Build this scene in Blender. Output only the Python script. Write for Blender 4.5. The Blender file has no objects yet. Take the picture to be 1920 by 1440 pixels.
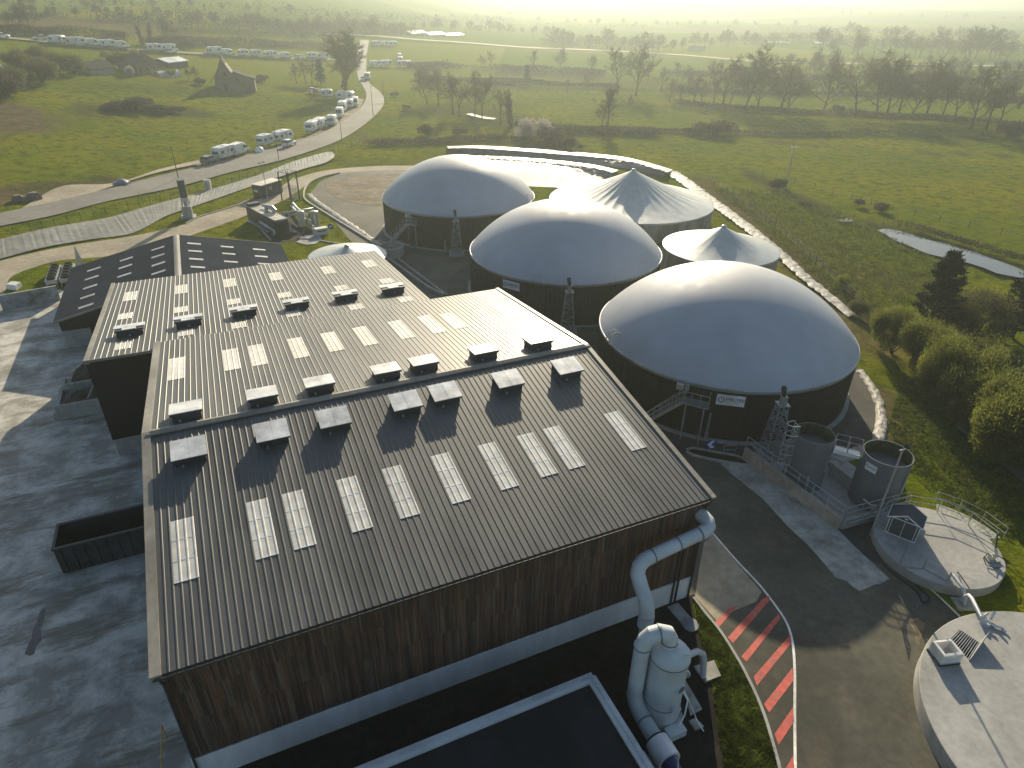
import bpy, math, random
import numpy as np
from mathutils import Vector, Matrix, noise as mnoise
R = math.radians
sc = bpy.context.scene
COL = sc.collection

# ------------------------------------------------------------------ camera
FPX, PITCH, ROLL, CAMH = 1250.0, 0.53081, -0.01458, 32.0
_cp, _sp, _cr, _sr = math.cos(PITCH), math.sin(PITCH), math.cos(ROLL), math.sin(ROLL)
_rt, _dn, _fw = np.array([1, 0, 0.]), np.array([0, -_sp, -_cp]), np.array([0, _cp, -_sp])
AX = np.array([_cr * _rt + _sr * _dn, -_sr * _rt + _cr * _dn, _fw])      # right, down, forward
cam = bpy.data.cameras.new('camera')
cam.sensor_width = 36.0
cam.lens = 36.0 * FPX / 1920.0
cam.clip_start, cam.clip_end = 0.5, 20000
camo = bpy.data.objects.new('camera', cam)
COL.objects.link(camo)
m3 = Matrix((AX[0], -AX[1], -AX[2])).transposed()
camo.matrix_world = Matrix.Translation((0, 0, CAMH)) @ m3.to_4x4()
sc.camera = camo

# ------------------------------------------------------------------ light
SUN_EL, SUN_AZ = R(20), R(5)          # azimuth clockwise from +Y
w = bpy.data.worlds.new('World')
sc.world = w
w.use_nodes = True
nt = w.node_tree
sky = nt.nodes.new('ShaderNodeTexSky')
sky.sky_type = 'NISHITA'
sky.sun_disc = False
sky.sun_elevation, sky.sun_rotation = SUN_EL, SUN_AZ
sky.dust_density = 1.0
sky.air_density = 1.0
bg = nt.nodes['Background']
bg.inputs['Strength'].default_value = 0.08
nt.links.new(sky.outputs['Color'], bg.inputs['Color'])
sl = bpy.data.lights.new('sun', 'SUN')
sl.energy, sl.angle, sl.color = 5.0, R(0.5), (1.0, 0.865, 0.63)
so = bpy.data.objects.new('sun', sl)
COL.objects.link(so)
SV = Vector((math.sin(SUN_AZ) * math.cos(SUN_EL), math.cos(SUN_AZ) * math.cos(SUN_EL), math.sin(SUN_EL)))
so.rotation_euler = SV.to_track_quat('Z', 'Y').to_euler()
so.location = SV * 300
sc.view_settings.view_transform = 'Standard'
sc.view_settings.look = 'None'
sc.view_settings.exposure = 0.8
sc.view_settings.gamma = 1
sc.cycles.max_bounces = 5
sc.cycles.diffuse_bounces = 2
sc.cycles.glossy_bounces = 2
sc.cycles.transmission_bounces = 3
sc.cycles.transparent_max_bounces = 8
sc.cycles.volume_bounces = 0
HAZE_DENS = 0.00072

# ------------------------------------------------------------------ where things stand
def ray(px, py):
    d = np.array([(px - 960) / FPX, (py - 720) / FPX, 1.0]) @ AX
    return d
def G(px, py, z=0.0):
    """point of the photograph's pixel (1920 x 1440) on the level z"""
    d = ray(px, py)
    t = (CAMH - z) / -d[2]
    return Vector((d[0] * t, d[1] * t, z))
PHI = R(24.54)
BF = Matrix.Rotation(PHI, 4, 'Z')             # the halls' frame: u along the eaves, v towards the back
def B(u, v, z=0.0): return BF @ Vector((u, v, z))
def UV(p): return BF.inverted() @ Vector(p)
def sstep(t):
    t = np.clip(t, 0, 1)
    return t * t * (3 - 2 * t)
TOE_PX = [(0, 488), (83, 467), (167, 452), (248, 440), (313, 407), (363, 390), (467, 353), (567, 320), (622, 301)]
TOE = [G(*q) for q in TOE_PX]
_t0 = TOE[0] + (TOE[0] - TOE[1]).normalized() * 300
_t1 = TOE[-1] + Vector((10, 12, 0))
PLANT = np.array([(_t0.x, _t0.y)] + [(p.x, p.y) for p in TOE] + [(_t1.x, _t1.y), (20, 175), (300, 175), (300, -400), (-500, -400)])
def inpoly(x, y, P):
    ins = np.zeros(np.shape(x), bool)
    n = len(P)
    for i in range(n):
        x0, y0 = P[i]; x1, y1 = P[(i + 1) % n]
        if y0 == y1: continue
        c = ((y0 > y) != (y1 > y)) & (x < (x1 - x0) * (y - y0) / (y1 - y0) + x0)
        ins ^= c
    return ins
def pdist(x, y, P, closed=True):
    d = np.full(np.shape(x), 1e9)
    n = len(P)
    for i in range(n if closed else n - 1):
        a = P[i]; b = P[(i + 1) % n]
        ab = b - a
        t = np.clip(((x - a[0]) * ab[0] + (y - a[1]) * ab[1]) / (ab @ ab + 1e-9), 0, 1)
        d = np.minimum(d, np.hypot(x - a[0] - t * ab[0], y - a[1] - t * ab[1]))
    return d
def terr(x, y):
    x = np.asarray(x, float); y = np.asarray(y, float)
    r = np.hypot(x, y)
    z = 19 * sstep((-x - 55) / 150) + 7 * sstep((y - 260) / 220) * sstep((20 - x) / 120)
    z = z * sstep((y + 20) / 60)
    z = z + 60 * sstep((r - 900) / 2600) * (0.62 + 0.38 * np.sin(x / 310 + 1.3) * np.cos(y / 420 + x / 900)) * (y > 0)
    wgt = np.clip(pdist(x, y, PLANT) / 6.0, 0, 1) * (~inpoly(x, y, PLANT))
    return z * wgt
_TT = np.geomspace(8, 6000, 2600)
def GT(px, py, lift=0.0):
    """point of the pixel on the terrain"""
    d = ray(px, py)
    d = d / np.hypot(d[0], d[1])
    X, Y, Z = d[0] * _TT, d[1] * _TT, CAMH + d[2] * _TT
    k = np.argmax(Z < terr(X, Y))
    if k == 0: k = len(_TT) - 1
    return Vector((X[k], Y[k], float(terr(X[k], Y[k])) + lift))
def HT(base, py):
    """height of something standing at base whose top shows on row py"""
    lo, hi = 0.0, 80.0
    for _ in range(40):
        mid = (lo + hi) / 2
        c = AX @ np.array([base[0], base[1], base[2] + mid - CAMH])
        if 720 + FPX * c[1] / c[2] > py: lo = mid
        else: hi = mid
    return lo

# ------------------------------------------------------------------ mesh helpers
WM = {}
class MB:
    def __init__(s, M=None):
        s.v, s.f, s.m, s.M, s.cur = [], [], [], M, 0
    def add(s, vs, fs):
        o = len(s.v)
        for p in vs:
            p = Vector(p)
            s.v.append(s.M @ p if s.M else p)
        for f in fs:
            s.f.append([i + o for i in f]); s.m.append(s.cur)
        return s
    def box(s, x0, x1, y0, y1, z0, z1):
        return s.add([(x0, y0, z0), (x1, y0, z0), (x1, y1, z0), (x0, y1, z0), (x0, y0, z1), (x1, y0, z1), (x1, y1, z1), (x0, y1, z1)],
                     [(3, 2, 1, 0), (4, 5, 6, 7), (0, 1, 5, 4), (1, 2, 6, 5), (2, 3, 7, 6), (3, 0, 4, 7)])
    def beam(s, a, b, wd, ht=None, up=(0, 0, 1)):
        a, b = Vector(a), Vector(b); ht = ht or wd
        d = (b - a).normalized(); u = Vector(up)
        if abs(d.dot(u)) > .99: u = Vector((1, 0, 0))
        x = d.cross(u).normalized() * wd / 2; y = x.cross(d).normalized() * ht / 2
        vs = [a - x - y, a + x - y, a + x + y, a - x + y, b - x - y, b + x - y, b + x + y, b - x + y]
        return s.add(vs, [(0, 1, 2, 3), (7, 6, 5, 4), (0, 4, 5, 1), (1, 5, 6, 2), (2, 6, 7, 3), (3, 7, 4, 0)])
    def tube(s, pts, r, n=8, cap=True):
        pts = [Vector(p) for p in pts]
        rs = r if isinstance(r, (list, tuple)) else [r] * len(pts)
        vs, fs = [], []
        ref = None
        for i, p in enumerate(pts):
            d = (pts[min(i + 1, len(pts) - 1)] - pts[max(i - 1, 0)]).normalized()
            if ref is None:
                ref = Vector((0, 0, 1)) if abs(d.z) < .9 else Vector((1, 0, 0))
            x = (ref - d * ref.dot(d)).normalized(); ref = x
            y = d.cross(x)
            for k in range(n):
                a = 2 * math.pi * k / n
                vs.append(p + (x * math.cos(a) + y * math.sin(a)) * rs[i])
        for i in range(len(pts) - 1):
            for k in range(n):
                k2 = (k + 1) % n
                fs.append((i * n + k, i * n + k2, (i + 1) * n + k2, (i + 1) * n + k))
        if cap:
            fs.append(tuple(range(n - 1, -1, -1))); fs.append(tuple((len(pts) - 1) * n + k for k in range(n)))
        return s.add(vs, fs)
    def lathe(s, prof, c=(0, 0), n=48, cap0=False, cap1=False, wob=None):
        vs, fs = [], []
        for (r, z) in prof:
            for k in range(n):
                a = 2 * math.pi * k / n
                rr, zz = (r, z) if wob is None else wob(r, z, a)
                vs.append((c[0] + rr * math.cos(a), c[1] + rr * math.sin(a), zz))
        for i in range(len(prof) - 1):
            for k in range(n):
                k2 = (k + 1) % n
                fs.append((i * n + k, i * n + k2, (i + 1) * n + k2, (i + 1) * n + k))
        if cap0: fs.append(tuple(range(n - 1, -1, -1)))
        if cap1: fs.append(tuple((len(prof) - 1) * n + k for k in range(n)))
        return s.add(vs, fs)
    def prism(s, poly, z0, z1):
        a = sum(poly[i][0] * poly[(i + 1) % len(poly)][1] - poly[(i + 1) % len(poly)][0] * poly[i][1] for i in range(len(poly)))
        if a < 0: poly = poly[::-1]
        n = len(poly)
        vs = [(p[0], p[1], z0) for p in poly] + [(p[0], p[1], z1) for p in poly]
        fs = [tuple(range(n - 1, -1, -1)), tuple(range(n, 2 * n))] + [(i, (i + 1) % n, n + (i + 1) % n, n + i) for i in range(n)]
        return s.add(vs, fs)
    def extrude_x(s, prof, x0, x1):
        """closed profile of (y, z) pushed along x"""
        n = len(prof)
        vs = [(x0, p[0], p[1]) for p in prof] + [(x1, p[0], p[1]) for p in prof]
        return s.add(vs, [tuple(range(n - 1, -1, -1)), tuple(range(n, 2 * n))] + [(i, (i + 1) % n, n + (i + 1) % n, n + i) for i in range(n)])
    def extrude_y(s, prof, y0, y1):
        n = len(prof)
        vs = [(p[0], y0, p[1]) for p in prof] + [(p[0], y1, p[1]) for p in prof]
        return s.add(vs, [tuple(range(n)), tuple(range(2 * n - 1, n - 1, -1))] + [(i, n + i, n + (i + 1) % n, (i + 1) % n) for i in range(n)])
    def sheet(s, pts): return s.add(pts, [tuple(range(len(pts)))])
    def strip(s, A, Bp):
        n = len(A)
        return s.add(list(A) + list(Bp), [(i, i + 1, n + i + 1, n + i) for i in range(n - 1)])
    def build(s, name, mats, parent=None, smooth=None, loc=None):
        me = bpy.data.meshes.new(name)
        if parent is not None:
            W = WM[parent.name]
        else:
            if loc is None and s.v:
                xs = [p.x for p in s.v]; ys = [p.y for p in s.v]
                loc = ((min(xs) + max(xs)) / 2, (min(ys) + max(ys)) / 2, min(p.z for p in s.v))
            W = Matrix.Translation(loc or (0, 0, 0))
        I = W.inverted()
        me.from_pydata([tuple(I @ p) for p in s.v], [], s.f)
        if not isinstance(mats, (list, tuple)): mats = [mats]
        for mm in mats: me.materials.append(mm)
        if len(mats) > 1: me.polygons.foreach_set('material_index', s.m)
        if smooth is not None:
            me.polygons.foreach_set('use_smooth', [True] * len(me.polygons))
            me.set_sharp_from_angle(angle=R(smooth))
        me.update()
        o = bpy.data.objects.new(name, me)
        COL.objects.link(o)
        if parent is not None: o.parent = parent
        else: o.matrix_world = W; 
        if parent is None: o.location = W.translation
        WM[o.name] = W
        return o
def tag(o, label=None, cat=None, group=None, kind=None):
    if label: o['label'] = label
    if cat: o['category'] = cat
    if group: o['group'] = group
    if kind: o['kind'] = kind
    return o
def thing(name, label, cat, loc=(0, 0, 0), rot=0.0, group=None):
    o = bpy.data.objects.new(name, None)
    o.empty_display_size = .5
    COL.objects.link(o)
    o.location = loc; o.rotation_euler = (0, 0, rot)
    WM[o.name] = Matrix.Translation(loc) @ Matrix.Rotation(rot, 4, 'Z')
    return tag(o, label, cat, group)
def copy_tree(o, parent=None):
    c = o.copy(); COL.objects.link(c)
    if parent is not None: c.parent = parent
    for ch in list(o.children): copy_tree(ch, c)
    return c
def struct(mb, name, m, **k): return tag(mb.build(name, m, **k), kind='structure')
ORD = ['first', 'second', 'third', 'fourth', 'fifth', 'sixth', 'seventh', 'eighth', 'ninth', 'tenth', 'eleventh', 'twelfth', 'thirteenth',
       'fourteenth', 'fifteenth', 'sixteenth', 'seventeenth', 'eighteenth', 'nineteenth', 'twentieth']

# ------------------------------------------------------------------ materials
def mat(name, c, rough=.6, metal=0., var=.18, vs=3.0, big=.25, bs=.3, bump=0., bsc=20., c2=None, c2t=.55, stretch=None, spec=None,
        transl=0., coat=0., world=False):
    m = bpy.data.materials.new(name); m.use_nodes = True
    N, L = m.node_tree.nodes, m.node_tree.links
    b = N['Principled BSDF']
    if world:
        tc = N.new('ShaderNodeNewGeometry'); src = tc.outputs['Position']
    else:
        tc = N.new('ShaderNodeTexCoord'); src = tc.outputs['Object']
    if stretch:
        mp = N.new('ShaderNodeMapping'); mp.inputs['Scale'].default_value = stretch
        L.new(src, mp.inputs['Vector']); src = mp.outputs['Vector']
    def nz(scale, det=4, ro=.6):
        n = N.new('ShaderNodeTexNoise'); n.inputs['Scale'].default_value = scale
        n.inputs['Detail'].default_value = det; n.inputs['Roughness'].default_value = ro
        L.new(src, n.inputs['Vector']); return n.outputs['Fac']
    def ramp(f, a, bb, lo=.35, hi=.65):
        r = N.new('ShaderNodeMapRange'); r.clamp = True
        r.inputs['From Min'].default_value = lo; r.inputs['From Max'].default_value = hi
        r.inputs['To Min'].default_value = a; r.inputs['To Max'].default_value = bb
        L.new(f, r.inputs['Value']); return r.outputs['Result']
    f1 = nz(vs); f2 = nz(bs, 3)
    mul = N.new('ShaderNodeMath'); mul.operation = 'MULTIPLY'
    L.new(ramp(f1, 1 - var, 1 + var), mul.inputs[0]); L.new(ramp(f2, 1 - big, 1 + big), mul.inputs[1])
    col = None
    if c2:
        mx = N.new('ShaderNodeMix'); mx.data_type = 'RGBA'
        mx.inputs['A'].default_value = (*c, 1); mx.inputs['B'].default_value = (*c2, 1)
        L.new(ramp(nz(bs * 2.3, 6, .65), 0, 1, c2t - .08, c2t + .08), mx.inputs['Factor']); col = mx.outputs['Result']
    vm = N.new('ShaderNodeVectorMath'); vm.operation = 'SCALE'
    if col: L.new(col, vm.inputs[0])
    else: vm.inputs[0].default_value = c
    L.new(mul.outputs[0], vm.inputs['Scale'])
    L.new(vm.outputs[0], b.inputs['Base Color'])
    b.inputs['Roughness'].default_value = rough
    L.new(ramp(f1, max(0.02, rough - .06), min(1, rough + .06)), b.inputs['Roughness'])
    b.inputs['Metallic'].default_value = metal
    if spec is not None: b.inputs['Specular IOR Level'].default_value = spec
    if coat: b.inputs['Coat Weight'].default_value = coat
    if bump:
        bn = N.new('ShaderNodeBump'); bn.inputs['Strength'].default_value = bump; bn.inputs['Distance'].default_value = .05
        L.new(nz(bsc, 5, .65), bn.inputs['Height']); L.new(bn.outputs[0], b.inputs['Normal'])
    if transl:
        t = N.new('ShaderNodeBsdfTranslucent'); L.new(vm.outputs[0], t.inputs['Color'])
        ms = N.new('ShaderNodeMixShader'); ms.inputs['Fac'].default_value = transl
        L.new(b.outputs[0], ms.inputs[1]); L.new(t.outputs[0], ms.inputs[2])
        L.new(ms.outputs[0], N['Material Output'].inputs['Surface'])
    return m

M = {}
M['roof'] = mat('roof_sheet', (.066, .069, .066), .5, var=.2, vs=1.0, big=.16, bs=.25, stretch=(1, .12, 1), spec=.6, bump=.05, bsc=9)
M['roof4'] = mat('roof_slate', (.04, .047, .058), .9, var=.1, vs=2, big=.12, bs=.2, spec=0)
M['flash'] = mat('roof_flashing', (.24, .22, .18), .45, var=.1, spec=.5)
M['sky_pan'] = mat('skylight_plastic', (.80, .76, .66), .4, var=.1, vs=2, big=.08, transl=.12)
M['lid'] = mat('hatch_plastic', (.66, .66, .64), .35, var=.07, vs=1.5, c2=(.52, .52, .5), c2t=.62, bs=.8)
M['dkmetal'] = mat('dark_metal', (.035, .037, .04), .5, var=.15)
M['wood'] = mat('wood_cladding', (.075, .044, .024), .75, var=.45, vs=5, big=.35, bs=1.2, stretch=(1, 1, .05))
M['conc'] = mat('concrete_wall', (.33, .325, .3), .8, var=.1, vs=3, big=.16, bs=.35, bump=.2, bsc=30, c2=(.27, .27, .25), c2t=.6)
M['conc_old'] = mat('concrete_yard_old', (.40, .40, .375), .78, var=.2, vs=1.1, big=.2, bs=.16, bump=.4, bsc=6, c2=(.23, .225, .19), c2t=.55, stretch=(.62, 1.5, 1), world=True)
M['apron'] = mat('concrete_apron', (.37, .36, .32), .8, var=.15, vs=2, big=.22, bs=.35, bump=.2, bsc=14, c2=(.25, .235, .2), c2t=.56, spec=.15, world=True)
M['asph'] = mat('asphalt', (.088, .086, .066), .78, var=.16, vs=2.2, big=.28, bs=.16, bump=.25, bsc=25, c2=(.118, .106, .075), c2t=.58, spec=.15, world=True)
M['road'] = mat('road_tarmac', (.2, .19, .165), .8, var=.12, vs=1.5, big=.15, bs=.1, spec=.15, world=True)
M['gravel'] = mat('gravel_road', (.33, .285, .21), .85, var=.15, vs=1.5, big=.2, bs=.15, bump=.2, bsc=12, spec=.15, world=True)
M['dirt'] = mat('bare_dirt', (.15, .115, .075), .9, var=.25, vs=1.2, big=.3, bs=.2, bump=.3, bsc=8, c2=(.23, .2, .13), c2t=.55, spec=.15, world=True)
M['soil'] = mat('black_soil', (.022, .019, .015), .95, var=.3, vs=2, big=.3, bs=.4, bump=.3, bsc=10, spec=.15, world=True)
M['white_line'] = mat('white_paint', (.72, .7, .64), .6, var=.15, vs=4, world=True)
M['red'] = mat('red_paint', (.52, .085, .06), .6, var=.2, vs=3, big=.15, bs=.6, c2=(.4, .12, .09), c2t=.6, world=True)
M['plinth'] = mat('painted_plinth', (.74, .74, .72), .7, var=.06, vs=2, big=.1, bs=.3, stretch=(1, 1, .3))
M['asph_dk'] = mat('dark_asphalt', (.062, .06, .055), .75, var=.2, vs=2, big=.3, bs=.2, bump=.25, bsc=20, c2=(.1, .09, .07), c2t=.6, spec=.15, world=True)
M['clad'] = mat('dark_cladding', (.011, .0085, .0075), .6, var=.25, vs=.8, big=.3, bs=.12, spec=.3)
M['dome'] = mat('dome_membrane', (.40, .42, .45), .56, var=.04, vs=.6, big=.09, bs=.12, spec=.36)
M['cone'] = mat('cone_membrane', (.46, .49, .47), .4, var=.06, vs=.8, big=.1, bs=.2, spec=.5)
M['galv'] = mat('galvanised_steel', (.42, .43, .43), .45, .6, var=.12, vs=3)
M['silo'] = mat('silo_plastic', (.135, .145, .155), .5, var=.06, vs=1, big=.1, bs=.4, spec=.4)
M['ppwhite'] = mat('pale_grey_plastic', (.52, .56, .56), .42, var=.05, vs=1, big=.08, bs=.6, spec=.45)
M['seam'] = mat('seam_dark', (.17, .19, .2), .5)
M['white'] = mat('white_coating', (.75, .75, .73), .4, var=.05, vs=2)
M['blue'] = mat('blue_enamel', (.02, .05, .3), .4, var=.1)
M['motor'] = mat('motor_paint', (.025, .03, .12), .4, var=.15)
M['black'] = mat('black_rubber', (.012, .012, .013), .7)
M['glass'] = mat('dark_glass', (.02, .024, .028), .12, var=.05, spec=.6)
M['liner'] = mat('dark_liner', (.11, .105, .108), .4, var=.2, vs=1, big=.25, bs=.2, bump=.4, bsc=4)
M['liner_w'] = mat('white_liner', (.36, .345, .31), .6, var=.25, vs=1.5, big=.15, bs=.4, bump=.8, bsc=3.5, spec=.2)
M['tarp'] = mat('slope_tarp', (.2, .2, .175), .7, var=.2, vs=1.2, big=.25, bs=.12, bump=.3, bsc=3, stretch=(1, 1, 1))
M['water'] = mat('pond_water', (.05, .055, .045), .06, var=.1, vs=.4, bump=.05, bsc=1.5, spec=.6)
M['stone'] = mat('field_stone', (.15, .12, .085), .9, var=.25, vs=2.5, big=.2, bs=.4, bump=.4, bsc=6)
M['slate'] = mat('old_slate_roof', (.05, .045, .038), .9, var=.2, vs=2, big=.2, bs=.4, spec=.05)
M['tile'] = mat('brown_roof_tiles', (.12, .075, .05), .8, var=.2, vs=2.5, big=.2, bs=.4)
M['bark'] = mat('bark', (.06, .047, .034), .9, var=.25, vs=3, spec=.1)
M['twig'] = mat('twigs', (.105, .082, .052), .9, var=.25, vs=.6, big=.2, bs=.2, transl=.15, spec=.1)
M['twig2'] = mat('budding_twigs', (.13, .125, .05), .9, var=.3, vs=.6, big=.25, bs=.2, transl=.35, spec=.1)
M['leaf'] = mat('willow_leaf', (.145, .16, .034), .6, var=.35, vs=1.2, big=.3, bs=.35, transl=.55, spec=.1)
M['leafy'] = mat('yellow_leaf', (.19, .22, .03), .6, var=.3, vs=1.2, big=.25, bs=.35, transl=.4, spec=.1)
M['conif'] = mat('conifer_needles', (.02, .03, .014), .7, var=.35, vs=1.5, big=.3, bs=.4, transl=.12, spec=.1)
M['bram'] = mat('bramble_stems', (.085, .07, .042), .9, var=.35, vs=.9, big=.3, bs=.2, transl=.25, spec=.1)
M['blossom'] = mat('blossom', (.42, .38, .33), .8, var=.2, vs=1, transl=.3)
M['gblade'] = mat('grass_blade', (.12, .15, .03), .6, var=.4, vs=2, big=.35, bs=.5, transl=.35, spec=.1)
M['grey_car'] = mat('grey_car_paint', (.17, .18, .19), .35, .3, var=.06)
M['cream'] = mat('cream_panel', (.62, .57, .46), .45, var=.06)
M['manure'] = mat('silage_heap', (.05, .04, .022), .95, var=.35, vs=2, big=.3, bs=.5, bump=.6, bsc=6)

# the left yard: pale worn concrete with wheel streaks along the hall, brown mud and dark specks
ym = bpy.data.materials.new('worn_concrete'); ym.use_nodes = True
N, L = ym.node_tree.nodes, ym.node_tree.links
yb = N['Principled BSDF']; yb.inputs['Roughness'].default_value = .75; yb.inputs['Specular IOR Level'].default_value = .25
geo = N.new('ShaderNodeNewGeometry')
def ynz(s, d=5, ro=.65, st=(1, 1, 1)):
    mp = N.new('ShaderNodeMapping'); mp.vector_type = 'TEXTURE'; mp.inputs['Rotation'].default_value = (0, 0, PHI); mp.inputs['Scale'].default_value = st
    L.new(geo.outputs['Position'], mp.inputs['Vector'])
    n = N.new('ShaderNodeTexNoise'); n.inputs['Scale'].default_value = s; n.inputs['Detail'].default_value = d; n.inputs['Roughness'].default_value = ro
    L.new(mp.outputs[0], n.inputs['Vector']); return n.outputs['Fac']
def ymr(f, lo, hi, a=0., b=1.):
    r = N.new('ShaderNodeMapRange'); r.clamp = True
    for k, v in zip(('From Min', 'From Max', 'To Min', 'To Max'), (lo, hi, a, b)): r.inputs[k].default_value = v
    L.new(f, r.inputs['Value']); return r.outputs['Result']
def ymix(f, a, b):
    x = N.new('ShaderNodeMix'); x.data_type = 'RGBA'; L.new(f, x.inputs['Factor'])
    for k, v in (('A', a), ('B', b)):
        if isinstance(v, tuple): x.inputs[k].default_value = (*v, 1)
        else: L.new(v, x.inputs[k])
    return x.outputs['Result']
yc = ymix(ymr(ynz(.35, 8, .7), .42, .58), (.31, .295, .25), (.64, .61, .54))
yc = ymix(ymr(ynz(.55, 7, .72, (5.0, 1, 1)),   .50, .62, 0, .9), yc, (.2, .175, .125))
yc = ymix(ymr(ynz(.22, 7, .7, (2.2, 1, 1)), .55, .68, 0, .75), yc, (.23, .22, .19))
yc = ymix(ymr(ynz(2.4, 7, .75, (2.5, 1, 1)), .64, .70, 0, .9), yc, (.09, .08, .065))
yc = ymix(ymr(ynz(1.3, 8, .8), .3, .55, .35, 0), yc, (.2, .19, .165))
L.new(yc, yb.inputs['Base Color'])
ybn = N.new('ShaderNodeBump'); ybn.inputs['Strength'].default_value = .5; ybn.inputs['Distance'].default_value = .04
L.new(ynz(3, 8, .75, (1.8, 1, 1)), ybn.inputs['Height']); L.new(ybn.outputs[0], yb.inputs['Normal'])
M['concyard'] = ym

# the ground's own colours: grass with rough, dry and bare places (attribute 'tone')
gm = bpy.data.materials.new('meadow_grass'); gm.use_nodes = True
N, L = gm.node_tree.nodes, gm.node_tree.links
gb = N['Principled BSDF']; gb.inputs['Roughness'].default_value = .85; gb.inputs['Specular IOR Level'].default_value = 0
geo = N.new('ShaderNodeNewGeometry')
att = N.new('ShaderNodeAttribute'); att.attribute_name = 'tone'
sep = N.new('ShaderNodeSeparateColor'); L.new(att.outputs['Color'], sep.inputs[0])
def gnz(s, d=5, ro=.65, st=None):
    n = N.new('ShaderNodeTexNoise'); n.inputs['Scale'].default_value = s; n.inputs['Detail'].default_value = d; n.inputs['Roughness'].default_value = ro
    src = geo.outputs['Position']
    if st:
        mp = N.new('ShaderNodeMapping'); mp.inputs['Scale'].default_value = st; L.new(src, mp.inputs['Vector']); src = mp.outputs[0]
    L.new(src, n.inputs['Vector']); return n.outputs['Fac']
def gmr(f, lo, hi, a=0., b=1.):
    r = N.new('ShaderNodeMapRange'); r.clamp = True
    for k, v in zip(('From Min', 'From Max', 'To Min', 'To Max'), (lo, hi, a, b)): r.inputs[k].default_value = v
    L.new(f, r.inputs['Value']); return r.outputs['Result']
def gmix(f, a, b):
    x = N.new('ShaderNodeMix'); x.data_type = 'RGBA'
    L.new(f, x.inputs['Factor'])
    for k, v in (('A', a), ('B', b)):
        if isinstance(v, tuple): x.inputs[k].default_value = (*v, 1)
        else: L.new(v, x.inputs[k])
    return x.outputs['Result']
c0 = gmix(gmr(gnz(.035, 6), .4, .62), (.114, .142, .009), (.178, .174, .012))
c0 = gmix(gmr(gnz(.5, 6, .7), .46, .64), c0, (.06, .085, .005))
c0 = gmix(gmr(gnz(.16, 5), .55, .68, 0, .6), c0, (.13, .118, .024))
vor = N.new('ShaderNodeTexVoronoi'); vor.inputs['Scale'].default_value = .0062; L.new(geo.outputs['Position'], vor.inputs['Vector'])
sv = N.new('ShaderNodeSeparateColor'); L.new(vor.outputs['Color'], sv.inputs[0])
cf = gmix(gmr(sv.outputs[0], .6, .62), (.104, .145, .01), (.165, .178, .014))
cf = gmix(gmr(sv.outputs[1], .85, .87), cf, (.15, .12, .07))
c0 = gmix(sep.outputs[2], c0, cf)
c0 = gmix(sep.outputs[0], c0, gmix(gmr(gnz(.4, 6, .7), .42, .6), (.14, .105, .06), (.085, .07, .035)))
c0 = gmix(sep.outputs[1], c0, gmix(gmr(gnz(.6, 6, .7), .4, .6), (.045, .045, .018), (.09, .09, .03)))
fine = gmr(gnz(3.2, 5, .75), .3, .7, .62, 1.35)
vm = N.new('ShaderNodeVectorMath'); vm.operation = 'SCALE'; L.new(c0, vm.inputs[0]); L.new(fine, vm.inputs['Scale'])
L.new(vm.outputs[0], gb.inputs['Base Color'])
bn = N.new('ShaderNodeBump'); bn.inputs['Strength'].default_value = .9; bn.inputs['Distance'].default_value = .22
L.new(gnz(1.6, 6, .75), bn.inputs['Height']); L.new(bn.outputs[0], gb.inputs['Normal'])
M['grass'] = gm

# ------------------------------------------------------------------ setting: the ground
ROAD_R = [(-90, 446), (0, 427), (100, 407), (200, 380), (333, 352), (433, 325), (533, 300), (640, 263), (702, 219), (721, 191), (712, 173), (694, 158), (687, 140), (688, 106), (692, 76)]
ROAD_L = [(-90, 420), (0, 402), (100, 381), (187, 360), (300, 331), (377, 313), (500, 283), (598, 253), (666, 212), (684, 191), (687, 177), (681, 163), (671, 145), (669, 106), (676, 76)]
def resample(pts, n):
    pts = [Vector(p) for p in pts]
    d = [0]
    for a, b in zip(pts, pts[1:]): d.append(d[-1] + (b - a).length)
    out = []
    for k in range(n):
        t = d[-1] * k / (n - 1); i = 0
        while i < len(d) - 2 and d[i + 1] < t: i += 1
        f = (t - d[i]) / max(1e-6, d[i + 1] - d[i])
        p0, p1, p2, p3 = pts[max(i - 1, 0)], pts[i], pts[i + 1], pts[min(i + 2, len(pts) - 1)]
        m1 = (p2 - p0) / 2; m2 = (p3 - p1) / 2
        L_ = (p2 - p1).length
        if m1.length > L_: m1 = m1.normalized() * L_
        if m2.length > L_: m2 = m2.normalized() * L_
        h = f * f * (3 - 2 * f)
        out.append(p1 * (2 * f ** 3 - 3 * f * f + 1) + m1 * (f ** 3 - 2 * f * f + f) + p2 * (-2 * f ** 3 + 3 * f * f) + m2 * (f ** 3 - f * f))
    return out
def ribbon(mb, A, Bp, n, lift=.15, cross=4):
    A = resample(A, n); Bp = resample(Bp, n)
    rows = []
    for j in range(cross + 1):
        t = j / cross
        row = []
        for a, b in zip(A, Bp):
            p = a.lerp(b, t); row.append(Vector((p.x, p.y, float(terr(p.x, p.y)) + lift)))
        rows.append(row)
    for a, b in zip(rows, rows[1:]): mb.strip(a, b)
    return mb
def px_line(pts, lift=0.): return [GT(*q, lift) for q in pts]

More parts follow.
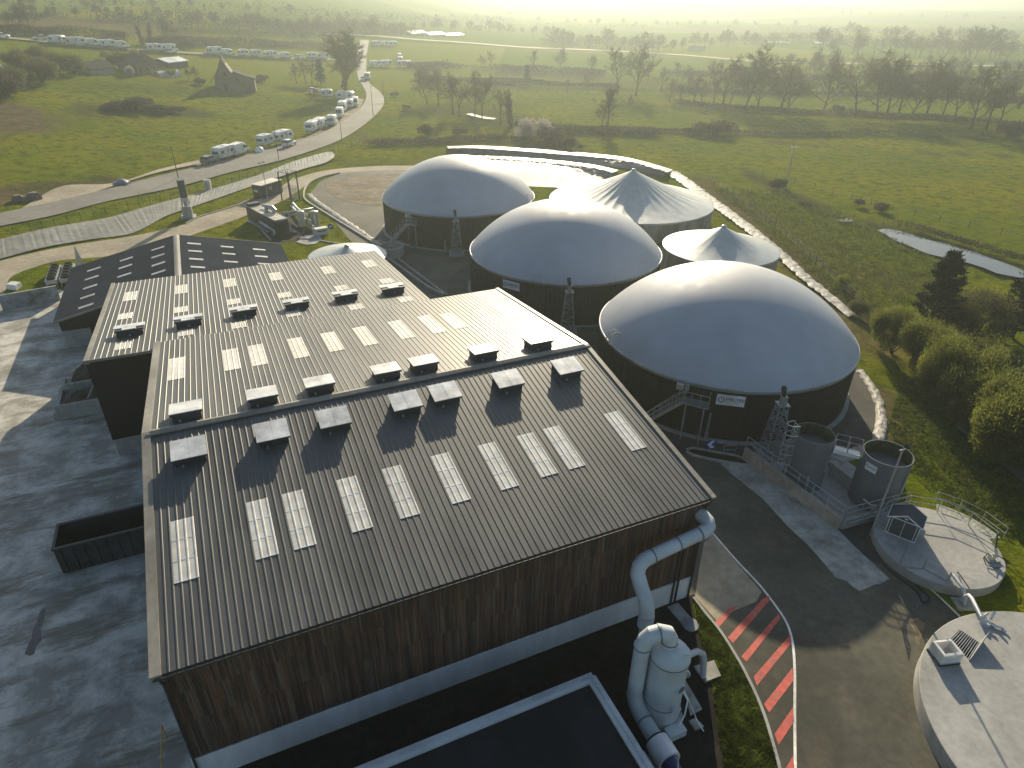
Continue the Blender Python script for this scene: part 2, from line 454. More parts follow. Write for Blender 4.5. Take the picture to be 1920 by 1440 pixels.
TONE = [  # pixel polyline, half width in metres, channel (0 bare, 1 rough, 2 far field), strength
    ([(1320, 340), (1400, 405), (1490, 480), (1600, 585), (1640, 640)], 4.5, 0, .75),
    ([(1400, 320), (1500, 372), (1600, 412), (1760, 448), (1900, 500)], 2.6, 1, .95),
    ([(1480, 440), (1560, 480), (1640, 520)], 6, 0, .5),
    ([(1560, 540), (1640, 590)], 5, 1, .6),
    ([(-40, 372), (60, 350), (200, 344), (215, 350)], 4.5, 0, .95), ([(40, 352), (190, 336)], 3, 1, .8),
    ([(-60, 200), (10, 205), (40, 225)], 9, 0, 1.), ([(-60, 235), (20, 225)], 7, 0, 1.),
    ([(840, 200), (930, 220), (990, 235)], 12, 1, .75), ([(1000, 140), (1140, 150), (1250, 160)], 16, 0, .6),
    ([(1000, 165), (1200, 168)], 6, 1, .7), ([(900, 128), (1200, 140)], 6, 1, .6),
    ([(980, 235), (1060, 275), (1090, 285)], 7, 1, .8), ([(1030, 246), (1220, 250)], 3, 1, .9),
    ([(1655, 740), (1672, 790), (1650, 850)], 2.0, 0, .75),
    ([(1200, 245), (1380, 249), (1500, 252), (1650, 250), (1850, 258)], 2.4, 1, .95), ([(1270, 193), (1540, 212), (1810, 227)], 3.5, 1, .9),
    ([(1440, 262), (1700, 285), (1900, 290)], 1.6, 1, .9),
    ([(640, 240), (700, 262), (860, 262), (980, 268)], 3, 0, .5), ([(690, 262), (900, 262)], 2, 1, .5),
    ([(60, 40), (240, 50)], 26, 0, .9), ([(250, 62), (330, 66)], 16, 0, .5),
    ([(185, 160), (430, 170)], 6, 1, .45), ([(190, 205), (350, 205)], 8, 1, .9),
    ([(1840, 640), (1930, 720), (2000, 800)], 5, 1, .9), ([(620, 300), (700, 308), (820, 300)], 4, 1, .35),
]
def make_ground():
    ang = np.concatenate([np.arange(-180, -56, 4.0), np.arange(-56, 56, 0.27), np.arange(56, 180, 4.0)])
    rad = [4.0]
    while rad[-1] < 9000: rad.append(rad[-1] * (1.021 if rad[-1] > 30 else 1.06))
    rad = np.array(rad)
    A, Rr = np.meshgrid(np.radians(ang), rad)
    X, Y = (Rr * np.sin(A)).ravel(), (Rr * np.cos(A)).ravel()
    Z = terr(X, Y)
    # tussocks, always dug downwards so that the sheets laid on the ground stay clear of it
    YARD = np.array([(p.x, p.y) for p in (G(0, 600), G(0, 488), G(167, 452), G(313, 407), G(467, 353), G(600, 318), G(770, 308), G(1000, 330), G(1240, 480),
                                          G(1600, 640), G(1665, 780), G(1640, 870), G(1740, 900), G(1910, 1080), B(44, 10), B(20, -30), B(-90, -30))])
    md = pdist(X, Y, YARD) * (~inpoly(X, Y, YARD))
    wgt = np.clip(md / 3.0, 0, 1)
    rp = np.array([(p.x, p.y) for p in px_line([((a[0] + b[0]) / 2, (a[1] + b[1]) / 2) for a, b in zip(ROAD_L, ROAD_R)])])
    wgt = wgt * np.clip((pdist(X, Y, rp, False) - 4.5) / 3, 0, 1)
    r = np.hypot(X, Y)
    amp = wgt * np.clip((430 - r) / 200, 0, 1)
    nzv = np.zeros(len(X))
    for i in np.nonzero((amp > .01) & (Y > 5))[0]:
        x, y = X[i], Y[i]
        n1 = mnoise.noise((x * .9, y * .9, 0)); n2 = mnoise.noise((x * .27, y * .27, 5)); n3 = mnoise.noise((x * 2.1, y * 2.1, 9)) if r[i] < 150 else 0
        nzv[i] = max(0, .5 + .5 * n1) * .20 + max(0, .5 + .8 * n2) * .26 + .10 * (n3 + .5)
    Z = Z - amp * nzv
    Z[(r < 4.1)] -= 0.0
    na, nr = len(ang), len(rad)
    verts = np.c_[X, Y, Z]
    faces = []
    for i in range(nr - 1):
        for j in range(na):
            j2 = (j + 1) % na
            faces.append((i * na + j2, i * na + j, (i + 1) * na + j, (i + 1) * na + j2))
    faces.append(tuple(range(na)))
    me = bpy.data.meshes.new('ground')
    me.from_pydata(verts.tolist(), [], faces)
    me.materials.append(M['grass'])
    tone = np.zeros((len(X), 4), np.float32); tone[:, 3] = 1
    wob = np.array([mnoise.noise((x * .08, y * .08, 3)) if y > 0 and q < 900 else 0 for x, y, q in zip(X, Y, r)])
    for pts, hw, ch, st in TONE:
        P = np.array([(p.x, p.y) for p in px_line(pts)])
        d = pdist(X, Y, P, False) + wob * hw * .9
        tone[:, ch] = np.maximum(tone[:, ch], st * sstep(1.35 - d / hw))
    tone[:, 2] = sstep((r - 230) / 120)
    a = me.color_attributes.new('tone', 'FLOAT_COLOR', 'POINT')
    a.data.foreach_set('color', tone.ravel())
    me.polygons.foreach_set('use_smooth', [True] * len(me.polygons))
    me.update()
    o = bpy.data.objects.new('ground', me); COL.objects.link(o)
    o['kind'] = 'structure'
make_ground()

# roads and yards, each a sheet a few millimetres above the one below
struct(ribbon(MB(), px_line(ROAD_L), px_line(ROAD_R), 130, .16), 'road', M['road'])
ln = MB()
cl = resample([(a + b) / 2 for a, b in zip(px_line(ROAD_L[:-2]), px_line(ROAD_R[:-2]))], 170)
for i in range(0, 168, 3):
    a, b = cl[i], cl[i].lerp(cl[i + 1], .8)
    d = (b - a).normalized(); n_ = Vector((-d.y, d.x, 0)) * .045
    ln.sheet([Vector((q.x, q.y, float(terr(q.x, q.y)) + .19)) for q in (a - n_, b - n_, b + n_, a + n_)])
struct(ln, 'road_marking', mat('worn_line_paint', (.36, .35, .32), .7, var=.2, vs=3, world=True))
HILL_ROAD = [(-30, 69), (60, 77), (140, 86), (230, 93), (320, 99), (400, 103.5), (480, 108), (560, 111.5), (620, 113), (671, 112)]
struct(ribbon(MB(), px_line([(x, y - 1.6) for x, y in HILL_ROAD]), px_line([(x, y + 1.6) for x, y in HILL_ROAD]), 60, .3, 2), 'hill_road', M['road'])
FAR_ROAD = [(590, 66), (666, 67.5), (758, 74), (914, 85), (1073, 94), (1249, 103), (1425, 117), (1549, 120), (1837, 125), (1960, 127)]
struct(ribbon(MB(), px_line([(x, y - .9) for x, y in FAR_ROAD]), px_line([(x, y + .9) for x, y in FAR_ROAD]), 80, .6, 2), 'far_road', M['gravel'])
# lay-by of pale sand and the verge the caravans stand on
struct(ribbon(MB(), px_line([(-90, 440), (0, 418), (60, 380), (120, 350), (215, 345), (300, 318), (377, 300)]), px_line([(-90, 446), (0, 424), (60, 402), (120, 382), (215, 350), (300, 324), (377, 308)]), 50, .11, 3), 'lay_by', M['gravel'])
struct(ribbon(MB(), px_line([(360, 310), (480, 284), (560, 262), (620, 232), (640, 205), (672, 185)]), px_line([(375, 313), (500, 290), (590, 260), (650, 224), (672, 206), (683, 187)]), 50, .12, 3), 'verge', M['dirt'])
struct(MB().sheet([Vector((p.x, p.y, .006)) for p in (B(-95, -30), B(-4, -30), B(-4, 70), UV(G(190, 560)) and G(190, 560), G(112, 543), G(0, 553), G(-300, 600))]), 'concrete_yard', M['concyard'])
yard = [(582, 362), (600, 340), (640, 324), (770, 312), (820, 330), (820, 420), (1010, 520), (1130, 690), (1260, 800), (1400, 850), (1560, 985), (1640, 1010), (1722, 1100), (1800, 1150), (1900, 1300), (1900, 1520), (1464, 1520),
        (1460, 1440), (1450, 1400), (1420, 1310), (1385, 1240), (1340, 1170), (1300, 1120), (1000, 900), (700, 560), (660, 500), (690, 490)]
struct(MB().sheet([G(x, y, .006) for x, y in yard]), 'service_yard', M['asph'])
DIG = [((19.926, 57.024), 11.70), ((6.28, 78.94), 11.68), ((-8.63, 103.59), 11.68)]
for (c, r_), ra in zip(DIG, (14.6, 14.6, 14.2)):
    k = DIG.index((c, r_))
    struct(MB().sheet([(c[0] + ra * math.cos(a * math.pi / 30), c[1] + ra * math.sin(a * math.pi / 30), .010 + .004 * k) for a in range(60)]), 'gravel_pad', M['asph_dk'])
lo = [(-40, 600), (4, 560), (18, 522), (45, 508), (110, 489), (205, 480), (330, 450), (447, 410), (484, 395), (530, 377), (574, 348), (606, 332), (640, 325), (720, 320), (790, 319)]
hi2 = [(-120, 530), (-40, 508), (0, 490), (83, 470), (167, 455), (248, 443), (349, 420), (374, 407), (462, 381), (510, 362), (543, 340), (590, 324), (640, 316), (720, 311), (790, 311)]
struct(ribbon(MB(), [G(*q) for q in hi2], [G(*q) for q in lo], 70, .022, 1), 'plant_road', M['gravel'])
struct(MB().sheet([G(x, y, .026) for x, y in [(612, 345), (640, 334), (700, 326), (760, 326), (790, 360), (760, 385), (690, 385), (640, 375), (615, 360)]]), 'gravel_patch', M['dirt'])
struct(MB().sheet([G(x, y, .016) for x, y in [(1407, 868), (1410, 853), (1567, 988), (1600, 1022), (1668, 1085), (1650, 1095), (1640, 1096), (1622, 1104), (1612, 1108), (1600, 1101), (1588, 1090), (1567, 1083), (1540, 1050), (1513, 1020), (1480, 990), (1430, 935), (1373, 890), (1350, 868)]]), 'concrete_apron', M['apron'])
# ground round the scrubber: black soil, then the mown strip and its kerb
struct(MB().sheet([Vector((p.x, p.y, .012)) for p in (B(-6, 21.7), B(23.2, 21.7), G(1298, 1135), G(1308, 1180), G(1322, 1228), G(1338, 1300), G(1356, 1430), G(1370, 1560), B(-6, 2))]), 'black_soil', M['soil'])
KERB = [(1300, 1121), (1322, 1150), (1352, 1187), (1385, 1240), (1402, 1272), (1420, 1310), (1436, 1352), (1450, 1400), (1459, 1432), (1470, 1490), (1478, 1560)]
def kerb(pts, name, label, wd=.16, ht=.1, n=40):
    p = resample([G(*q) for q in pts], n); mb = MB()
    for a, b in zip(p, p[1:]): mb.beam(a + Vector((0, 0, ht / 2)), b + Vector((0, 0, ht / 2)) + (b - a) * .004, wd, ht)
    return tag(mb.build(name, M['conc']), label, 'kerb')
kerb(KERB, 'kerb', 'pale concrete kerb between the grass strip and the red hatching')
wl = MB(); A_ = resample([G(*q) for q in [(1333, 996), (1380, 1050), (1425, 1098), (1455, 1137), (1475, 1168), (1486, 1205), (1490, 1260), (1490, 1350), (1491, 1440), (1492, 1560)]], 60)
for i in range(59):
    a, b = A_[i], A_[i + 1]; d = (b - a).normalized(); n_ = Vector((-d.y, d.x, 0)) * .07
    wl.sheet([q + Vector((0, 0, .016)) for q in (a - n_, b - n_, b + n_, a + n_)])
struct(wl, 'yard_line', M['white_line'])
rs = MB()
for q in ([(180, 622), (262, 538), (305, 530), (205, 648)], [(253, 705), (450, 490), (485, 470), (490, 495), (283, 738)], [(330, 812), (540, 570), (548, 600), (360, 842)],
          [(400, 925), (605, 690), (613, 735), (418, 978)], [(457, 1080), (618, 875), (622, 950), (487, 1128)], [(517, 1248), (620, 1098), (626, 1180), (540, 1310)], [(560, 1475), (622, 1368), (628, 1440), (590, 1520)]):
    rs.sheet([G(1280 + x / 3, 960 + y / 3, .016) for x, y in q])
struct(rs, 'red_hatching', M['red'])
struct(MB().sheet([G(x, y, .02) for x, y in [(1590, 1340), (1615, 1245), (1625, 1180), (1700, 1150), (1720, 1160), (1690, 1200), (1655, 1290), (1640, 1420), (1650, 1520), (1600, 1520)]]) if False else MB().sheet([G(x, y, .014) for x, y in [(1700, 1162), (1722, 1158), (1735, 1170), (1722, 1215), (1715, 1200), (1712, 1180)]]), 'sand_sun_patch', M['dirt'])
struct(MB().sheet([G(x, y, .013) for x, y in [(1303, 1118), (1312, 1060), (1320, 1018), (1336, 1002), (1382, 1056), (1428, 1110), (1418, 1128), (1370, 1148), (1345, 1165), (1322, 1140)]]), 'sand_sun_patch', M['gravel'])  # sandy ground by the hall corner, its sunlit strip put into the pale colour
stain = mat('oil_stain', (.12, .11, .09), .5, var=.3, vs=3, world=True)
struct(MB().sheet([G(x, y, .012) for x, y in [(78, 1142), (85, 1140), (84, 1155), (80, 1170), (76, 1178), (78, 1200), (68, 1213), (64, 1226), (56, 1230), (46, 1226), (52, 1210), (60, 1196), (62, 1180), (70, 1166), (73, 1152)]]), 'oil_stain', stain)
# right of the trees: a shaded lane
struct(ribbon(MB(), px_line([(1790, 800), (1850, 850), (1930, 915)]), px_line([(1800, 790), (1870, 845), (1950, 900)]), 20, .05, 1), 'lane', M['road'])
# ponds
def pond(pts, name='pond', z=None):
    p = [GT(*q) for q in pts]; zz = max(-.02, min(v.z for v in p)) + (.05 if z is None else z)
    return struct(MB().sheet([(v.x, v.y, zz) for v in p]), name, M['water'])
pond([(1645, 432), (1655, 430), (1680, 432), (1713, 442), (1745, 452), (1773, 457), (1800, 466), (1830, 474), (1860, 486), (1876, 491), (1900, 500), (1925, 512), (1940, 525), (1900, 520), (1868, 513), (1843, 503), (1815, 494), (1780, 487), (1745, 478), (1730, 473), (1700, 460), (1680, 453)])
pond([(1567, 414), (1580, 410), (1595, 411), (1600, 415), (1585, 417)], 'puddle')
pond([(873, 216), (885, 215), (900, 219), (916, 222), (931, 224), (925, 226), (905, 224), (888, 220)], 'puddle', .3)

# ------------------------------------------------------------------ the halls
def ribbed(mb, u0, u1, v0, z0, v1, z1, pitch=.345, h=.026, thick=.10, lift=0., nseg=1, under=True):
    """trapezoidal sheet laid from (v0, z0) to (v1, z1); ribs run up the slope"""
    prof = []
    u = u0; k0 = 0
    while u < u1 - 1e-4:
        for fu, fz in ((0, 0), (.70, 0), (.77, 1), (.91, 1)):
            uu = u + fu * pitch
            if uu < u1: prof.append((uu, fz * h + lift))
        u += pitch
    prof.append((u1, lift))
    vs, fs = [], []
    for s_ in range(nseg + 1):
        t = s_ / nseg
        for uu, zz in prof: vs.append((uu, v0 + (v1 - v0) * t, z0 + (z1 - z0) * t + zz))
    n = len(prof)
    for s_ in range(nseg):
        for i in range(n - 1):
            a = s_ * n + i
            fs.append((a, a + 1, a + n + 1, a + n))
    mb.add(vs, fs)
    if under:
        mb.add([(u0, v0, z0 - thick), (u1, v0, z0 - thick), (u1, v1, z1 - thick), (u0, v1, z1 - thick),
                (u0, v0, z0 + lift), (u1, v0, z0 + lift), (u1, v1, z1 + lift), (u0, v1, z1 + lift)],
               [(3, 2, 1, 0), (0, 1, 5, 4), (1, 2, 6, 5), (2, 3, 7, 6), (3, 0, 4, 7)])
    return mb
class Slope:
    """a roof plane in the halls' frame, (v0, z0) to (v1, z1)"""
    def __init__(s, v0, z0, v1, z1): s.v0, s.z0, s.v1, s.z1 = v0, z0, v1, z1; s.k = (z1 - z0) / (v1 - v0)
    def z(s, v): return s.z0 + (v - s.v0) * s.k
    def px(s, px, py, lift=0.):
        d = BF.inverted() @ Vector(ray(px, py)); o = Vector((0, 0, CAMH))
        t = (s.z0 + lift - s.v0 * s.k - CAMH) / (d.z - d.y * s.k)
        p = o + d * t
        return p.x, p.y
U0, U1 = -6.05, 22.35
EV, EZ, RV, RZ, BV, BZ = 21.5, 8.0, 36.1, 10.6, 52.2, 8.75
FS, BS = Slope(EV, EZ, RV, RZ), Slope(RV, RZ, BV, BZ)
hall = thing('industrial_hall', 'large hall with dark ribbed pitched roof and brown timber front above a white plinth', 'hall', B((U0 + U1) / 2, (EV + BV) / 2), PHI)
wm = MB(BF)                                             # front planks: one board per 14 cm, in three lifts
rng = random.Random(3)
for k, (za, zb, off) in enumerate(((1.72, 4.30, .0), (4.32, 6.25, .035), (6.27, 7.86, .07))):
    u = U0 + .35
    while u < U1 - .3:
        wd = .088 + rng.random() * .012
        d = rng.random() * .022 + off
        wm.cur = rng.randrange(4)
        wm.box(u, u + wd - .014, EV + .30 - d, EV + .42, za, zb - rng.random() * .02)
        u += wd
wmats = [mat('timber_board_%s' % n, c, .8, var=.4, vs=4, big=.35, bs=.9, stretch=(3, 3, .12)) for n, c in
         (('brown', (.1, .056, .032)), ('dark', (.07, .042, .026)), ('rust', (.125, .062, .032)), ('weathered', (.125, .085, .055)))]
wm.build('front_cladding', wmats, hall)
MB(BF).box(U0 + .25, U1 - .25, EV + .42, EV + .6, 1.7, 7.9).build('wall', M['clad'], hall)
MB(BF).box(U0 + .2, U1 - .2, EV + .24, EV + .62, 0, 1.7).build('plinth', M['plinth'], hall)
sd = MB(BF)
for ua, ub in ((U0 + .25, U0 + .45), (U1 - .45, U1 - .25)):
    sd.extrude_x([(EV + .62, 1.7), (BV - .3, 1.7), (BV - .3, BZ - .15), (RV, RZ - .15), (EV + .62, EZ + .0)], ua, ub)
sd.build('side_wall', M['clad'], hall)
MB(BF).box(U0 + .2, U0 + .5, EV + .63, BV - .25, 0, 1.69).box(U1 - .5, U1 - .2, EV + .63, BV - .25, 0, 1.69).build('side_plinth', M['conc'], hall)
ribbed(MB(BF), U0 + .42, U1 - .28, EV, EZ, RV - .12, RZ - .02, pitch=.352, nseg=2).build('front_roof_slope', M['roof'], hall)
ribbed(MB(BF), U0 + .42, U1 - .28, BV, BZ, RV + .12, RZ - .02, pitch=.352, nseg=2).build('back_roof_slope', M['roof'], hall)
for a, b in ((U0, U0 + .44), (U1 - .30, U1)):            # verge flashings
    mb = MB(BF)
    for (v0, z0, v1, z1) in ((EV - .06, EZ - .01, RV, RZ), (BV + .05, BZ - .01, RV, RZ)):
        mb.add([(a, v0, z0 + .075), (b, v0, z0 + .075), (b, v1, z1 + .085), (a, v1, z1 + .085), (a, v0, z0 - .3), (b, v0, z0 - .3), (b, v1, z1 - .3), (a, v1, z1 - .3)],
               [(0, 1, 2, 3), (7, 6, 5, 4), (0, 4, 5, 1), (1, 5, 6, 2), (2, 6, 7, 3), (3, 7, 4, 0)])
    mb.build('verge_flashing', M['flash'], hall)
mb = MB(BF)
mb.extrude_x([(RV - .30, RZ + .0), (RV, RZ + .115), (RV + .30, RZ + .01), (RV + .30, RZ - .03), (RV, RZ + .04), (RV - .30, RZ - .04)], U0 + .44, U1 - .3)
mb.tube([(U0 + .2, RV - .31, RZ + .035), (U1, RV - .31, RZ + .035)], .05, 6)
mb.build('ridge_cap', M['flash'], hall)
g = MB(BF)
g.extrude_x([(EV - .16, EZ - .04), (EV - .16, EZ - .15), (EV - .02, EZ - .17), (EV - .02, EZ - .15), (EV - .13, EZ - .13), (EV - .13, EZ - .04)], U0 + .1, U1 - .1)
g.build('gutter', M['dkmetal'], hall)
for q in (U0 + .34, U1 - .36):
    MB(BF).tube([(q, EV - .09, EZ - .16), (q, EV - .02, EZ - .45), (q, EV + .16, EZ - .75), (q, EV + .16, .02)], .06, 8).build('downpipe', M['dkmetal'], hall)
pp = MB(BF)
for q in (20.72, 21.02): pp.beam((q, EV + .18, .05), (q, EV + .18, 6.2), .09)
pp.build('wall_conduit', M['dkmetal'], hall)
def skylight(parent, sl, u, w_, va, vb, bars=2):
    mb = MB(BF)
    za, zb = sl.z(va), sl.z(vb)
    ribbed(mb, u - w_ / 2, u + w_ / 2, va, za, vb, zb, pitch=.352, lift=.02, under=False)
    if bars:
        mb.cur = 1
        for t in [i / (bars + 1) for i in range(1, bars + 1)] + [.012]:
            v = va + (vb - va) * t
            mb.add([(u - w_ / 2, v - .03, sl.z(v - .03) + .03), (u + w_ / 2, v - .03, sl.z(v - .03) + .03), (u + w_ / 2, v + .03, sl.z(v + .03) + .03), (u - w_ / 2, v + .03, sl.z(v + .03) + .03),
                    (u - w_ / 2, v - .03, sl.z(v - .03) + .02), (u + w_ / 2, v - .03, sl.z(v - .03) + .02), (u + w_ / 2, v + .03, sl.z(v + .03) + .02), (u - w_ / 2, v + .03, sl.z(v + .03) + .02)],
                   [(0, 1, 2, 3), (0, 4, 5, 1), (1, 5, 6, 2), (2, 6, 7, 3), (3, 7, 4, 0)])
    return mb.build('skylight', [M['sky_pan'], M['white']] if bars else M['sky_pan'], parent)
def rib_snap(u, u0=U0 + .42, p=.352, wd=1.056):
    return u0 + round((u - wd / 2 - u0) / p) * p + wd / 2
for (xa, ya), (xb, yb) in (((349, 972), (355, 1088)), ((488, 937), (506, 1044)), ((555, 921), (579, 1025)), ((651, 896), (678, 995)), ((742, 874), (773, 968)),
                           ((829, 851), (863, 942)), ((913, 832), (948, 918)), ((990, 813), (1026, 893)), ((1039, 800), (1079, 878)), ((1156, 771), (1197, 843))):
    a, b = FS.px(xa, ya), FS.px(xb, yb)
    skylight(hall, FS, rib_snap((a[0] + b[0]) / 2), 1.056, b[1], a[1])
for (xa, ya), (xb, yb) in (((333, 671), (334, 711)), ((432, 655), (440, 693)), ((479, 647), (493, 684)), ((547, 635), (564, 671)), ((613, 624), (633, 658)),
                           ((677, 613), (701, 646)), ((739, 602), (767, 634)), ((796, 592), (831, 623)), ((836, 588), (868, 615)), ((928, 571), (965, 599))):
    a, b = BS.px(xa, ya), BS.px(xb, yb)
    skylight(hall, BS, rib_snap((a[0] + b[0]) / 2), 1.056, b[1], a[1], 0)
def hatch(parent, sl, u, v, w_=1.78, l_=1.55, h=.52):
    """smoke hatch: dark kerb, pale lid of two panes"""
    ang = math.atan(sl.k)
    T = BF @ Matrix.Translation((u, v, sl.z(v) + .03)) @ Matrix.Rotation(ang, 4, 'X')
    cu = MB(T)
    cu.box(-w_ / 2 + .12, w_ / 2 - .12, -l_ / 2 + .12, l_ / 2 - .12, -.1, h - .02)
    cu.box(-w_ / 2 + .02, w_ / 2 - .02, -l_ / 2 + .02, l_ / 2 - .02, h - .12, h - .005)
    o = cu.build('roof_hatch', M['dkmetal'], parent)
    ld = MB(T)
    for a, b in ((-w_ / 2, -.012), (.012, w_ / 2)): ld.box(a, b, -l_ / 2, l_ / 2, h, h + .045)
    ld.box(-.012, .012, -l_ / 2, l_ / 2, h, h + .036)
    ld.build('lid', M['lid'], o)
    MB(T).box(-.45, -.33, -l_ / 2 - .12, -l_ / 2 + .0, .04, .15).build('opener', M['galv'], o)
for x, y in ((353, 838), (509, 805), (625, 780), (759, 749), (833, 732), (951, 708), (1062, 684)):
    u, v = FS.px(x, y, .56); hatch(hall, FS, u, v)
for x, y in ((348, 764), (491, 737), (598, 715), (723, 691), (794, 676), (906, 655), (1009, 636)):
    u, v = BS.px(x, y, .56); hatch(hall, BS, u, v)

# the lower hall behind it, one slope falling to the back
V3, Z3, V3B, Z3B, U30, U31 = 51.4, 8.52, 73.7, 6.25, -10.75, 16.1
S3 = Slope(V3, Z3, V3B, Z3B)
low = thing('lean_hall', 'lower hall with tan ribbed roof behind the large hall and black wall below', 'hall', B((U30 + U31) / 2, (V3 + V3B) / 2), PHI)
ribbed(MB(BF), U30 + .3, U31, V3, Z3, V3B, Z3B, pitch=.40, nseg=2).build('roof', M['roof'], low)
mb = MB(BF)
for (v0, z0, v1, z1) in ((V3 - .05, Z3, V3B + .05, Z3B),):
    a, b = U30, U30 + .32
    mb.add([(a, v0, z0 + .075), (b, v0, z0 + .075), (b, v1, z1 + .075), (a, v1, z1 + .075), (a, v0, z0 - .25), (b, v0, z0 - .25), (b, v1, z1 - .25), (a, v1, z1 - .25)],
           [(0, 1, 2, 3), (7, 6, 5, 4), (0, 4, 5, 1), (1, 5, 6, 2), (2, 6, 7, 3), (3, 7, 4, 0)])
mb.box(U30 + .32, U0 + .1, V3 - .08, V3, Z3 - .14, Z3 + .07)
mb.build('verge_flashing', M['flash'], low)
bw = MB(BF)
q = U30 + .1
while q < U0 + .2:
    bw.box(q, q + .235, V3 + .0, V3 + .14, 1.55, Z3 - .13); q += .24
bw.build('front_wall', M['clad'], low)
MB(BF).box(U30 + .14, U30 + .34, V3 + .15, V3B - .1, 1.5, Z3B - .14).extrude_x([(V3 + .15, Z3B - .14), (V3B - .1, Z3B - .14), (V3 + .15, Z3 - .14)], U30 + .14, U30 + .34).build('side_wall', M['clad'], low)
MB(BF).box(U30 + .18, U0 + .2, V3 + .02, V3 + .3, 0, 1.54).box(U30 + .18, U30 + .5, V3 + .31, V3B - .1, 0, 1.49).build('plinth', M['conc'], low)
MB(BF).extrude_x([(V3 + .3, 0), (V3B - .1, 0), (V3B - .1, Z3B - .14), (V3 + .3, Z3 - .16)], U31 - .35, U31 - .1).box(U30 + .5, U31 - .36, V3B - .3, V3B - .1, 0, Z3B - .16).build('back_wall', M['clad'], low)
for rowi, (pts, hl) in enumerate(((((248, 555), (344, 542), (433, 530), (520, 518), (617, 506), (695, 494)), 3.1), (((241, 592), (344, 580), (443, 565), (536, 553), (640, 540), (723, 527)), 1.7),
                  (((230, 649), (347, 624), (453, 609), (553, 588), (670, 575), (762, 561)), 1.5))):
    for x, y in pts:
        u, v = S3.px(x, y)
        if v - hl / 2 < BV - .35 and u > U0: v = BV - .3 + hl / 2 - .6
        skylight(low, S3, rib_snap(u, U30 + .3, .40, 1.2), 1.2, v - hl / 2, v + hl / 2, 0)
for x, y in ((243, 617), (353, 600), (457, 582), (556, 568), (648, 553), (736, 540)):
    u, v = S3.px(x, y, .4)
    ang = math.atan(S3.k)
    T = BF @ Matrix.Translation((u, v, S3.z(v) + .04)) @ Matrix.Rotation(ang, 4, 'X')
    cu = MB(T); cu.box(-.95, .95, -.55, .35, -.1, .38); cu.box(-1.05, -.45, -.62, .3, .38, .5); cu.box(.45, 1.05, -.62, .3, .38, .5)
    o = cu.build('roof_hatch', M['dkmetal'], low)
    MB(T).box(-1.12, 1.12, -.12, .72, .505, .57).box(-.5, .5, -.62, -.121, .49, .56).build('lid', M['lid'], o)
    MB(T).box(-.07, .07, -.8, -.68, .02, .13).build('opener', M['galv'], o)

# the dark gabled shed at the back left
e0, e1, rv4, n4, f4, ez4, rz4 = -16.8, 7.35, -4.75, 73.9, 90.3, 3.0, 5.6
shed4 = thing('gabled_shed', 'low shed with blue black gabled roof and small pale rooflights behind the tan roof', 'shed', B(rv4, (n4 + f4) / 2), PHI)
def side_sheet(mb, ua, za, ub, zb, th=.12):
    return mb.extrude_y([(ua, za), (ub, zb), (ub, zb - th), (ua, za - th)], n4, f4)
side_sheet(MB(BF), e0, ez4, rv4 - .3, rz4 - .065).build('roof', M['roof4'], shed4)
side_sheet(MB(BF), rv4 + .3, rz4 - .065, e1, ez4).build('roof', M['roof4'], shed4)
MB(BF).extrude_y([(rv4 - .34, rz4 - .03), (rv4 - .08, rz4 + .05), (rv4 + .08, rz4 + .05), (rv4 + .34, rz4 - .03), (rv4 + .3, rz4 - .19), (rv4 - .3, rz4 - .19)], n4 - .02, f4 + .02).build('ridge_cap', M['flash'], shed4)
for v in (n4 - .07, f4 + .01):
    mb = MB(BF)
    mb.extrude_y([(e0 - .03, ez4 + .03), (rv4 - .34, rz4), (rv4 - .34, rz4 - .2), (e0 - .03, ez4 - .17)], v, v + .06)
    mb.extrude_y([(rv4 + .34, rz4), (e1 + .03, ez4 + .03), (e1 + .03, ez4 - .17), (rv4 + .34, rz4 - .2)], v, v + .06)
    mb.build('verge_trim', M['flash'], shed4)
MB(BF).extrude_y([(e0 + .4, ez4 - .08), (rv4, rz4 - .2), (e1 - .4, ez4 - .08), (e1 - .4, 1.8), (e0 + .4, 1.8)], n4 + .3, n4 + .45).extrude_y([(e0 + .4, ez4 - .08), (rv4, rz4 - .2), (e1 - .4, ez4 - .08), (e1 - .4, 0), (e0 + .4, 0)], f4 - .45, f4 - .3).build('gable_wall', M['clad'], shed4)
for a, b in ((e0 + .45, e0 + .7), (e1 - .7, e1 - .45)): MB(BF).box(a, b, n4 + .51, f4 - .46, 0, ez4 - .1).build('side_wall', M['conc'], shed4)
MB(BF).box(e0 + .45, e0 + 2.9, n4 + .25, n4 + .5, 0, 1.79).build('wall', M['conc'], shed4)
def r4(px, py, left):
    best = None
    for i in range(400):
        z = ez4 + (rz4 - ez4) * i / 399
        p = UV(G(px, py, z)); t = (p.x - e0) / (rv4 - e0) if left else (e1 - p.x) / (e1 - rv4)
        e = abs(ez4 + (rz4 - ez4) * t - z)
        if best is None or e < best[0]: best = (e, p.x, p.y)
    return best[1], best[2]
k4 = (rz4 - ez4) / (rv4 - e0)
rl_m = mat('rooflight_plastic', (.42, .43, .43), .6, var=.12, spec=.2)
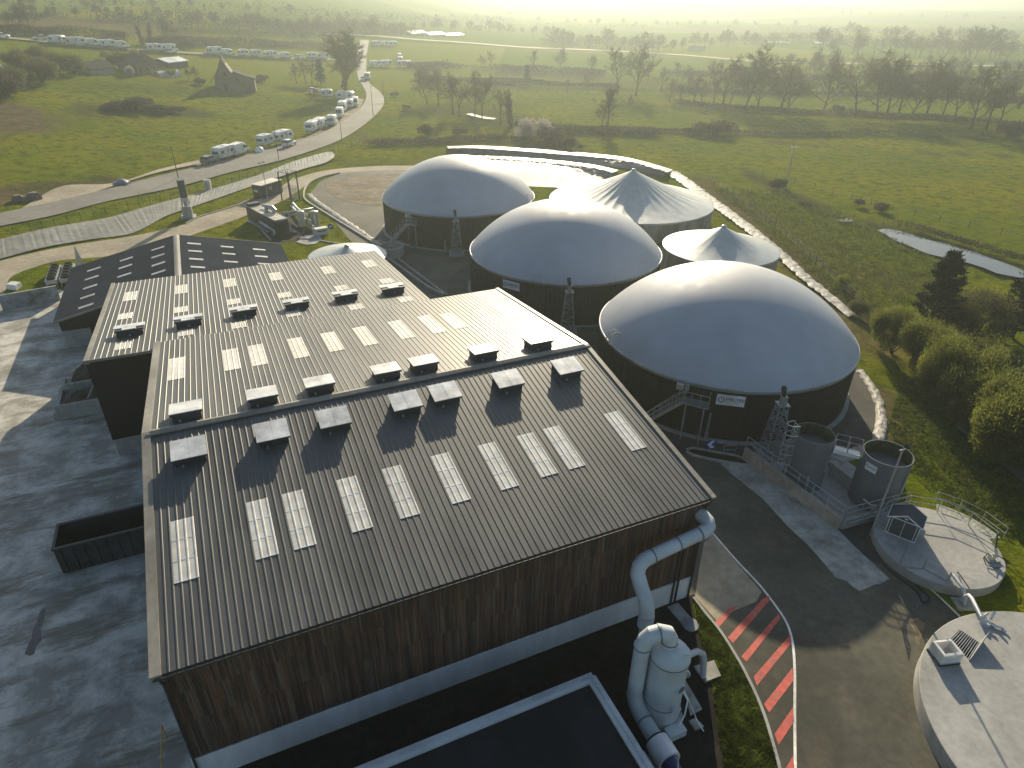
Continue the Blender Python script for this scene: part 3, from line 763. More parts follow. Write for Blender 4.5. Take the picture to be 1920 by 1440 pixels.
for left, pts in ((True, ((296, 466), (296, 480), (297, 495), (297, 511), (237, 486), (235, 500), (233, 516), (176, 505), (172, 521), (169, 538), (164, 556), (161, 574))),
                  (False, ((364, 457), (366, 471), (368, 486), (371, 501), (426, 463), (429, 476), (433, 491), (486, 468), (490, 481), (496, 495)))):
    for x, y in pts:
        u, v = r4(x, y, left); s_ = 1 if left else -1
        zc = lambda uu: (ez4 + (uu - e0) * k4) if left else (ez4 + (e1 - uu) * (rz4 - ez4) / (e1 - rv4))
        a, b = u - .72, u + .72
        MB(BF).extrude_y([(a, zc(a) + .03), (b, zc(b) + .03), (b, zc(b) - .02), (a, zc(a) - .02)], v - .26, v + .26).build('rooflight', rl_m, shed4)

# the flat roofed annex in the foreground
an = thing('flat_annex', 'flat black roofed annex with pale parapet in front of the timber wall', 'annex', B(5, 14), PHI)
ax0, ax1, av0, av1, az = -4.0, 12.6, 8.2, 17.55, 3.0
MB(BF).box(ax0, ax1, av0, av1, 0, az - .35).build('wall', M['dkmetal'], an)
rf = mat('roof_felt', (.012, .012, .014), .95, var=.3, vs=1.5, big=.4, bs=.3, bump=.2, bsc=12)
MB(BF).box(ax0 + .1, ax1 - .1, av0 + .1, av1 - .1, az - .349, az - .25).build('roof', rf, an)
cop = mat('coping_metal', (.45, .47, .48), .5, var=.06)
mb = MB(BF)
mb.box(ax0, ax1, av1 - .1, av1 + .12, az - .348, az); mb.box(ax1 - .1, ax1 + .12, av0, av1 - .1, az - .348, az)
mb.box(ax0, ax1 - .1, av0, av0 + .2, az - .348, az); mb.box(ax0, ax0 + .2, av0 + .2, av1 - .1, az - .348, az)
mb.build('parapet', cop, an)
mb = MB(BF); mb.box(ax0, ax1 - .1, av1 - .32, av1 - .1, az - .249, az - .1); mb.box(ax1 - .32, ax1 - .1, av0 + .2, av1 - .32, az - .249, az - .1)
mb.build('parapet_upstand', M['ppwhite'], an)

# ------------------------------------------------------------------ digesters
PROF_H = 5.7
def dome_prof(r_, z0, h, n=26):
    Rr = (r_ * r_ + h * h) / (2 * h); a0 = math.asin(min(1, r_ / Rr)); out = []
    for i in range(n):
        a = a0 * (1 - i / n)
        out.append((Rr * math.sin(a), z0 + h - Rr + Rr * math.cos(a)))
    out.append((.02, z0 + h)); return out
def text_mesh(mb_parent, name, body, size, M4, m, bold=False, ext=.004, sx=1.0):
    cu = bpy.data.curves.new('lettering', 'FONT'); cu.body = body; cu.size = size; cu.extrude = ext
    cu.align_x, cu.align_y = 'LEFT', 'CENTER'
    if bold: cu.offset = size * .018
    t = bpy.data.objects.new('lettering', cu); COL.objects.link(t)
    bpy.context.view_layer.update()
    me = bpy.data.meshes.new_from_object(t.evaluated_get(bpy.context.evaluated_depsgraph_get()))
    bpy.data.objects.remove(t)
    W = WM[mb_parent.name].inverted() @ M4 @ Matrix.Diagonal((sx, 1, 1, 1))
    me.transform(W); me.materials.clear(); me.materials.append(m)
    o = bpy.data.objects.new(name, me); COL.objects.link(o); o.parent = mb_parent; WM[o.name] = WM[mb_parent.name]
    return o
def px_ang(c, px, py, z):
    """angle round the tank's axis at which its wall shows pixel px"""
    best = None
    for k in range(1440):
        a = math.pi * 2 * k / 1440
        x, y = c[0] + c[2] * math.cos(a), c[1] + c[2] * math.sin(a)
        if (x * (x - c[0]) + y * (y - c[1])) > 0: continue
        cc = AX @ np.array([x, y, z - CAMH]); q = 960 + FPX * cc[0] / cc[2]
        if best is None or abs(q - px) < best[0]: best = (abs(q - px), a)
    return best[1]
def frame_at(c, a, r_, z):
    """x along the wall (to the right seen from outside), y up, z out"""
    out = Vector((math.cos(a), math.sin(a), 0)); up = Vector((0, 0, 1)); xr = up.cross(out)
    m = Matrix((xr, up, out)).transposed().to_4x4(); m.translation = Vector((c[0] + r_ * out.x, c[1] + r_ * out.y, z)); return m
navy = mat('sign_navy', (.02, .03, .075), .5, var=0)
grey_t = mat('sign_grey', (.3, .33, .38), .5, var=0)
def lattice(name, label, base, top, hw0=.75, hw1=.33, n=9, pod=True, face=0.):
    t = thing(name, label, 'mast', base, face)
    F = WM[t.name]
    H_ = top
    mb = MB(F)
    cs = [(-1, -1), (1, -1), (1, 1), (-1, 1)]
    P = lambda k, i: Vector((cs[k][0] * (hw0 + (hw1 - hw0) * i / n), cs[k][1] * (hw0 + (hw1 - hw0) * i / n), H_ * i / n))
    for k in range(4): mb.beam(P(k, 0), P(k, n), .09)
    mb.build('legs', M['galv'], t)
    mb = MB(F)
    for i in range(n):
        for k in range(4):
            a, b = (k, (k + 1) % 4)
            mb.beam(P(a, i), P(b, i + 1), .05) if i % 2 else mb.beam(P(b, i), P(a, i + 1), .05)
            mb.beam(P(a, i + 1), P(b, i + 1), .045)
    mb.build('bracing', M['galv'], t)
    MB(F).box(-hw0 - .3, hw0 + .3, -hw0 - .3, hw0 + .3, 0, .16).build('footing', M['conc'], t)
    MB(F).box(-hw1 - .12, hw1 + .12, -hw1 - .12, hw1 + .12, H_, H_ + .08).build('head_plate', M['galv'], t)
    mb = MB(F); mb.box(-.22, .22, -.22, .22, H_ + .08, H_ + .75)
    mb.build('gearbox', M['galv'], t)
    mb = MB(F); mb.tube([(-.05, 0, H_ + .6), (-.12, -.12, H_ + 1.35)], [.16, .2], 12); mb.tube([(-.12, -.12, H_ + 1.36), (-.14, -.15, H_ + 1.55)], [.22, .16], 12)
    mb.build('motor', M['black'], t, smooth=40)
    return t
def stair(parent, c, R_, a0, a1, ztop, plat=1.9):
    """steel stair that climbs along the wall to a railed landing"""
    mb = MB(); rl = MB()
    r0, r1 = R_ + .25, R_ + 1.05
    pt = lambda r_, a, z: Vector((c[0] + r_ * math.cos(a), c[1] + r_ * math.sin(a), z))
    n = 16
    for i in range(n + 1):
        t = i / n; a = a0 + (a1 - a0) * t; z = .1 + (ztop - .1) * t
        mb.beam(pt(r0, a, z), pt(r1, a, z), .26, .04)
    for r_ in (r0, r1):
        mb.beam(pt(r_, a0, 0), pt(r_, a1, ztop), .05, .24)
    da = plat / R_ * (1 if a1 > a0 else -1)
    mb.add([pt(r0, a1, ztop), pt(r1 + .1, a1, ztop), pt(r1 + .1, a1 + da, ztop), pt(r0, a1 + da, ztop), pt(r0, a1, ztop - .1), pt(r1 + .1, a1, ztop - .1), pt(r1 + .1, a1 + da, ztop - .1), pt(r0, a1 + da, ztop - .1)],
           [(0, 1, 2, 3), (7, 6, 5, 4), (0, 4, 5, 1), (1, 5, 6, 2), (2, 6, 7, 3), (3, 7, 4, 0)])
    for a in (a1 + da * .15, a1 + da * .85): mb.beam(pt(r1, a, 0), pt(r1, a, ztop), .1)
    st = mb.build('stair', M['galv'], parent)
    for h in (.55, 1.05):
        rl.tube([pt(r1, a0, h), pt(r1, a1, ztop + h), pt(r1 + .1, a1 + da, ztop + h), pt(r0, a1 + da, ztop + h)], .03, 6)
        rl.tube([pt(r0, a0, h), pt(r0, a1, ztop + h)], .03, 6)
    for i in range(7):
        t = i / 6; a = a0 + (a1 - a0) * t
        for r_ in (r0, r1): rl.beam(pt(r_, a, .1 + (ztop - .1) * t), pt(r_, a, ztop * t + 1.05), .045)
    for t in (.33, .66, 1): rl.beam(pt(r1 + .1, a1 + da * t, ztop), pt(r1 + .1, a1 + da * t, ztop + 1.05), .045)
    rl.build('handrail', M['galv'], st)
def digester(i, c, r_, label):
    t = thing('biogas_digester', label, 'digester', (c[0], c[1], 0), group='domed digesters')
    n = 360
    mb = MB()
    vs, fs = [], []
    for k in range(n):
        a = 2 * math.pi * k / n; rr = r_ - .06 + (.035 if (k % 2) else 0)
        for z in (0, 4.78): vs.append((c[0] + rr * math.cos(a), c[1] + rr * math.sin(a), z))
    for k in range(n):
        k2 = (k + 1) % n; fs.append((2 * k, 2 * k2, 2 * k2 + 1, 2 * k + 1))
    mb.add(vs, fs).build('wall', M['clad'], t)
    MB().lathe([(r_ + .02, 4.72), (r_ + .05, 4.80), (r_ + .05, 4.98), (r_ - .02, 5.04), (r_ - .3, 5.02)], c, 120).build('rim', M['galv'], t, smooth=30)
    MB().lathe(dome_prof(r_ - .01, 5.0, PROF_H), c, 128, cap1=True).build('dome', M['dome'], t, smooth=60)
    MB().lathe([(r_ + .35, .0), (r_ + .35, .14), (r_ - .1, .16)], c, 120).build('footing', M['conc'], t)
    return t
DL = ['dome topped digester nearest the camera, beside the two grey silos', 'middle domed digester between the nearest dome and the far dome', 'farthest domed digester, beside the bare gravel circle']
digs = [digester(i, c, r_, DL[i]) for i, (c, r_) in enumerate(DIG)]
def sign(parent, c, r_, px, py, z, W_=2.2, H_=.95):
    a = px_ang((c[0], c[1], r_), px, py, z); Fm = frame_at(c, a, r_ + .05, z)
    s_ = MB(Fm).box(-W_ / 2, W_ / 2, -H_ / 2, H_ / 2, 0, .05).build('sign', M['white'], parent)
    lg = MB(Fm); cx, cy, q = -W_ * .33, .02, .19
    for k in range(20):                                  # power mark: an open ring with a bar
        a0, a1 = math.pi / 2 + .55 + (2 * math.pi - 1.1) * k / 20, math.pi / 2 + .55 + (2 * math.pi - 1.1) * (k + 1) / 20
        lg.add([(cx + rr * math.cos(a), cy + rr * math.sin(a), .056) for rr, a in ((q, a0), (q + .075, a0), (q + .075, a1), (q, a1))], [(0, 1, 2, 3)])
    lg.box(cx - .035, cx + .035, cy + .02, cy + .32, .052, .058)
    lg.build('logo', navy, s_)
    text_mesh(s_, 'lettering', 'WELTEC', .36, Fm @ Matrix.Translation((-W_ * .19, .07, .054)), navy, True, sx=1.12)
    text_mesh(s_, 'small_lettering', 'BIOPOWER', .15, Fm @ Matrix.Translation((-W_ * .19, -.19, .054)), grey_t, sx=1.2)
sign(digs[0], *DIG[0], 1370, 748, 4.05)
sign(digs[1], *DIG[1], 959, 534, 4.05)
def ang(i, px, z=2.5): return px_ang((*DIG[i][0], DIG[i][1]), px, 0, z)
stair(digs[0], DIG[0][0], DIG[0][1], ang(0, 1215, 0), ang(0, 1283), 3.6)
stair(digs[2], DIG[2][0], DIG[2][1], ang(2, 742, 0), ang(2, 772), 3.6, 1.6)
for i, px, wo, lab in ((0, 1443, 1.5, 'steel lattice mast in front of the nearest dome, close to the grey silos'), (1, 1065, 1.5, 'steel lattice mast in front of the middle domed digester'), (2, 856, 1.5, 'steel lattice mast in front of the farthest domed digester')):
    a = ang(i, px, 3); c, r_ = DIG[i]
    lattice('lattice_mast', lab, (c[0] + (r_ + wo) * math.cos(a), c[1] + (r_ + wo) * math.sin(a), .02), 4.75, face=a)
# small gear on the rims
def hoop(parent, i, a, m, s_=1):
    c, r_ = DIG[i]; mb = MB()
    for da in (0, .05):
        mb.tube([(c[0] + (r_ - .7 * s_ * t) * math.cos(a + da), c[1] + (r_ - .7 * s_ * t) * math.sin(a + da), 4.9 + h * s_) for t, h in ((-.25, 0), (-.25, .5), (0, .95), (.7, 1.15), (1.3, .95))], .045, 6)
    mb.build('rim_hoop', m, parent)
yel = mat('yellow_paint', (.62, .4, .02), .5)
hoop(digs[0], 0, ang(0, 1140, 5), M['cream']); hoop(digs[0], 0, R(28), yel, .8)
hoop(digs[1], 1, ang(1, 1000, 5), M['galv'], .7); hoop(digs[2], 2, R(-18), M['cream'])
for i, px in ((0, 1283), (2, 768)):
    Fm = frame_at(DIG[i][0], ang(i, px, 4.6), DIG[i][1], 4.55)
    MB(Fm).box(-.5, .1, -.25, .25, .02, .5).box(.2, .5, -.2, .3, .02, .35).build('valve_box', M['galv'], digs[i])
for i, px, z in ((0, 1300, 2), (1, 1120, 1), (2, 805, 1)):
    Fm = frame_at(DIG[i][0], ang(i, px + 30, z), DIG[i][1], z)
    MB(Fm).tube([(0, -z + .1, .15), (0, .4, .15), (0, .5, -.05)], .09, 8).box(-.14, .14, -z + .35, -z + .75, .08, .3).build('wall_pipe', M['galv'], digs[i])

# tanks under pointed covers
def cone_tank(label, c, r_, z0, h, panels=24, sag=.10, seed=0):
    t = thing('covered_tank', label, 'tank', (c[0], c[1], 0), group='tanks with pointed covers')
    mb = MB(); mb.lathe([(r_ - .1, 0), (r_ - .1, z0 - .15)], c, 96).build('wall', concw, t, smooth=30)
    rn = random.Random(seed); ph = [rn.uniform(.3, 1.1) for _ in range(400)]
    prof = []
    for i in range(25):
        s_ = i / 24; prof.append((max(.15, r_ * (1 - s_)), z0 + h * (s_ + .25 * math.sin(math.pi * s_) * -.42)))
    nn = panels * 8
    def wob(r0, z, a):
        k = a / (2 * math.pi) * panels; f = k - math.floor(k); s_ = 1 - r0 / r_
        d = math.sin(math.pi * f)
        fine = .5 + .5 * math.cos(2 * math.pi * f * 4 + 1.7 * ph[int(k) % panels])
        e = math.sin(math.pi * min(1, s_ * 1.02))
        return r0, z - (sag * d * ph[int(k) % panels] + .035 * fine) * e * (r_ / 13)
    MB().lathe(prof, c, nn, cap1=True, wob=wob).build('cover', M['cone'], t, smooth=50)
    MB().lathe([(r_ - .05, z0 - .25), (r_ + .04, z0 - .2), (r_ + .04, z0 - .02), (r_ - .04, z0 + .03)], c, 96).build('rim', M['galv'], t, smooth=30)
    MB().lathe([(.35, z0 + h - .05), (.25, z0 + h + .12), (.02, z0 + h + .2)], c, 20).build('cap', M['galv'], t, smooth=30)
    return t
concw = mat('tank_concrete', (.26, .25, .215), .85, var=.3, vs=1.2, big=.25, bs=.3, stretch=(1, 1, .2))

cz = 3.0
for (c, r_, apx, lab, sd) in (((18.96, 109.5), 13.3, 318, 'large tank under a pleated pointed cover, behind the domes', 4), ((27.61, 86.41), 7.6, 424, 'small tank under a pointed cover between the domes and the white liner', 9)):
    h = HT((c[0], c[1], 0), apx) - cz
    cone_tank(lab, c, r_, cz, h, 34 if r_ > 10 else 22, .075 if r_ > 10 else .03, sd)
c3 = G(652, 478, 2.3)
h3 = HT((c3.x, c3.y, 0), 461) - 2.3
cone_tank('small pale pointed cover just showing over the tan roof edge', (c3.x, c3.y), 5.0, 2.3, h3, 16, .04, 2)
# open pit beside it
pc = G(735, 478); pit = thing('concrete_pit', 'small open round concrete pit with a rail by the far dome', 'pit', pc)
MB().lathe([(1.75, 0), (1.75, 1.4), (1.5, 1.4), (1.5, .1)], (pc.x, pc.y), 32, cap1=True).build('wall', M['conc'], pit, smooth=30)
mb = MB()
for i in range(5): a = R(200 + 35 * i); mb.beam((pc.x + 1.62 * math.cos(a), pc.y + 1.62 * math.sin(a), 1.4), (pc.x + 1.62 * math.cos(a), pc.y + 1.62 * math.sin(a), 2.4), .06)
for z in (1.9, 2.4): mb.tube([(pc.x + 1.62 * math.cos(R(200 + 14 * i)), pc.y + 1.62 * math.sin(R(200 + 14 * i)), z) for i in range(11)], .03, 6)
mb.build('railing', M['galv'], pit)

# ------------------------------------------------------------------ banks, liners, kerbs
def slope_sheet(name, label, cat, lo_px, hi_px, m, n=120, pleat=.12, lift=.08, per=1.0):
    A = resample([GT(*q) for q in lo_px], n); Bq = resample([GT(*q) for q in hi_px], n); mb = MB(); rows = []
    rn = random.Random(5); off = [rn.uniform(-1, 1) for _ in range(n)]
    for j in range(7):
        t = j / 6; row = []
        for i in range(n):
            p = A[i].lerp(Bq[i], t)
            row.append(Vector((p.x, p.y, max(float(terr(p.x, p.y)), A[i].z + (Bq[i].z - A[i].z) * t) + lift + pleat * (off[i] * .6 + .4 * math.sin(i * 2.1)) * (.35 + .65 * math.sin(math.pi * t)))))
        rows.append(row)
    for a, b in zip(rows, rows[1:]): mb.strip(a, b)
    return tag(mb.build(name, m), label, cat)
slope_sheet('bank_liner', 'grey pleated liner sheet covering the road bank', 'liner', [(-40, 497), (0, 487), (83, 466), (167, 451), (248, 439), (313, 406), (363, 389), (467, 352), (567, 319), (610, 306), (626, 297)],
            [(-40, 462), (0, 450), (100, 427), (200, 410), (283, 387), (383, 360), (483, 330), (540, 307), (590, 292), (617, 286), (628, 291)], M['tarp'], 240, .028, .12)
slope_sheet('ditch_liner', 'short pleated liner beside the generator container', 'liner', [(482, 412), (492, 418), (505, 428), (513, 446)], [(470, 404), (480, 399), (484, 404), (488, 410)], M['tarp'], 30, .1, .12)
def liner_ribbon(name, label, pts, wd, m, hgt=.35, seed=1, dens=.24, lift=.05, mid=.5):
    """wrinkled plastic laid over a low ridge"""
    P_ = [G(*q) for q in pts]; L_ = sum((b - a).length for a, b in zip(P_, P_[1:])); n = max(12, int(L_ / dens))
    P_ = resample(P_, n); mb = MB(); rn = random.Random(seed); rows = []
    ws = wd if isinstance(wd, (list, tuple)) else (wd, wd)
    for j in range(8):
        t = j / 7; row = []
        for i in range(n):
            d = (P_[min(i + 1, n - 1)] - P_[max(i - 1, 0)]).normalized(); nn = Vector((-d.y, d.x, 0))
            wdt = (ws[0] + (ws[1] - ws[0]) * i / n) * (.85 + .3 * mnoise.noise((i * .2, seed, 0)))
            w_ = .09 * mnoise.noise((i * .42, t * 3, seed * 3.1)) + .03 * rn.uniform(-1, 1)
            q = P_[i] + nn * (t - mid) * wdt
            row.append(Vector((q.x + w_, q.y + w_, lift + (hgt * math.sin(math.pi * t) ** .7 + .9 * w_) if 0 < j < 7 else 0)))
        rows.append(row)
    for a, b in zip(rows, rows[1:]): mb.strip(a, b)
    return tag(mb.build(name, m), label, 'liner')
liner_ribbon('white_liner', 'bright white plastic liner along the kerb in front of the far dome', [(579, 365), (590, 376), (620, 397), (660, 424), (700, 452), (716, 463)], (1.2, 1.3), M['liner_w'], .18, 1)
liner_ribbon('white_liner', 'long wrinkled white liner strip to the right of the pointed tanks', [(1258, 322), (1285, 340), (1320, 366), (1370, 402), (1420, 440), (1470, 482), (1510, 520), (1550, 552), (1600, 594)], (3.6, 1.5), M['liner_w'], .1, 2)
liner_ribbon('white_liner', 'curved shiny liner strip round the foot of the nearest dome', [(1612, 696), (1632, 722), (1647, 752), (1653, 785), (1650, 812), (1640, 834), (1610, 846), (1580, 858), (1552, 872)], (.9, 1.4), M['liner_w'], .2, 3)
# lagoon behind the domes
lag = thing('lagoon', 'bright lagoon with dark lined banks behind the domed tanks', 'lagoon', G(1060, 328))
wz = .05
MB().sheet([G(x, y, wz) for x, y in [(955, 322), (1010, 323), (1070, 325), (1120, 329), (1150, 334), (1160, 345), (1060, 352), (985, 349), (955, 340)]]).build('lagoon_water', M['water'], lag)
def bank(pts0, pts1, h0, h1, nm, m, par, n=40):
    A = resample([G(x, y, h0) for x, y in pts0], n); Bq = resample([G(x, y, h1) for x, y in pts1], n); mb = MB(); rows = []
    rn = random.Random(7)
    for j in range(5):
        rows.append([a.lerp(b, j / 4) + Vector((0, 0, (rn.uniform(-.05, .05) if 0 < j < 4 else 0))) for a, b in zip(A, Bq)])
    for a, b in zip(rows, rows[1:]): mb.strip(a, b)
    return mb.build(nm, m, par)
def crest(pts, h, seed):
    P_ = resample([G(x, y, h) for x, y in pts], 110); rn_ = random.Random(seed); mb = MB(); rows = [[], [], []]
    for i_, p in enumerate(P_):
        d = (P_[min(i_ + 1, 109)] - P_[max(i_ - 1, 0)]).normalized(); n_ = Vector((-d.y, d.x, 0)); wd_ = .07 + .16 * rn_.random()
        for q, t_ in zip(rows, (-1, 0, 1)): q.append(p + n_ * t_ * wd_ + Vector((0, 0, .05 + .07 * rn_.random() + (.06 if t_ == 0 else 0))))
    mb.strip(rows[0], rows[1]); mb.strip(rows[1], rows[2])
    return mb.build('crest_liner', glint, lag)
glint = mat('shiny_liner', (.36, .345, .32), .34, var=.2, vs=2, bump=.7, bsc=3)
IN0, IN1 = [(955, 323), (1010, 324), (1070, 326), (1120, 330), (1153, 335)], [(905, 297), (960, 300), (1040, 306), (1110, 315), (1150, 324)]
OU0, OU1 = [(835, 284), (900, 289), (1000, 297), (1100, 307), (1180, 317), (1240, 331)], [(840, 279), (900, 279), (1000, 286), (1100, 294), (1180, 303), (1252, 324)]
bank(IN0, IN1, .03, .9, 'inner_bank', M['liner'], lag); crest(IN1, .9, 3)
bank([(905, 296), (960, 299), (1040, 305), (1110, 314), (1150, 323)], [(890, 291), (960, 293), (1040, 299), (1110, 308), (1160, 319)], .9, .03, 'inner_back', M['liner'], lag)
bank(OU0, OU1, .03, 1.0, 'outer_bank', M['liner'], lag); crest(OU1, 1.0, 5)
bank([(x, y - 1) for x, y in OU1], [(838, 274), (900, 273), (1000, 279), (1100, 287), (1180, 296), (1262, 318)], 1.0, .02, 'back_bank', M['liner'], lag)
# low kerbs and walls on the plant
kerb([(637, 325), (606, 332), (585, 341), (574, 351), (570, 363), (572, 375), (590, 388), (640, 419), (716, 466), (740, 482), (790, 520), (838, 556)], 'kerb', 'long curved kerb along the white liner and the gravel circle', .25, .25, 70)
kerb([(349, 420), (374, 407), (420, 393), (462, 380)], 'kerb', 'straight kerb between plant road and the lined bank', .18, .15, 20)
kerb([(585, 447), (600, 452), (640, 458), (690, 462)], 'kerb', 'kerb under the lawn with the grey cabinet', .18, .15, 16)
kerb([(700, 470), (745, 500), (800, 540), (832, 556)], 'gutter_wall', 'low concrete gutter wall beside the tan roof edge', .3, .4, 30)
kerb([(528, 355), (540, 348), (545, 340), (552, 334)], 'kerb', 'short curved kerb right of the dark plant container', .18, .15, 14)

struct(MB().sheet([G(x, y, .0095) for x, y in [(1563, 982), (1700, 942), (1730, 950), (1660, 1000), (1650, 1060), (1600, 1030)]]), 'yard_corner', M['asph_dk'])
# ------------------------------------------------------------------ silos and their walled pit
def box_wall(name, label, a, b, th, z0, z1, m=None):
    mb = MB(); mb.beam((a.x, a.y, (z0 + z1) / 2), (b.x, b.y, (z0 + z1) / 2), th, z1 - z0)
    return mb
def rail_on(parent, pts, h=1.05, rows=(.55, 1.05), step=1.3, name='railing', r_=.028):
    mb = MB(); L_ = sum((b - a).length for a, b in zip(pts, pts[1:]))
    P_ = []
    for a, b in zip(pts, pts[1:]):
        n = max(1, round((b - a).length / step))
        P_ += [a.lerp(b, i / n) for i in range(n)]
    P_.append(pts[-1])
    for p in P_: mb.beam(p, p + Vector((0, 0, h)), .05)
    for q in rows: mb.tube([p + Vector((0, 0, q)) for p in P_], r_, 6)
    return mb.build(name, M['galv'], parent)
wA, wB, wC = G(1394, 858), G(1571, 992), G(1690, 960)
rw = thing('retaining_wall', 'beige concrete wall with galvanised handrail beside the pale apron', 'wall', (wA + wB) / 2)
wallm = mat('beige_concrete', (.34, .31, .25), .85, var=.15, vs=2, big=.2, bs=.4, bump=.2, bsc=20)
box_wall('', '', wA, wB, .28, 0, 1.0).build('wall', wallm, rw)
dW = (wB - wA).normalized(); nW = Vector((dW.y, -dW.x, 0))
mb = MB(); o_ = nW * -.32; mb.beam(wA + o_ + Vector((0, 0, .2)), wB + o_ + Vector((0, 0, .2)), .3, .4)
if (wA + o_).length > wA.length: pass
mb.build('ledge', M['conc'], rw)
rail_on(rw, [wA + Vector((0, 0, 1.0)), wB + Vector((0, 0, 1.0))], 1.05)
r2 = thing('pit_wall', 'low grey concrete wall with handrail and pipes below the right silo', 'wall', (wB + wC) / 2)
box_wall('', '', wB + (wC - wB) * .03, wC, .26, 0, .8).build('wall', M['conc'], r2)
rail_on(r2, [wB.lerp(wC, .05) + Vector((0, 0, .8)), wC + Vector((0, 0, .8))], 1.0)
mb = MB(); e_ = (wC - wB).normalized(); ns = Vector((e_.y, -e_.x, 0))
if ns.y > 0: ns = -ns
mb.tube([wB.lerp(wC, .08) + ns * .25 + Vector((0, 0, .62)), wB.lerp(wC, .9) + ns * .25 + Vector((0, 0, .7))], .07, 8)
p_ = wB.lerp(wC, .45) + ns * .1; mb.tube([p_ + Vector((0, 0, .6)), p_ + Vector((0, 0, 1.35)), p_ - ns * .9 + Vector((0, 0, 1.35))], .08, 8); mb.box(p_.x - .16, p_.x + .16, p_.y - .16, p_.y + .16, 1.2, 1.55)
mb.build('pipework', M['galv'], r2)
bk = thing('pit_wall', 'grey concrete pit wall seen between the two silos', 'wall', G(1575, 892))
box_wall('', '', G(1553, 888), G(1600, 926), .25, 0, 1.15).build('wall', M['conc'], bk)
mb = MB(); p0 = G(1560, 884); mb.tube([p0 + Vector((-.6, .2, 1.2)), p0 + Vector((0, 0, 1.25)), p0 + Vector((.4, -.5, 1.2))], .07, 8); mb.build('coping_pipe', M['conc'], bk)
struct(MB().sheet([G(x, y, .018) for x, y in [(1400, 853), (1571, 988), (1690, 952), (1600, 872), (1500, 812)]]), 'pit_floor', M['conc'])
moss = mat('algae_green', (.06, .068, .024), .9, var=.3, vs=2, big=.3, bs=.5)
def silo(label, c, r_, h, rec):
    t = thing('silo', label, 'silo', (c[0], c[1], 0), group='grey silos')
    MB().lathe([(r_, 0), (r_, h), (r_ - .05, h), ], c, 64).build('wall', M['silo'], t, smooth=30)
    MB().lathe([(r_ - .052, h), (r_ - .06, h - rec)], c, 64).build('parapet_lining', moss, t, smooth=30)
    MB().lathe([(r_ - .055, h - rec), (.4, h - rec + .12), (.02, h - rec + .14)], c, 48).build('roof', M['silo'], t, smooth=30)
    for a, z in ((R(258), .9), (R(300), 2.6)):
        Fm = frame_at(c, a, r_, z); MB(Fm).box(-.1, .1, -.7, .7, .0, .12).build('wall_fitting', M['galv'], t)
    return t
S1c, S1r, S1h, S2c, S2r, S2h = (22.29, 40.54), 1.43, 4.4, (26.72, 38.4), 1.63, 4.25
s1 = silo('grey cylindrical silo with a caged ladder', S1c, S1r, S1h, 1.0)
s2 = silo('grey cylindrical silo with a white label behind the lamp post', S2c, S2r, S2h, 1.05)
MB().box(S1c[0] - .15, S1c[0] + .4, S1c[1] - 1.15, S1c[1] - .7, S1h - 1.15, S1h - .7).build('roof_box', M['white'], s1)
mb = MB(); a_ = R(188)                                   # ladder with its cage
Fm = frame_at(S1c, a_, S1r, 0)
for x in (-.22, .22): mb.__init__(Fm) if not mb.v else None; mb.tube([(x, .4, .18), (x, S1h + .9, .18)], .03, 6)
for k in range(17): mb.tube([(-.22, .5 + .3 * k, .18), (.22, .5 + .3 * k, .18)], .02, 5)
la = mb.build('ladder', M['galv'], s1)
mb = MB(Fm)
for k in range(5):
    y = S1h + .95 - k * .85
    mb.tube([(.38 * math.cos(R(-15 + 21 * i)) , y, .2 + .62 * math.sin(R(-15 + 21 * i)) + .1) for i in range(11)], .025, 6)
for i in (0, 2.5, 5, 7.5, 10): a2 = R(-15 + 21 * i); mb.tube([(.38 * math.cos(a2), S1h + .95 - 4 * .85, .3 + .62 * math.sin(a2)), (.38 * math.cos(a2), S1h + .95, .3 + .62 * math.sin(a2))], .018, 5)
mb.build('ladder_cage', M['galv'], la)
a_ = px_ang((S2c[0], S2c[1], S2r), 1634, 0, 3.6); Fm = frame_at(S2c, a_, S2r + .02, 3.55)
sg = MB(Fm).box(-.42, .42, -.3, .3, 0, .03).build('label_plate', M['white'], s2)
lg = MB(Fm)
for k in range(12):
    a0, a1 = R(100 + 22 * k), R(122 + 22 * k); lg.add([(-.22 + rr * math.cos(a), .06 + rr * math.sin(a), .034) for rr, a in ((.09, a0), (.13, a0), (.13, a1), (.09, a1))], [(0, 1, 2, 3)])
lg.box(-.06, .34, -.02, .03, .031, .036); lg.build('label_mark', navy, sg)
# gangway between the silos
pA = Vector((S1c[0], S1c[1], 0)); pB = Vector((S2c[0], S2c[1], 0)); dd = (pB - pA).normalized(); nn = Vector((-dd.y, dd.x, 0))
if nn.y < 0: nn = -nn
ga, gb2 = pA + dd * (S1r + .05), pB - dd * (S2r + .05)
gw = thing('gangway', 'pale steel gangway with handrail joining the two silos', 'gangway', (ga + gb2) / 2)
mb = MB(); mb.beam(ga + Vector((0, 0, 3.5)), gb2 + Vector((0, 0, 3.5)), .8, .07); mb.beam(ga - nn * .42 + Vector((0, 0, 3.55)), gb2 - nn * .42 + Vector((0, 0, 3.55)), .05, .3)
mb.build('deck', M['white'], gw)
for s_ in (1, -1): rail_on(gw, [ga + nn * .4 * s_ + Vector((0, 0, 3.53)), gb2 + nn * .4 * s_ + Vector((0, 0, 3.53))], 1.0, step=.9)

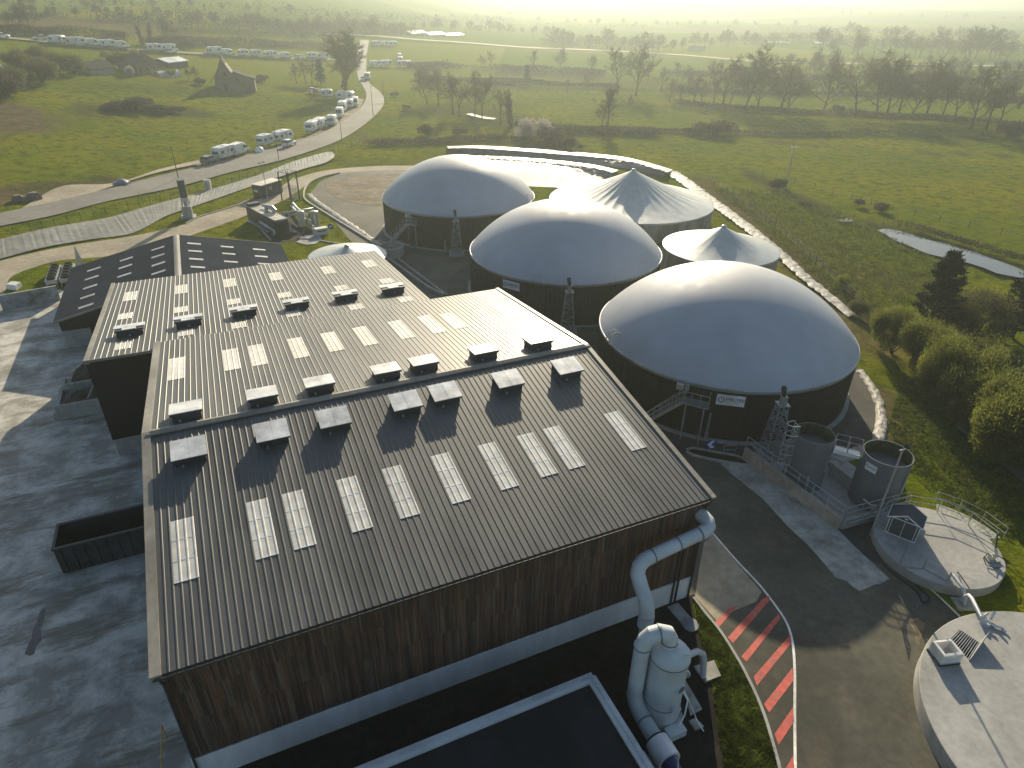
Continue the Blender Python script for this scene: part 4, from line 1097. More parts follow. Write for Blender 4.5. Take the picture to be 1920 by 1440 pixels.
def lamp_post(label, base, h, face, arms=2, thin=.06):
    t = thing('lamp_post', label, 'lamp post', base, face)
    F = WM[t.name]
    MB(F).tube([(0, 0, 0), (0, 0, h)], [thin, thin * .65], 10).build('pole', M['galv'], t, smooth=40)
    MB(F).box(-.6, .6, -.03, .03, h - .08, h).build('crossbar', M['galv'], t)
    for x in (-.45, .45)[:arms]:
        MB(F).add([(x - .16, -.05, h + .0), (x + .16, -.05, h), (x + .16, .22, h + .12), (x - .16, .22, h + .12), (x - .16, -.02, h - .1), (x + .16, -.02, h - .1), (x + .16, .25, h + .04), (x - .16, .25, h + .04)],
                  [(3, 2, 1, 0), (4, 5, 6, 7), (0, 1, 5, 4), (1, 2, 6, 5), (2, 3, 7, 6), (3, 0, 4, 7)]).build('floodlight', M['black'], t)
    return t
lamp_post('tall lamp post with twin floodlights in front of the right silo', Vector((24.88, 34.6, 0)), 7.3, R(20), thin=.085)
lamp_post('slim lamp post with black floodlights by the generator container', Vector((-43.0, 116.2, 0)), 6.6, R(60))

# ------------------------------------------------------------------ the covered tanks on the right
T1c, T1r, T1z = (28.45, 33.05), 3.87, .7
t1 = thing('round_tank', 'flat topped concrete tank carrying the little shed, ringed by a handrail', 'tank', (*T1c, 0), group='flat round concrete tanks')
MB().lathe([(T1r, 0), (T1r, T1z - .03), (T1r - .03, T1z), (.02, T1z + .02)], T1c, 96).build('slab', M['conc'], t1, smooth=30)
for q in ([(1688, 1062), (1700, 1027), (1737, 1047), (1729, 1067)], [(1731, 1066), (1740, 1048), (1783, 1072), (1775, 1090)]):
    p = [G(x, y, T1z) for x, y in q]; MB().prism([(v.x, v.y) for v in p], T1z + .005, T1z + .07).build('hatch', M['conc'], t1)
av = [px_ang((T1c[0], T1c[1], T1r), 1700, 0, .7)]
arc = [Vector((T1c[0] + (T1r - .12) * math.cos(R(a)), T1c[1] + (T1r - .12) * math.sin(R(a)), T1z)) for a in (150, 122, 92, 62, 32, 2)]
rail_on(t1, arc, 1.05, step=3)
lp = [Vector((T1c[0] + rr * math.cos(R(a)), T1c[1] + rr * math.sin(R(a)), T1z)) for rr, a in ((T1r + .05, 62), (T1r + 1.1, 58), (T1r + 1.1, 12), (T1r + .05, 8))]
mb = MB()
for i in range(12):
    a0, a1 = R(10 + 52 * i / 12), R(10 + 52 * (i + .93) / 12)
    mb.add([(T1c[0] + rr * math.cos(a), T1c[1] + rr * math.sin(a), z) for z in (.55, .62) for rr, a in ((T1r + .02, a0), (T1r + .95, a0), (T1r + .95, a1), (T1r + .02, a1))], [(3, 2, 1, 0), (4, 5, 6, 7), (0, 1, 5, 4), (1, 2, 6, 5), (2, 3, 7, 6), (3, 0, 4, 7)])
mb.build('service_walkway', mat('weathered_grating', (.3, .31, .26), .7, var=.25, vs=3), t1)
rail_on(t1, [Vector((T1c[0] + (T1r + .95) * math.cos(R(a)), T1c[1] + (T1r + .95) * math.sin(R(a)), .6)) for a in (64, 46, 28, 8)], 1.05, step=3, name='outer_railing')
MB().tube([(T1c[0] - .2, T1c[1] + 2.9, T1z), (T1c[0] - .2, T1c[1] + 2.9, T1z + .6)], .1, 10).lathe([(.18, T1z + .55), (.2, T1z + .62), (.02, T1z + .72)], (T1c[0] - .2, T1c[1] + 2.9), 16).build('vent_pipe', M['white'], t1)
ag = thing('agitator', 'white agitator drive with cables on the right edge of the shed tank', 'agitator', G(1860, 1050, T1z + .02))
F = WM[ag.name]
MB(F).box(-.4, .4, -.25, .25, 0, .12).build('base_frame', M['conc'], ag)
MB(F).tube([(0, 0, .12), (0, 0, .55)], .13, 12).tube([(0, -.2, .45), (.1, .25, .75)], .1, 10).box(-.3, -.05, -.15, .12, .12, .4).build('drive', M['cream'], ag)
MB(F).tube([(.1, .2, .7), (.25, .75, 1.55)], .045, 8).build('mast', M['dkmetal'], ag)
MB(F).tube([(-.2, 0, .4), (-.5, 0, .55), (-.75, -.15, .3), (-.7, -.5, .06), (-.3, -.75, .04), (.1, -.7, .04)], .03, 6).tube([(.1, 0, .4), (.5, -.1, .3), (.75, -.3, .04), (.6, -.7, .04)], .03, 6).build('cable', M['black'], ag)
sp = [G(1659, 996, T1z + .03), G(1714, 1018, T1z + .03)]
ex = (sp[1] - sp[0]); ww = ex.length; fc = math.atan2(ex.y, ex.x)
shd = thing('garden_shed', 'small dark grey shed with white trim and double doors', 'shed', (sp[0] + sp[1]) / 2, fc)
F = WM[shd.name]; W2, D2, HW, HR = ww / 2, 1.25, 1.4, 1.85
shp = mat('shed_panel', (.055, .06, .068), .6, var=.08, vs=2)
MB(F).extrude_y([(-W2, 0), (W2, 0), (W2, HW), (0, HR), (-W2, HW)], .0, D2).build('wall', shp, shd)
mb = MB(F)
for s_ in (-1, 1):
    mb.add([(s_ * (W2 + .14), -.16, HW - .08), (s_ * (W2 + .14), D2 + .12, HW - .08), (0, D2 + .12, HR + .04), (0, -.16, HR + .04), (s_ * (W2 + .14), -.16, HW - .03), (s_ * (W2 + .14), D2 + .12, HW - .03), (0, D2 + .12, HR + .09), (0, -.16, HR + .09)],
           [(3, 2, 1, 0), (4, 5, 6, 7), (0, 1, 5, 4), (1, 2, 6, 5), (2, 3, 7, 6), (3, 0, 4, 7)])
mb.build('roof', mat('shed_roof', (.045, .05, .058), .65, var=.1, vs=3), shd)
mb = MB(F)
for s_ in (-1, 1):
    mb.beam((s_ * (W2 + .15), -.18, HW - .04), (0, -.18, HR + .07), .05, .06); mb.beam((s_ * (W2 + .15), D2 + .13, HW - .04), (0, D2 + .13, HR + .07), .05, .06)
    mb.beam((s_ * (W2 + .16), -.17, HW - .05), (s_ * (W2 + .16), D2 + .13, HW - .05), .04, .05); mb.beam((s_ * W2, -.03, 0), (s_ * W2, -.03, HW), .07, .05)
    mb.beam((s_ * (W2 - .16), -.03, .05), (s_ * (W2 - .16), -.03, HW - .1), .045, .04)
mb.beam((-W2, -.03, HW - .02), (W2, -.03, HW - .02), .04, .06); mb.beam((-W2, -.03, .03), (W2, -.03, .03), .04, .06); mb.box(-.1, .1, -.05, -.01, HR - .3, HR - .22)
mb.build('trim', M['white'], shd)
for s_ in (-1, 1):
    d_ = MB(F).box(min(s_ * .02, s_ * (W2 - .19)), max(s_ * .02, s_ * (W2 - .19)), -.045, -.005, .07, HW - .06).build('door', shp, shd)
    MB(F).box(s_ * .06 - .02, s_ * .06 + .02, -.08, -.046, .65, .8).build('handle', M['black'], d_)
MB(F).box(-.015, .015, -.055, -.01, .07, HW - .06).build('door_strip', M['white'], shd)

T2c, T2r, T2z = (29.05, 19.2), 8.08, 1.0
t2 = thing('round_tank', 'large flat concrete tank in the corner with a grated opening', 'tank', (*T2c, 0), group='flat round concrete tanks')
gq = [G(1800, 1180, T2z), G(1837, 1205, T2z), G(1817, 1237, T2z), G(1780, 1200, T2z)]
outer = [(T2c[0] + T2r * math.cos(R(a)), T2c[1] + T2r * math.sin(R(a))) for a in range(0, 360, 3)]
mb = MB(); mb.lathe([(T2r, 0), (T2r, T2z - .03), (T2r - .03, T2z)], T2c, 120)
# slab with the opening cut out: ring stitched to the four corners
ir = [(v.x, v.y) for v in gq]
cx_, cy_ = sum(p[0] for p in ir) / 4, sum(p[1] for p in ir) / 4
ir.sort(key=lambda p: math.atan2(p[1] - cy_, p[0] - cx_))
oo = [(T2c[0] + (T2r - .03) * math.cos(R(a)), T2c[1] + (T2r - .03) * math.sin(R(a))) for a in range(0, 360, 3)]
oo.sort(key=lambda p: math.atan2(p[1] - cy_, p[0] - cx_))
aa = [math.atan2(p[1] - cy_, p[0] - cx_) for p in ir]
st_ = min(range(120), key=lambda i: abs(math.atan2(oo[i][1] - cy_, oo[i][0] - cx_) - aa[0]))
oo = oo[st_:] + oo[:st_]
def ang_rel(p): return (math.atan2(p[1] - cy_, p[0] - cx_) - aa[0]) % (2 * math.pi)
cut = [0] + [min(range(1, 120), key=lambda i: abs(ang_rel(oo[i]) - ((a - aa[0]) % (2 * math.pi)))) for a in aa[1:]] + [120]
for k in range(4):
    seg = [oo[i % 120] for i in range(cut[k], cut[k + 1] + 1)]
    mb.sheet([(p[0], p[1], T2z) for p in seg] + [(*ir[(k + 1) % 4], T2z), (*ir[k], T2z)])
mb.add([(p[0], p[1], z) for z in (T2z, .05) for p in ir], [(k, 4 + k, 4 + (k + 1) % 4, (k + 1) % 4) for k in range(4)])
mb.build('slab', M['conc'], t2, smooth=30)
MB().sheet([(p[0], p[1], .06) for p in ir]).build('opening_floor', M['black'], t2)
mb = MB()
for i in range(10):
    t = (i + .5) / 10; mb.beam(gq[0].lerp(gq[1], t) + Vector((0, 0, -.03)), gq[3].lerp(gq[2], t) + Vector((0, 0, -.03)), .035, .06)
mb.build('grate', M['galv'], t2)
e1_, e2_ = gq[2].lerp(gq[1], -.05), gq[2].lerp(gq[1], 1.15); up_ = Vector((.35, .05, 1.0)).normalized()
mb = MB(); mb.add([e1_, e2_, e2_ + up_ * .75, e1_ + up_ * .2, e1_ + Vector((.05, 0, 0)), e2_ + Vector((.05, 0, 0)), e2_ + up_ * .75 + Vector((.05, 0, 0)), e1_ + up_ * .2 + Vector((.05, 0, 0))], [(0, 1, 2, 3), (7, 6, 5, 4), (0, 4, 5, 1), (1, 5, 6, 2), (2, 6, 7, 3), (3, 7, 4, 0)])
mb.build('hatch_lid', M['galv'], t2)
# cut open bulk container
ib = thing('bulk_container', 'white plastic bulk container with cut open top in a grey wire cage', 'container', G(1768, 1232, T2z + .01), R(8))
F = WM[ib.name]; a_, b_, h_ = .55, .48, .80
mb = MB(F)
mb.add([(-a_, -b_, .15), (a_, -b_, .15), (a_, b_, .15), (-a_, b_, .15), (-a_, -b_, h_), (a_, -b_, h_), (a_, b_, h_), (-a_, b_, h_),
        (-a_ + .12, -b_ + .12, h_ + .02), (a_ - .12, -b_ + .12, h_ + .02), (a_ - .12, b_ - .12, h_ + .02), (-a_ + .12, b_ - .12, h_ + .02), (-a_ + .14, -b_ + .14, .25), (a_ - .14, -b_ + .14, .25), (a_ - .14, b_ - .14, .25), (-a_ + .14, b_ - .14, .25)],
       [(3, 2, 1, 0), (0, 1, 5, 4), (1, 2, 6, 5), (2, 3, 7, 6), (3, 0, 4, 7), (4, 5, 9, 8), (5, 6, 10, 9), (6, 7, 11, 10), (7, 4, 8, 11), (8, 9, 13, 12), (9, 10, 14, 13), (10, 11, 15, 14), (11, 8, 12, 15), (12, 13, 14, 15)])
mb.build('tank', mat('milky_plastic', (.88, .87, .83), .4, var=.05, transl=.25), ib)
MB(F).lathe([(.16, .255), (.16, .27), (.02, .275)], (.05, -.05), 16).build('sludge', M['manure'], ib)
mb = MB(F); q = .035
for z in [.15 + i * .13 for i in range(6)]: mb.tube([(-a_ - q, -b_ - q, z), (a_ + q, -b_ - q, z), (a_ + q, b_ + q, z), (-a_ - q, b_ + q, z), (-a_ - q, -b_ - q, z)], .014, 4)
for i in range(8):
    x = -a_ + 2 * a_ * i / 7; y = -b_ + 2 * b_ * i / 7
    for s_ in (-1, 1): mb.tube([(x, s_ * (b_ + q), .1), (x, s_ * (b_ + q), h_)], .014, 4); mb.tube([(s_ * (a_ + q), y, .1), (s_ * (a_ + q), y, h_)], .014, 4)
mb.build('cage', M['white'], ib)
mb = MB(F)
for y in (-b_, 0, b_): mb.box(-a_ - .05, a_ + .05, y - .07, y + .07, .0, .09)
mb.box(-a_ - .05, a_ + .05, -b_ - .07, b_ + .07, .09, .12); mb.build('pallet', M['dkmetal'], ib)
# loading arm of bright steel lying on the big tank
la_ = thing('steel_arm', 'bright bent steel pipe arm lying on the large corner tank', 'pipe arm', G(1862, 1162, T2z))
P3 = lambda x, y, z: G(x, y, T2z + z)
chrome = mat('bright_steel', (.7, .7, .7), .25, .9, var=.05)
MB().tube([P3(1852, 1150, .5), P3(1846, 1154, .4), P3(1849, 1162, .2), P3(1860, 1172, .12), P3(1880, 1178, .1), P3(1888, 1185, .1)], .07, 8).build('curved_pipe', chrome, la_, smooth=50)
MB().tube([P3(1866, 1146, .6), P3(1857, 1163, .15)], .08, 8).build('upright_pipe', chrome, la_, smooth=50)
MB().tube([P3(1855, 1166, .1), P3(1887, 1184, .08)], .04, 6).build('lever', M['dkmetal'], la_)
# pipe from tank to tank with its pad
tp = thing('transfer_pipe', 'pale plastic pipe bending over from the shed tank to the large tank', 'pipe', G(1812, 1128))
MB().tube([G(1786, 1078, 1.0), G(1790, 1083, 1.05), G(1802, 1098, 1.05), G(1808, 1108, 1.0), G(1808, 1116, .8), G(1802, 1128, .05)], .10, 10).build('tank_branch', M['ppwhite'], tp, smooth=50)
MB().tube([G(1807, 1133, .05), G(1811, 1118, .95), G(1816, 1116, 1.1), G(1822, 1122, 1.2), G(1840, 1158, 1.35), G(1845, 1166, 1.2), G(1846, 1169, T2z + .02)], .12, 10).build('crossing_branch', M['ppwhite'], tp, smooth=50)
MB().lathe([(.3, T2z + .005), (.3, T2z + .05), (.13, T2z + .05)], tuple(G(1846, 1169, T2z))[:2], 16).build('flange', M['ppwhite'], tp)
MB().tube([G(1796, 1075, .75), G(1796, 1072, 1.15), G(1800, 1078, 1.15), G(1818, 1104, .75)], .03, 6).build('lever', M['black'], tp)
def pad(label, q, z=.12):
    p = [G(x, y) for x, y in q]; return tag(MB().prism([(v.x, v.y) for v in p], .0, z).build('concrete_pad', M['apron']), label, 'pad')
pad('concrete pad under the bent pipe between the round tanks', [(1781, 1121), (1798, 1146), (1830, 1145), (1817, 1125)])
def hose(label, pts, r_, m, z=.05, n=60, name='hose'):
    return tag(MB().tube([p + Vector((0, 0, z)) for p in resample([G(*q) for q in pts], n)], r_, 6).build(name, m, smooth=60), label, 'hose')
hose('black hose curving round the foot of the shed tank', [(1634, 1000), (1637, 1020), (1648, 1045), (1665, 1068), (1690, 1088), (1710, 1102), (1723, 1116), (1730, 1130), (1741, 1128), (1742, 1120), (1730, 1110), (1718, 1098)], .045, M['black'])
hose('thin orange hose lying at the foot of the lamp post', [(1626, 1008), (1630, 1022), (1642, 1035), (1652, 1046), (1660, 1058)], .022, mat('orange_hose', (.35, .16, .04), .6))
hose('straight pale pipe on the ground between the two round tanks', [(1722, 1086), (1760, 1120), (1801, 1160)], .06, M['cream'], .07, 8, 'ground_pipe')
struct(MB().sheet([G(x, y, .018) for x, y in [(1722, 1118), (1738, 1122), (1728, 1135), (1712, 1148), (1700, 1170), (1701, 1192), (1708, 1215), (1704, 1240), (1697, 1210), (1690, 1180), (1694, 1165), (1714, 1140)]]), 'wet_stain', mat('wet_asphalt', (.03, .028, .025), .25, var=.3, vs=3, world=True))

# ------------------------------------------------------------------ the scrubber and its ducts
VC = B(15.8, 15.9); vx, vy = VC.x, VC.y
scb = thing('gas_scrubber', 'pale round scrubber vessel with curved overhead duct beside the timber hall', 'scrubber', VC)
MB().lathe([(1.05, .12), (1.02, .9), (.93, 1.6), (.93, 4.75)], (vx, vy), 64).build('vessel', M['ppwhite'], scb, smooth=40)
MB().lathe([(.96, 4.75), (.96, 4.85), (.90, 5.0), (.62, 5.35), (.3, 5.45), (.02, 5.47)], (vx, vy), 64).build('top_cone', M['ppwhite'], scb, smooth=40)
for z, rr in ((1.62, .945), (4.72, .965)): MB().lathe([(rr - .03, z - .03), (rr + .012, z - .02), (rr + .012, z + .02), (rr - .03, z + .03)], (vx, vy), 64).build('seam', M['seam'], scb)
MB().prism([(vx + 1.25 * math.cos(R(a)), vy + 1.25 * math.sin(R(a))) for a in range(0, 360, 30)], 0, .12).build('footing', M['conc'], scb)
for px_, z, rr in ((1276, 3.3, .24), (1272, .95, .24), (1265, 1.95, .22)):
    a_ = px_ang((vx, vy, .95), px_, 0, z); Fm = frame_at((vx, vy), a_, .92, z)
    MB(Fm).tube([(0, 0, -.05), (0, 0, .10)], rr + .04, 20).build('port_ring', M['ppwhite'], scb, smooth=40)
    if rr > .23: MB(Fm).tube([(0, 0, .06), (0, 0, .108)], rr - .03, 20).build('port_glass', M['seam'], scb, smooth=40)
    else: MB(Fm).tube([(0, 0, .06), (0, 0, .13)], rr - .02, 20).build('port_cover', M['ppwhite'], scb, smooth=40)
qx = BF @ Vector((16.25, 15.5, 0)); MB().tube([(qx.x, qx.y, 5.1), (qx.x + .06, qx.y - .05, 5.35)], .22, 20).build('top_cap', M['ppwhite'], scb, smooth=40)
DR = .40
pts = [B(15.72, 16.05, 5.3), B(15.72, 16.05, 5.75), B(15.55, 16.1, 6.15), B(15.2, 16.2, 6.3), B(14.85, 16.32, 6.2), B(14.58, 16.4, 5.85), B(14.5, 16.45, 5.4)]
MB().tube(pts, DR, 28).build('overhead_elbow', M['ppwhite'], scb, smooth=25)
MB().tube([B(14.5, 16.45, 5.4), B(14.5, 16.45, 1.9)], DR - .015, 28).build('down_duct', M['ppwhite'], scb, smooth=40)
MB().tube([B(14.5, 16.45, 1.9), B(14.5, 16.3, 1.5), B(14.47, 15.95, 1.25), B(14.45, 15.5, 1.15), B(14.42, 14.45, 1.1)], [DR + .01] * 4 + [DR], 28).build('bottom_elbow', M['ppwhite'], scb, smooth=25)
for a, b in ((B(14.5, 16.45, 5.38), B(14.5, 16.45, 5.46)), (B(15.2, 16.2, 6.3), B(15.13, 16.222, 6.29)), (B(15.72, 16.05, 5.62), B(15.72, 16.05, 5.68)), (B(14.45, 15.35, 1.14), B(14.45, 15.28, 1.14))):
    MB().tube([a, b], DR + .025, 28).build('duct_seam', M['seam'], scb, smooth=40)
MB().tube([B(16.6, 16.25, 2.9), B(17.6, 16.75, 2.6), B(18.7, 17.0, 2.2), B(19.15, 16.98, 1.8), B(19.25, 16.9, 1.3), B(19.3, 16.75, .15)], .17, 14).build('drain_pipe', M['ppwhite'], scb, smooth=50)
MB().tube([B(16.5, 15.8, 2.8), B(17.1, 15.9, 2.6)], .13, 12).tube([B(17.1, 15.9, 2.6), B(17.2, 15.92, 2.57)], .2, 12).build('side_nozzle', M['galv'], scb, smooth=40)
MB(BF).box(15.3, 16.3, 14.3, 14.85, .3, .75).build('pump_box', M['ppwhite'], scb)
MB().tube([B(16.5, 15.5, 2.4), B(16.75, 15.1, 1.8), B(16.5, 14.85, 1.1), B(16.0, 14.6, .8)], .045, 8).tube([B(16.7, 15.6, 2.3), B(17.1, 15.3, 1.2), B(17.3, 14.7, .3), B(17.35, 14.2, .12)], .03, 6).build('cable', M['white'], scb, smooth=60)
fan = thing('blower', 'white drum blower with dark blue motor at the end of the scrubber duct', 'blower', B(14.4, 13.7))
MB().tube([B(14.42, 14.43, 1.1), B(14.42, 14.28, 1.1)], DR + .04, 28).build('coupling', M['black'], fan, smooth=40)
MB().tube([B(14.42, 14.27, 1.1), B(14.40, 13.2, 1.1)], .60, 32).build('casing', M['white'], fan, smooth=40)
MB().tube([B(14.40, 13.19, 1.1), B(14.40, 12.95, 1.1), B(14.39, 12.1, 1.1)], [.46, .34, .34], 24).build('motor', M['motor'], fan, smooth=40)
MB().tube([B(14.6, 13.1, 1.5), B(14.5, 12.8, 1.75), B(14.2, 12.4, 1.5), B(14.0, 12.2, .9)], .025, 6).build('cable', M['white'], fan)
MB(BF).box(13.9, 14.9, 12.1, 14.2, .02, .45).build('plinth', M['conc'], fan)
MB(BF).box(13.1, 13.7, 13.2, 14.2, .3, .9).build('control_box', M['ppwhite'], fan)
pad('square concrete pad under the scrubber drain pipe', [(1300, 1252), (1338, 1241), (1351, 1270), (1322, 1281)], .15)
pad('tiny concrete pad with a cable in front of the scrubber', [(1291, 1354), (1304, 1348), (1319, 1364), (1303, 1371)], .12)
pad('long concrete pad at the right of the scrubber foot', [(1279, 1279), (1284, 1276), (1316, 1331), (1294, 1343)], .1)
pad('narrow concrete path leading from the timber wall', [(1251, 1139), (1271, 1131), (1302, 1167), (1286, 1180)], .06)
mb = MB(); ic = G(1294, 1172); tag(mb.lathe([(.5, 0), (.5, .08), (.02, .1)], (ic.x, ic.y), 20).build('manhole_cover', M['seam'], smooth=40), 'dark round manhole cover at the end of the narrow path', 'manhole')
wd = thing('wall_duct', 'pale fat duct running along the timber wall to the ground', 'duct', B(16.6, 18.9))
MB().tube([B(21.75, 21.75, 6.75), B(21.75, 21.1, 6.72), B(21.62, 20.85, 6.62), B(21.35, 20.72, 6.55), B(20.9, 20.68, 6.5)], .40, 26).build('wall_elbow', M['ppwhite'], wd, smooth=25)
MB().tube([B(20.9, 20.68, 6.5), B(17.7, 20.55, 6.2)], .37, 26).build('horizontal_run', M['ppwhite'], wd, smooth=40)
MB().tube([B(17.7, 20.55, 6.2), B(17.2, 20.5, 6.15), B(16.85, 20.4, 5.95), B(16.7, 20.25, 5.6), B(16.68, 19.8, 5.1), B(16.65, 19.3, 4.75), B(16.62, 19.0, 4.35), B(16.6, 18.9, 3.9)], .40, 26).build('double_elbow', M['ppwhite'], wd, smooth=25)
MB().tube([B(16.6, 18.9, 3.9), B(16.6, 18.9, 3.1)], .42, 26).build('collar', M['ppwhite'], wd, smooth=40)
MB().tube([B(16.6, 18.9, 3.1), B(16.6, 18.9, 0)], .28, 20).build('riser', M['ppwhite'], wd, smooth=40)
for a, b in ((B(16.6, 18.9, 3.1), B(16.6, 18.9, 3.16)), (B(17.7, 20.55, 6.2), B(17.78, 20.553, 6.207)), (B(20.9, 20.68, 6.5), B(20.82, 20.677, 6.493)), (B(19.4, 20.62, 6.36), B(19.46, 20.62, 6.365))):
    MB().tube([a, b], .425 if a.z < 4 else .41, 26).build('duct_seam', M['seam'], wd, smooth=40)

# ------------------------------------------------------------------ left yard
sk = thing('open_skip', 'long dark open topped steel container beside the hall', 'container', B(-10, 40.2), PHI)
F = BF; sx0, sx1, sy0, sy1, sh = -13.1, -5.4, 38.9, 41.3, 2.1
rust = mat('dark_skip_paint', (.03, .03, .03), .6, var=.3, vs=1.5, big=.3, bs=.4)
mb = MB(BF)
mb.box(sx0, sx1, sy0, sy0 + .08, .1, sh); mb.box(sx0, sx1, sy1 - .08, sy1, .1, sh); mb.box(sx0, sx0 + .08, sy0 + .081, sy1 - .081, .1, sh); mb.box(sx1 - .08, sx1, sy0 + .081, sy1 - .081, .1, sh); mb.box(sx0, sx1, sy0 + .081, sy1 - .081, .1, .2)
mb.build('shell', rust, sk)
mb = MB(BF); q = sx0 + .25
while q < sx1: mb.box(q, q + .12, sy0 - .09, sy0, .15, sh - .12); q += .62
mb.build('side_ribs', rust, sk)
mb = MB(BF); mb.box(sx0 - .05, sx1 + .05, sy0 - .1, sy0 + .1, sh, sh + .1); mb.box(sx0 - .05, sx1 + .05, sy1 - .1, sy1 + .1, sh, sh + .1); mb.box(sx0 - .05, sx0 + .12, sy0 + .1, sy1 - .1, sh, sh + .1)
mb.build('rim', M['dkmetal'], sk)
bayw = thing('bay_wall', 'low concrete wall panel of the open bay beside the lower hall', 'wall', B(-13.6, 59.4), PHI)
MB(BF).box(-15.5, -10.8, 59.0, 59.25, 0, 1.35).build('wall', M['conc'], bayw)
for (a, b, lab) in (((-15.7, 59.3), (-15.7, 66.0), 'long bay wall edge on the yard side of the silage heaps'),):
    o = MB(BF); o.box(a[0] - .15, a[0] + .15, a[1], b[1], 0, .55); tag(o.build('bay_kerb', M['conc']), lab, 'wall')
tag(MB(BF).box(-15.6, -10.9, 63.6, 63.85, 0, 1.0).build('bay_divider', M['apron']), 'pale concrete divider between the two silage heaps', 'wall')
def heap(label, cu, cv, ru, rv, h, sd):
    mb = MB(BF); n = 22; vs, fs = [], []
    for i in range(n + 1):
        for j in range(n + 1):
            x, y = -1 + 2 * i / n, -1 + 2 * j / n; q = max(0, 1 - (abs(x) ** 2.4 + abs(y) ** 2.4) ** .9)
            vs.append((cu + x * ru, cv + y * rv, h * q ** .6 * (.8 + .5 * mnoise.noise((x * 2.5, y * 2.5, sd))) + .1 * mnoise.noise((x * 9, y * 9, sd)) * (q > .02)))
    for i in range(n):
        for j in range(n): a = i * (n + 1) + j; fs.append((a, a + n + 1, a + n + 2, a + 1))
    mb.add(vs, fs); return tag(mb.build('silage_heap', M['manure'], smooth=50), label, 'heap')
heap('dark silage heap in the nearer bay beside the lower hall', -13.2, 61.4, 2.2, 2.0, 1.2, 3)
heap('brownish silage heap in the farther bay below the shed gable', -13.0, 66.8, 2.3, 2.6, 1.1, 8)
tag(MB(BF).beam((-13.7, 59.3, .3), (-12.6, 62.6, 1.5), .15).build('timber_plank', M['apron']), 'pale plank leaning across the nearer silage heap', 'plank')
yw = thing('yard_wall', 'stained concrete wall at the back of the left yard', 'wall', B(-24, 87.6), PHI)
pa, pb = UV(G(6, 582)), UV(G(112, 562))
mb = MB(); mb.beam(G(6, 582) + Vector((0, 0, .9)), G(114, 562) + Vector((0, 0, .9)), .25, 1.8); mb.build('wall', mat('stained_concrete', (.3, .31, .31), .85, var=.2, vs=1.5, big=.3, bs=.25, c2=(.12, .12, .1), c2t=.58), yw)
for k, (x, y) in enumerate(((24, 540), (31, 541))):
    p = G(x, y); tag(MB().box(p.x - .35, p.x + .35, p.y - .5, p.y + .6, 0, .6).box(p.x - .3, p.x + .3, p.y - .45, p.y + .55, .6, .66).build('white_block', M['white']), ('left' if k == 0 else 'right') + ' one of two white blocks behind the yard wall', 'block', 'white blocks')
# dry cooler: two banks of black fans on a grey frame
co = thing('fan_cooler', 'cooler with two rows of black round fans beside the gabled shed', 'cooler', G(108, 518))
pA, pB = G(100, 540), G(110, 507); ax_ = (pB - pA).normalized(); px2 = Vector((ax_.y, -ax_.x, 0)); LL = 5.6
mb = MB(); mb.beam(pA + Vector((0, 0, .75)), pA + ax_ * LL + Vector((0, 0, .75)), 1.3, .5); mb.beam(pA + px2 * 1.5 + Vector((0, 0, .75)), pA + px2 * 1.5 + ax_ * LL + Vector((0, 0, .75)), 1.3, .5)
for k in (0, .5, 1):
    for s_ in (0, 1.5): p = pA + ax_ * LL * k + px2 * s_; mb.beam(p + px2 * .5, p + px2 * .5 + Vector((0, 0, .5)), .1); mb.beam(p - px2 * .5, p - px2 * .5 + Vector((0, 0, .5)), .1)
mb.build('frame', M['galv'], co)
for s_ in (0, 1.5):
    for k in range(5):
        p = pA + px2 * s_ + ax_ * (LL * (k + .5) / 5); MB().lathe([(.5, 1.0), (.5, 1.3), (.4, 1.3), (.38, 1.05), (.02, 1.06)], (p.x, p.y), 20).build('fan', M['black'], co, smooth=40)
tag(MB().lathe([(.55, 0), (.5, .4), (.05, 2.6)], tuple(G(151, 497))[:2], 4).build('pale_marker', M['cream']), 'pale pointed marker behind the gabled shed eave', 'marker')
bp = MB(BF)
for q in ((-7.9, 49.5),): bp.tube([(q[0] - .6, 47.8, .03), (q[0] - .6, 52.3, .03)], .05, 6)
tag(bp.build('yellow_rail', yel), 'yellow guide rail lying on the yard below the black wall', 'rail')
o = MB(BF); o.tube([(-7.2, 24.6, 0), (-7.2, 24.6, 1.1), (-7.2, 22.2, 1.1), (-7.2, 22.2, 0)], .032, 8); tag(o.build('yellow_rail', yel, smooth=40), 'yellow hoop guard at the front left corner of the hall', 'rail')

# ------------------------------------------------------------------ the gas plant at the back left
def frame_px(A, Bq):
    """frame with x along A -> B on the ground"""
    d = (Bq - A); a = math.atan2(d.y, d.x)
    return Matrix.Translation(A) @ Matrix.Rotation(a, 4, 'Z'), a, d.length
A, Bq = G(520, 443), G(543.5, 438); Fq, a_, wq = frame_px(A, Bq)
Lq = (G(486, 410) - A).length; hq = HT((A.x, A.y, 0), 413)
cg = thing('generator_container', 'dark generator container with pipes on its roof and a black grille end', 'container', A, a_)
wq = max(2.0, wq)
MB(Fq).box(0, wq, 0, Lq, .25, hq - .1).build('body', M['dkmetal'], cg)
mb = MB(Fq)
for k in range(14): mb.box(.05, wq - .05, .1 + k * Lq / 14, .1 + (k + .8) * Lq / 14, hq - .1, hq - .05)
mb.build('roof', M['cream'], cg)
MB(Fq).box(-.04, 0, -.04, Lq, hq - .12, hq).box(wq, wq + .04, -.04, Lq, hq - .12, hq).box(0, wq, -.05, -.01, hq - .25, hq).build('roof_edge', M['galv'], cg)
MB(Fq).box(.3, wq - .3, -.06, -.01, .45, hq - .6).build('grille', M['black'], cg)
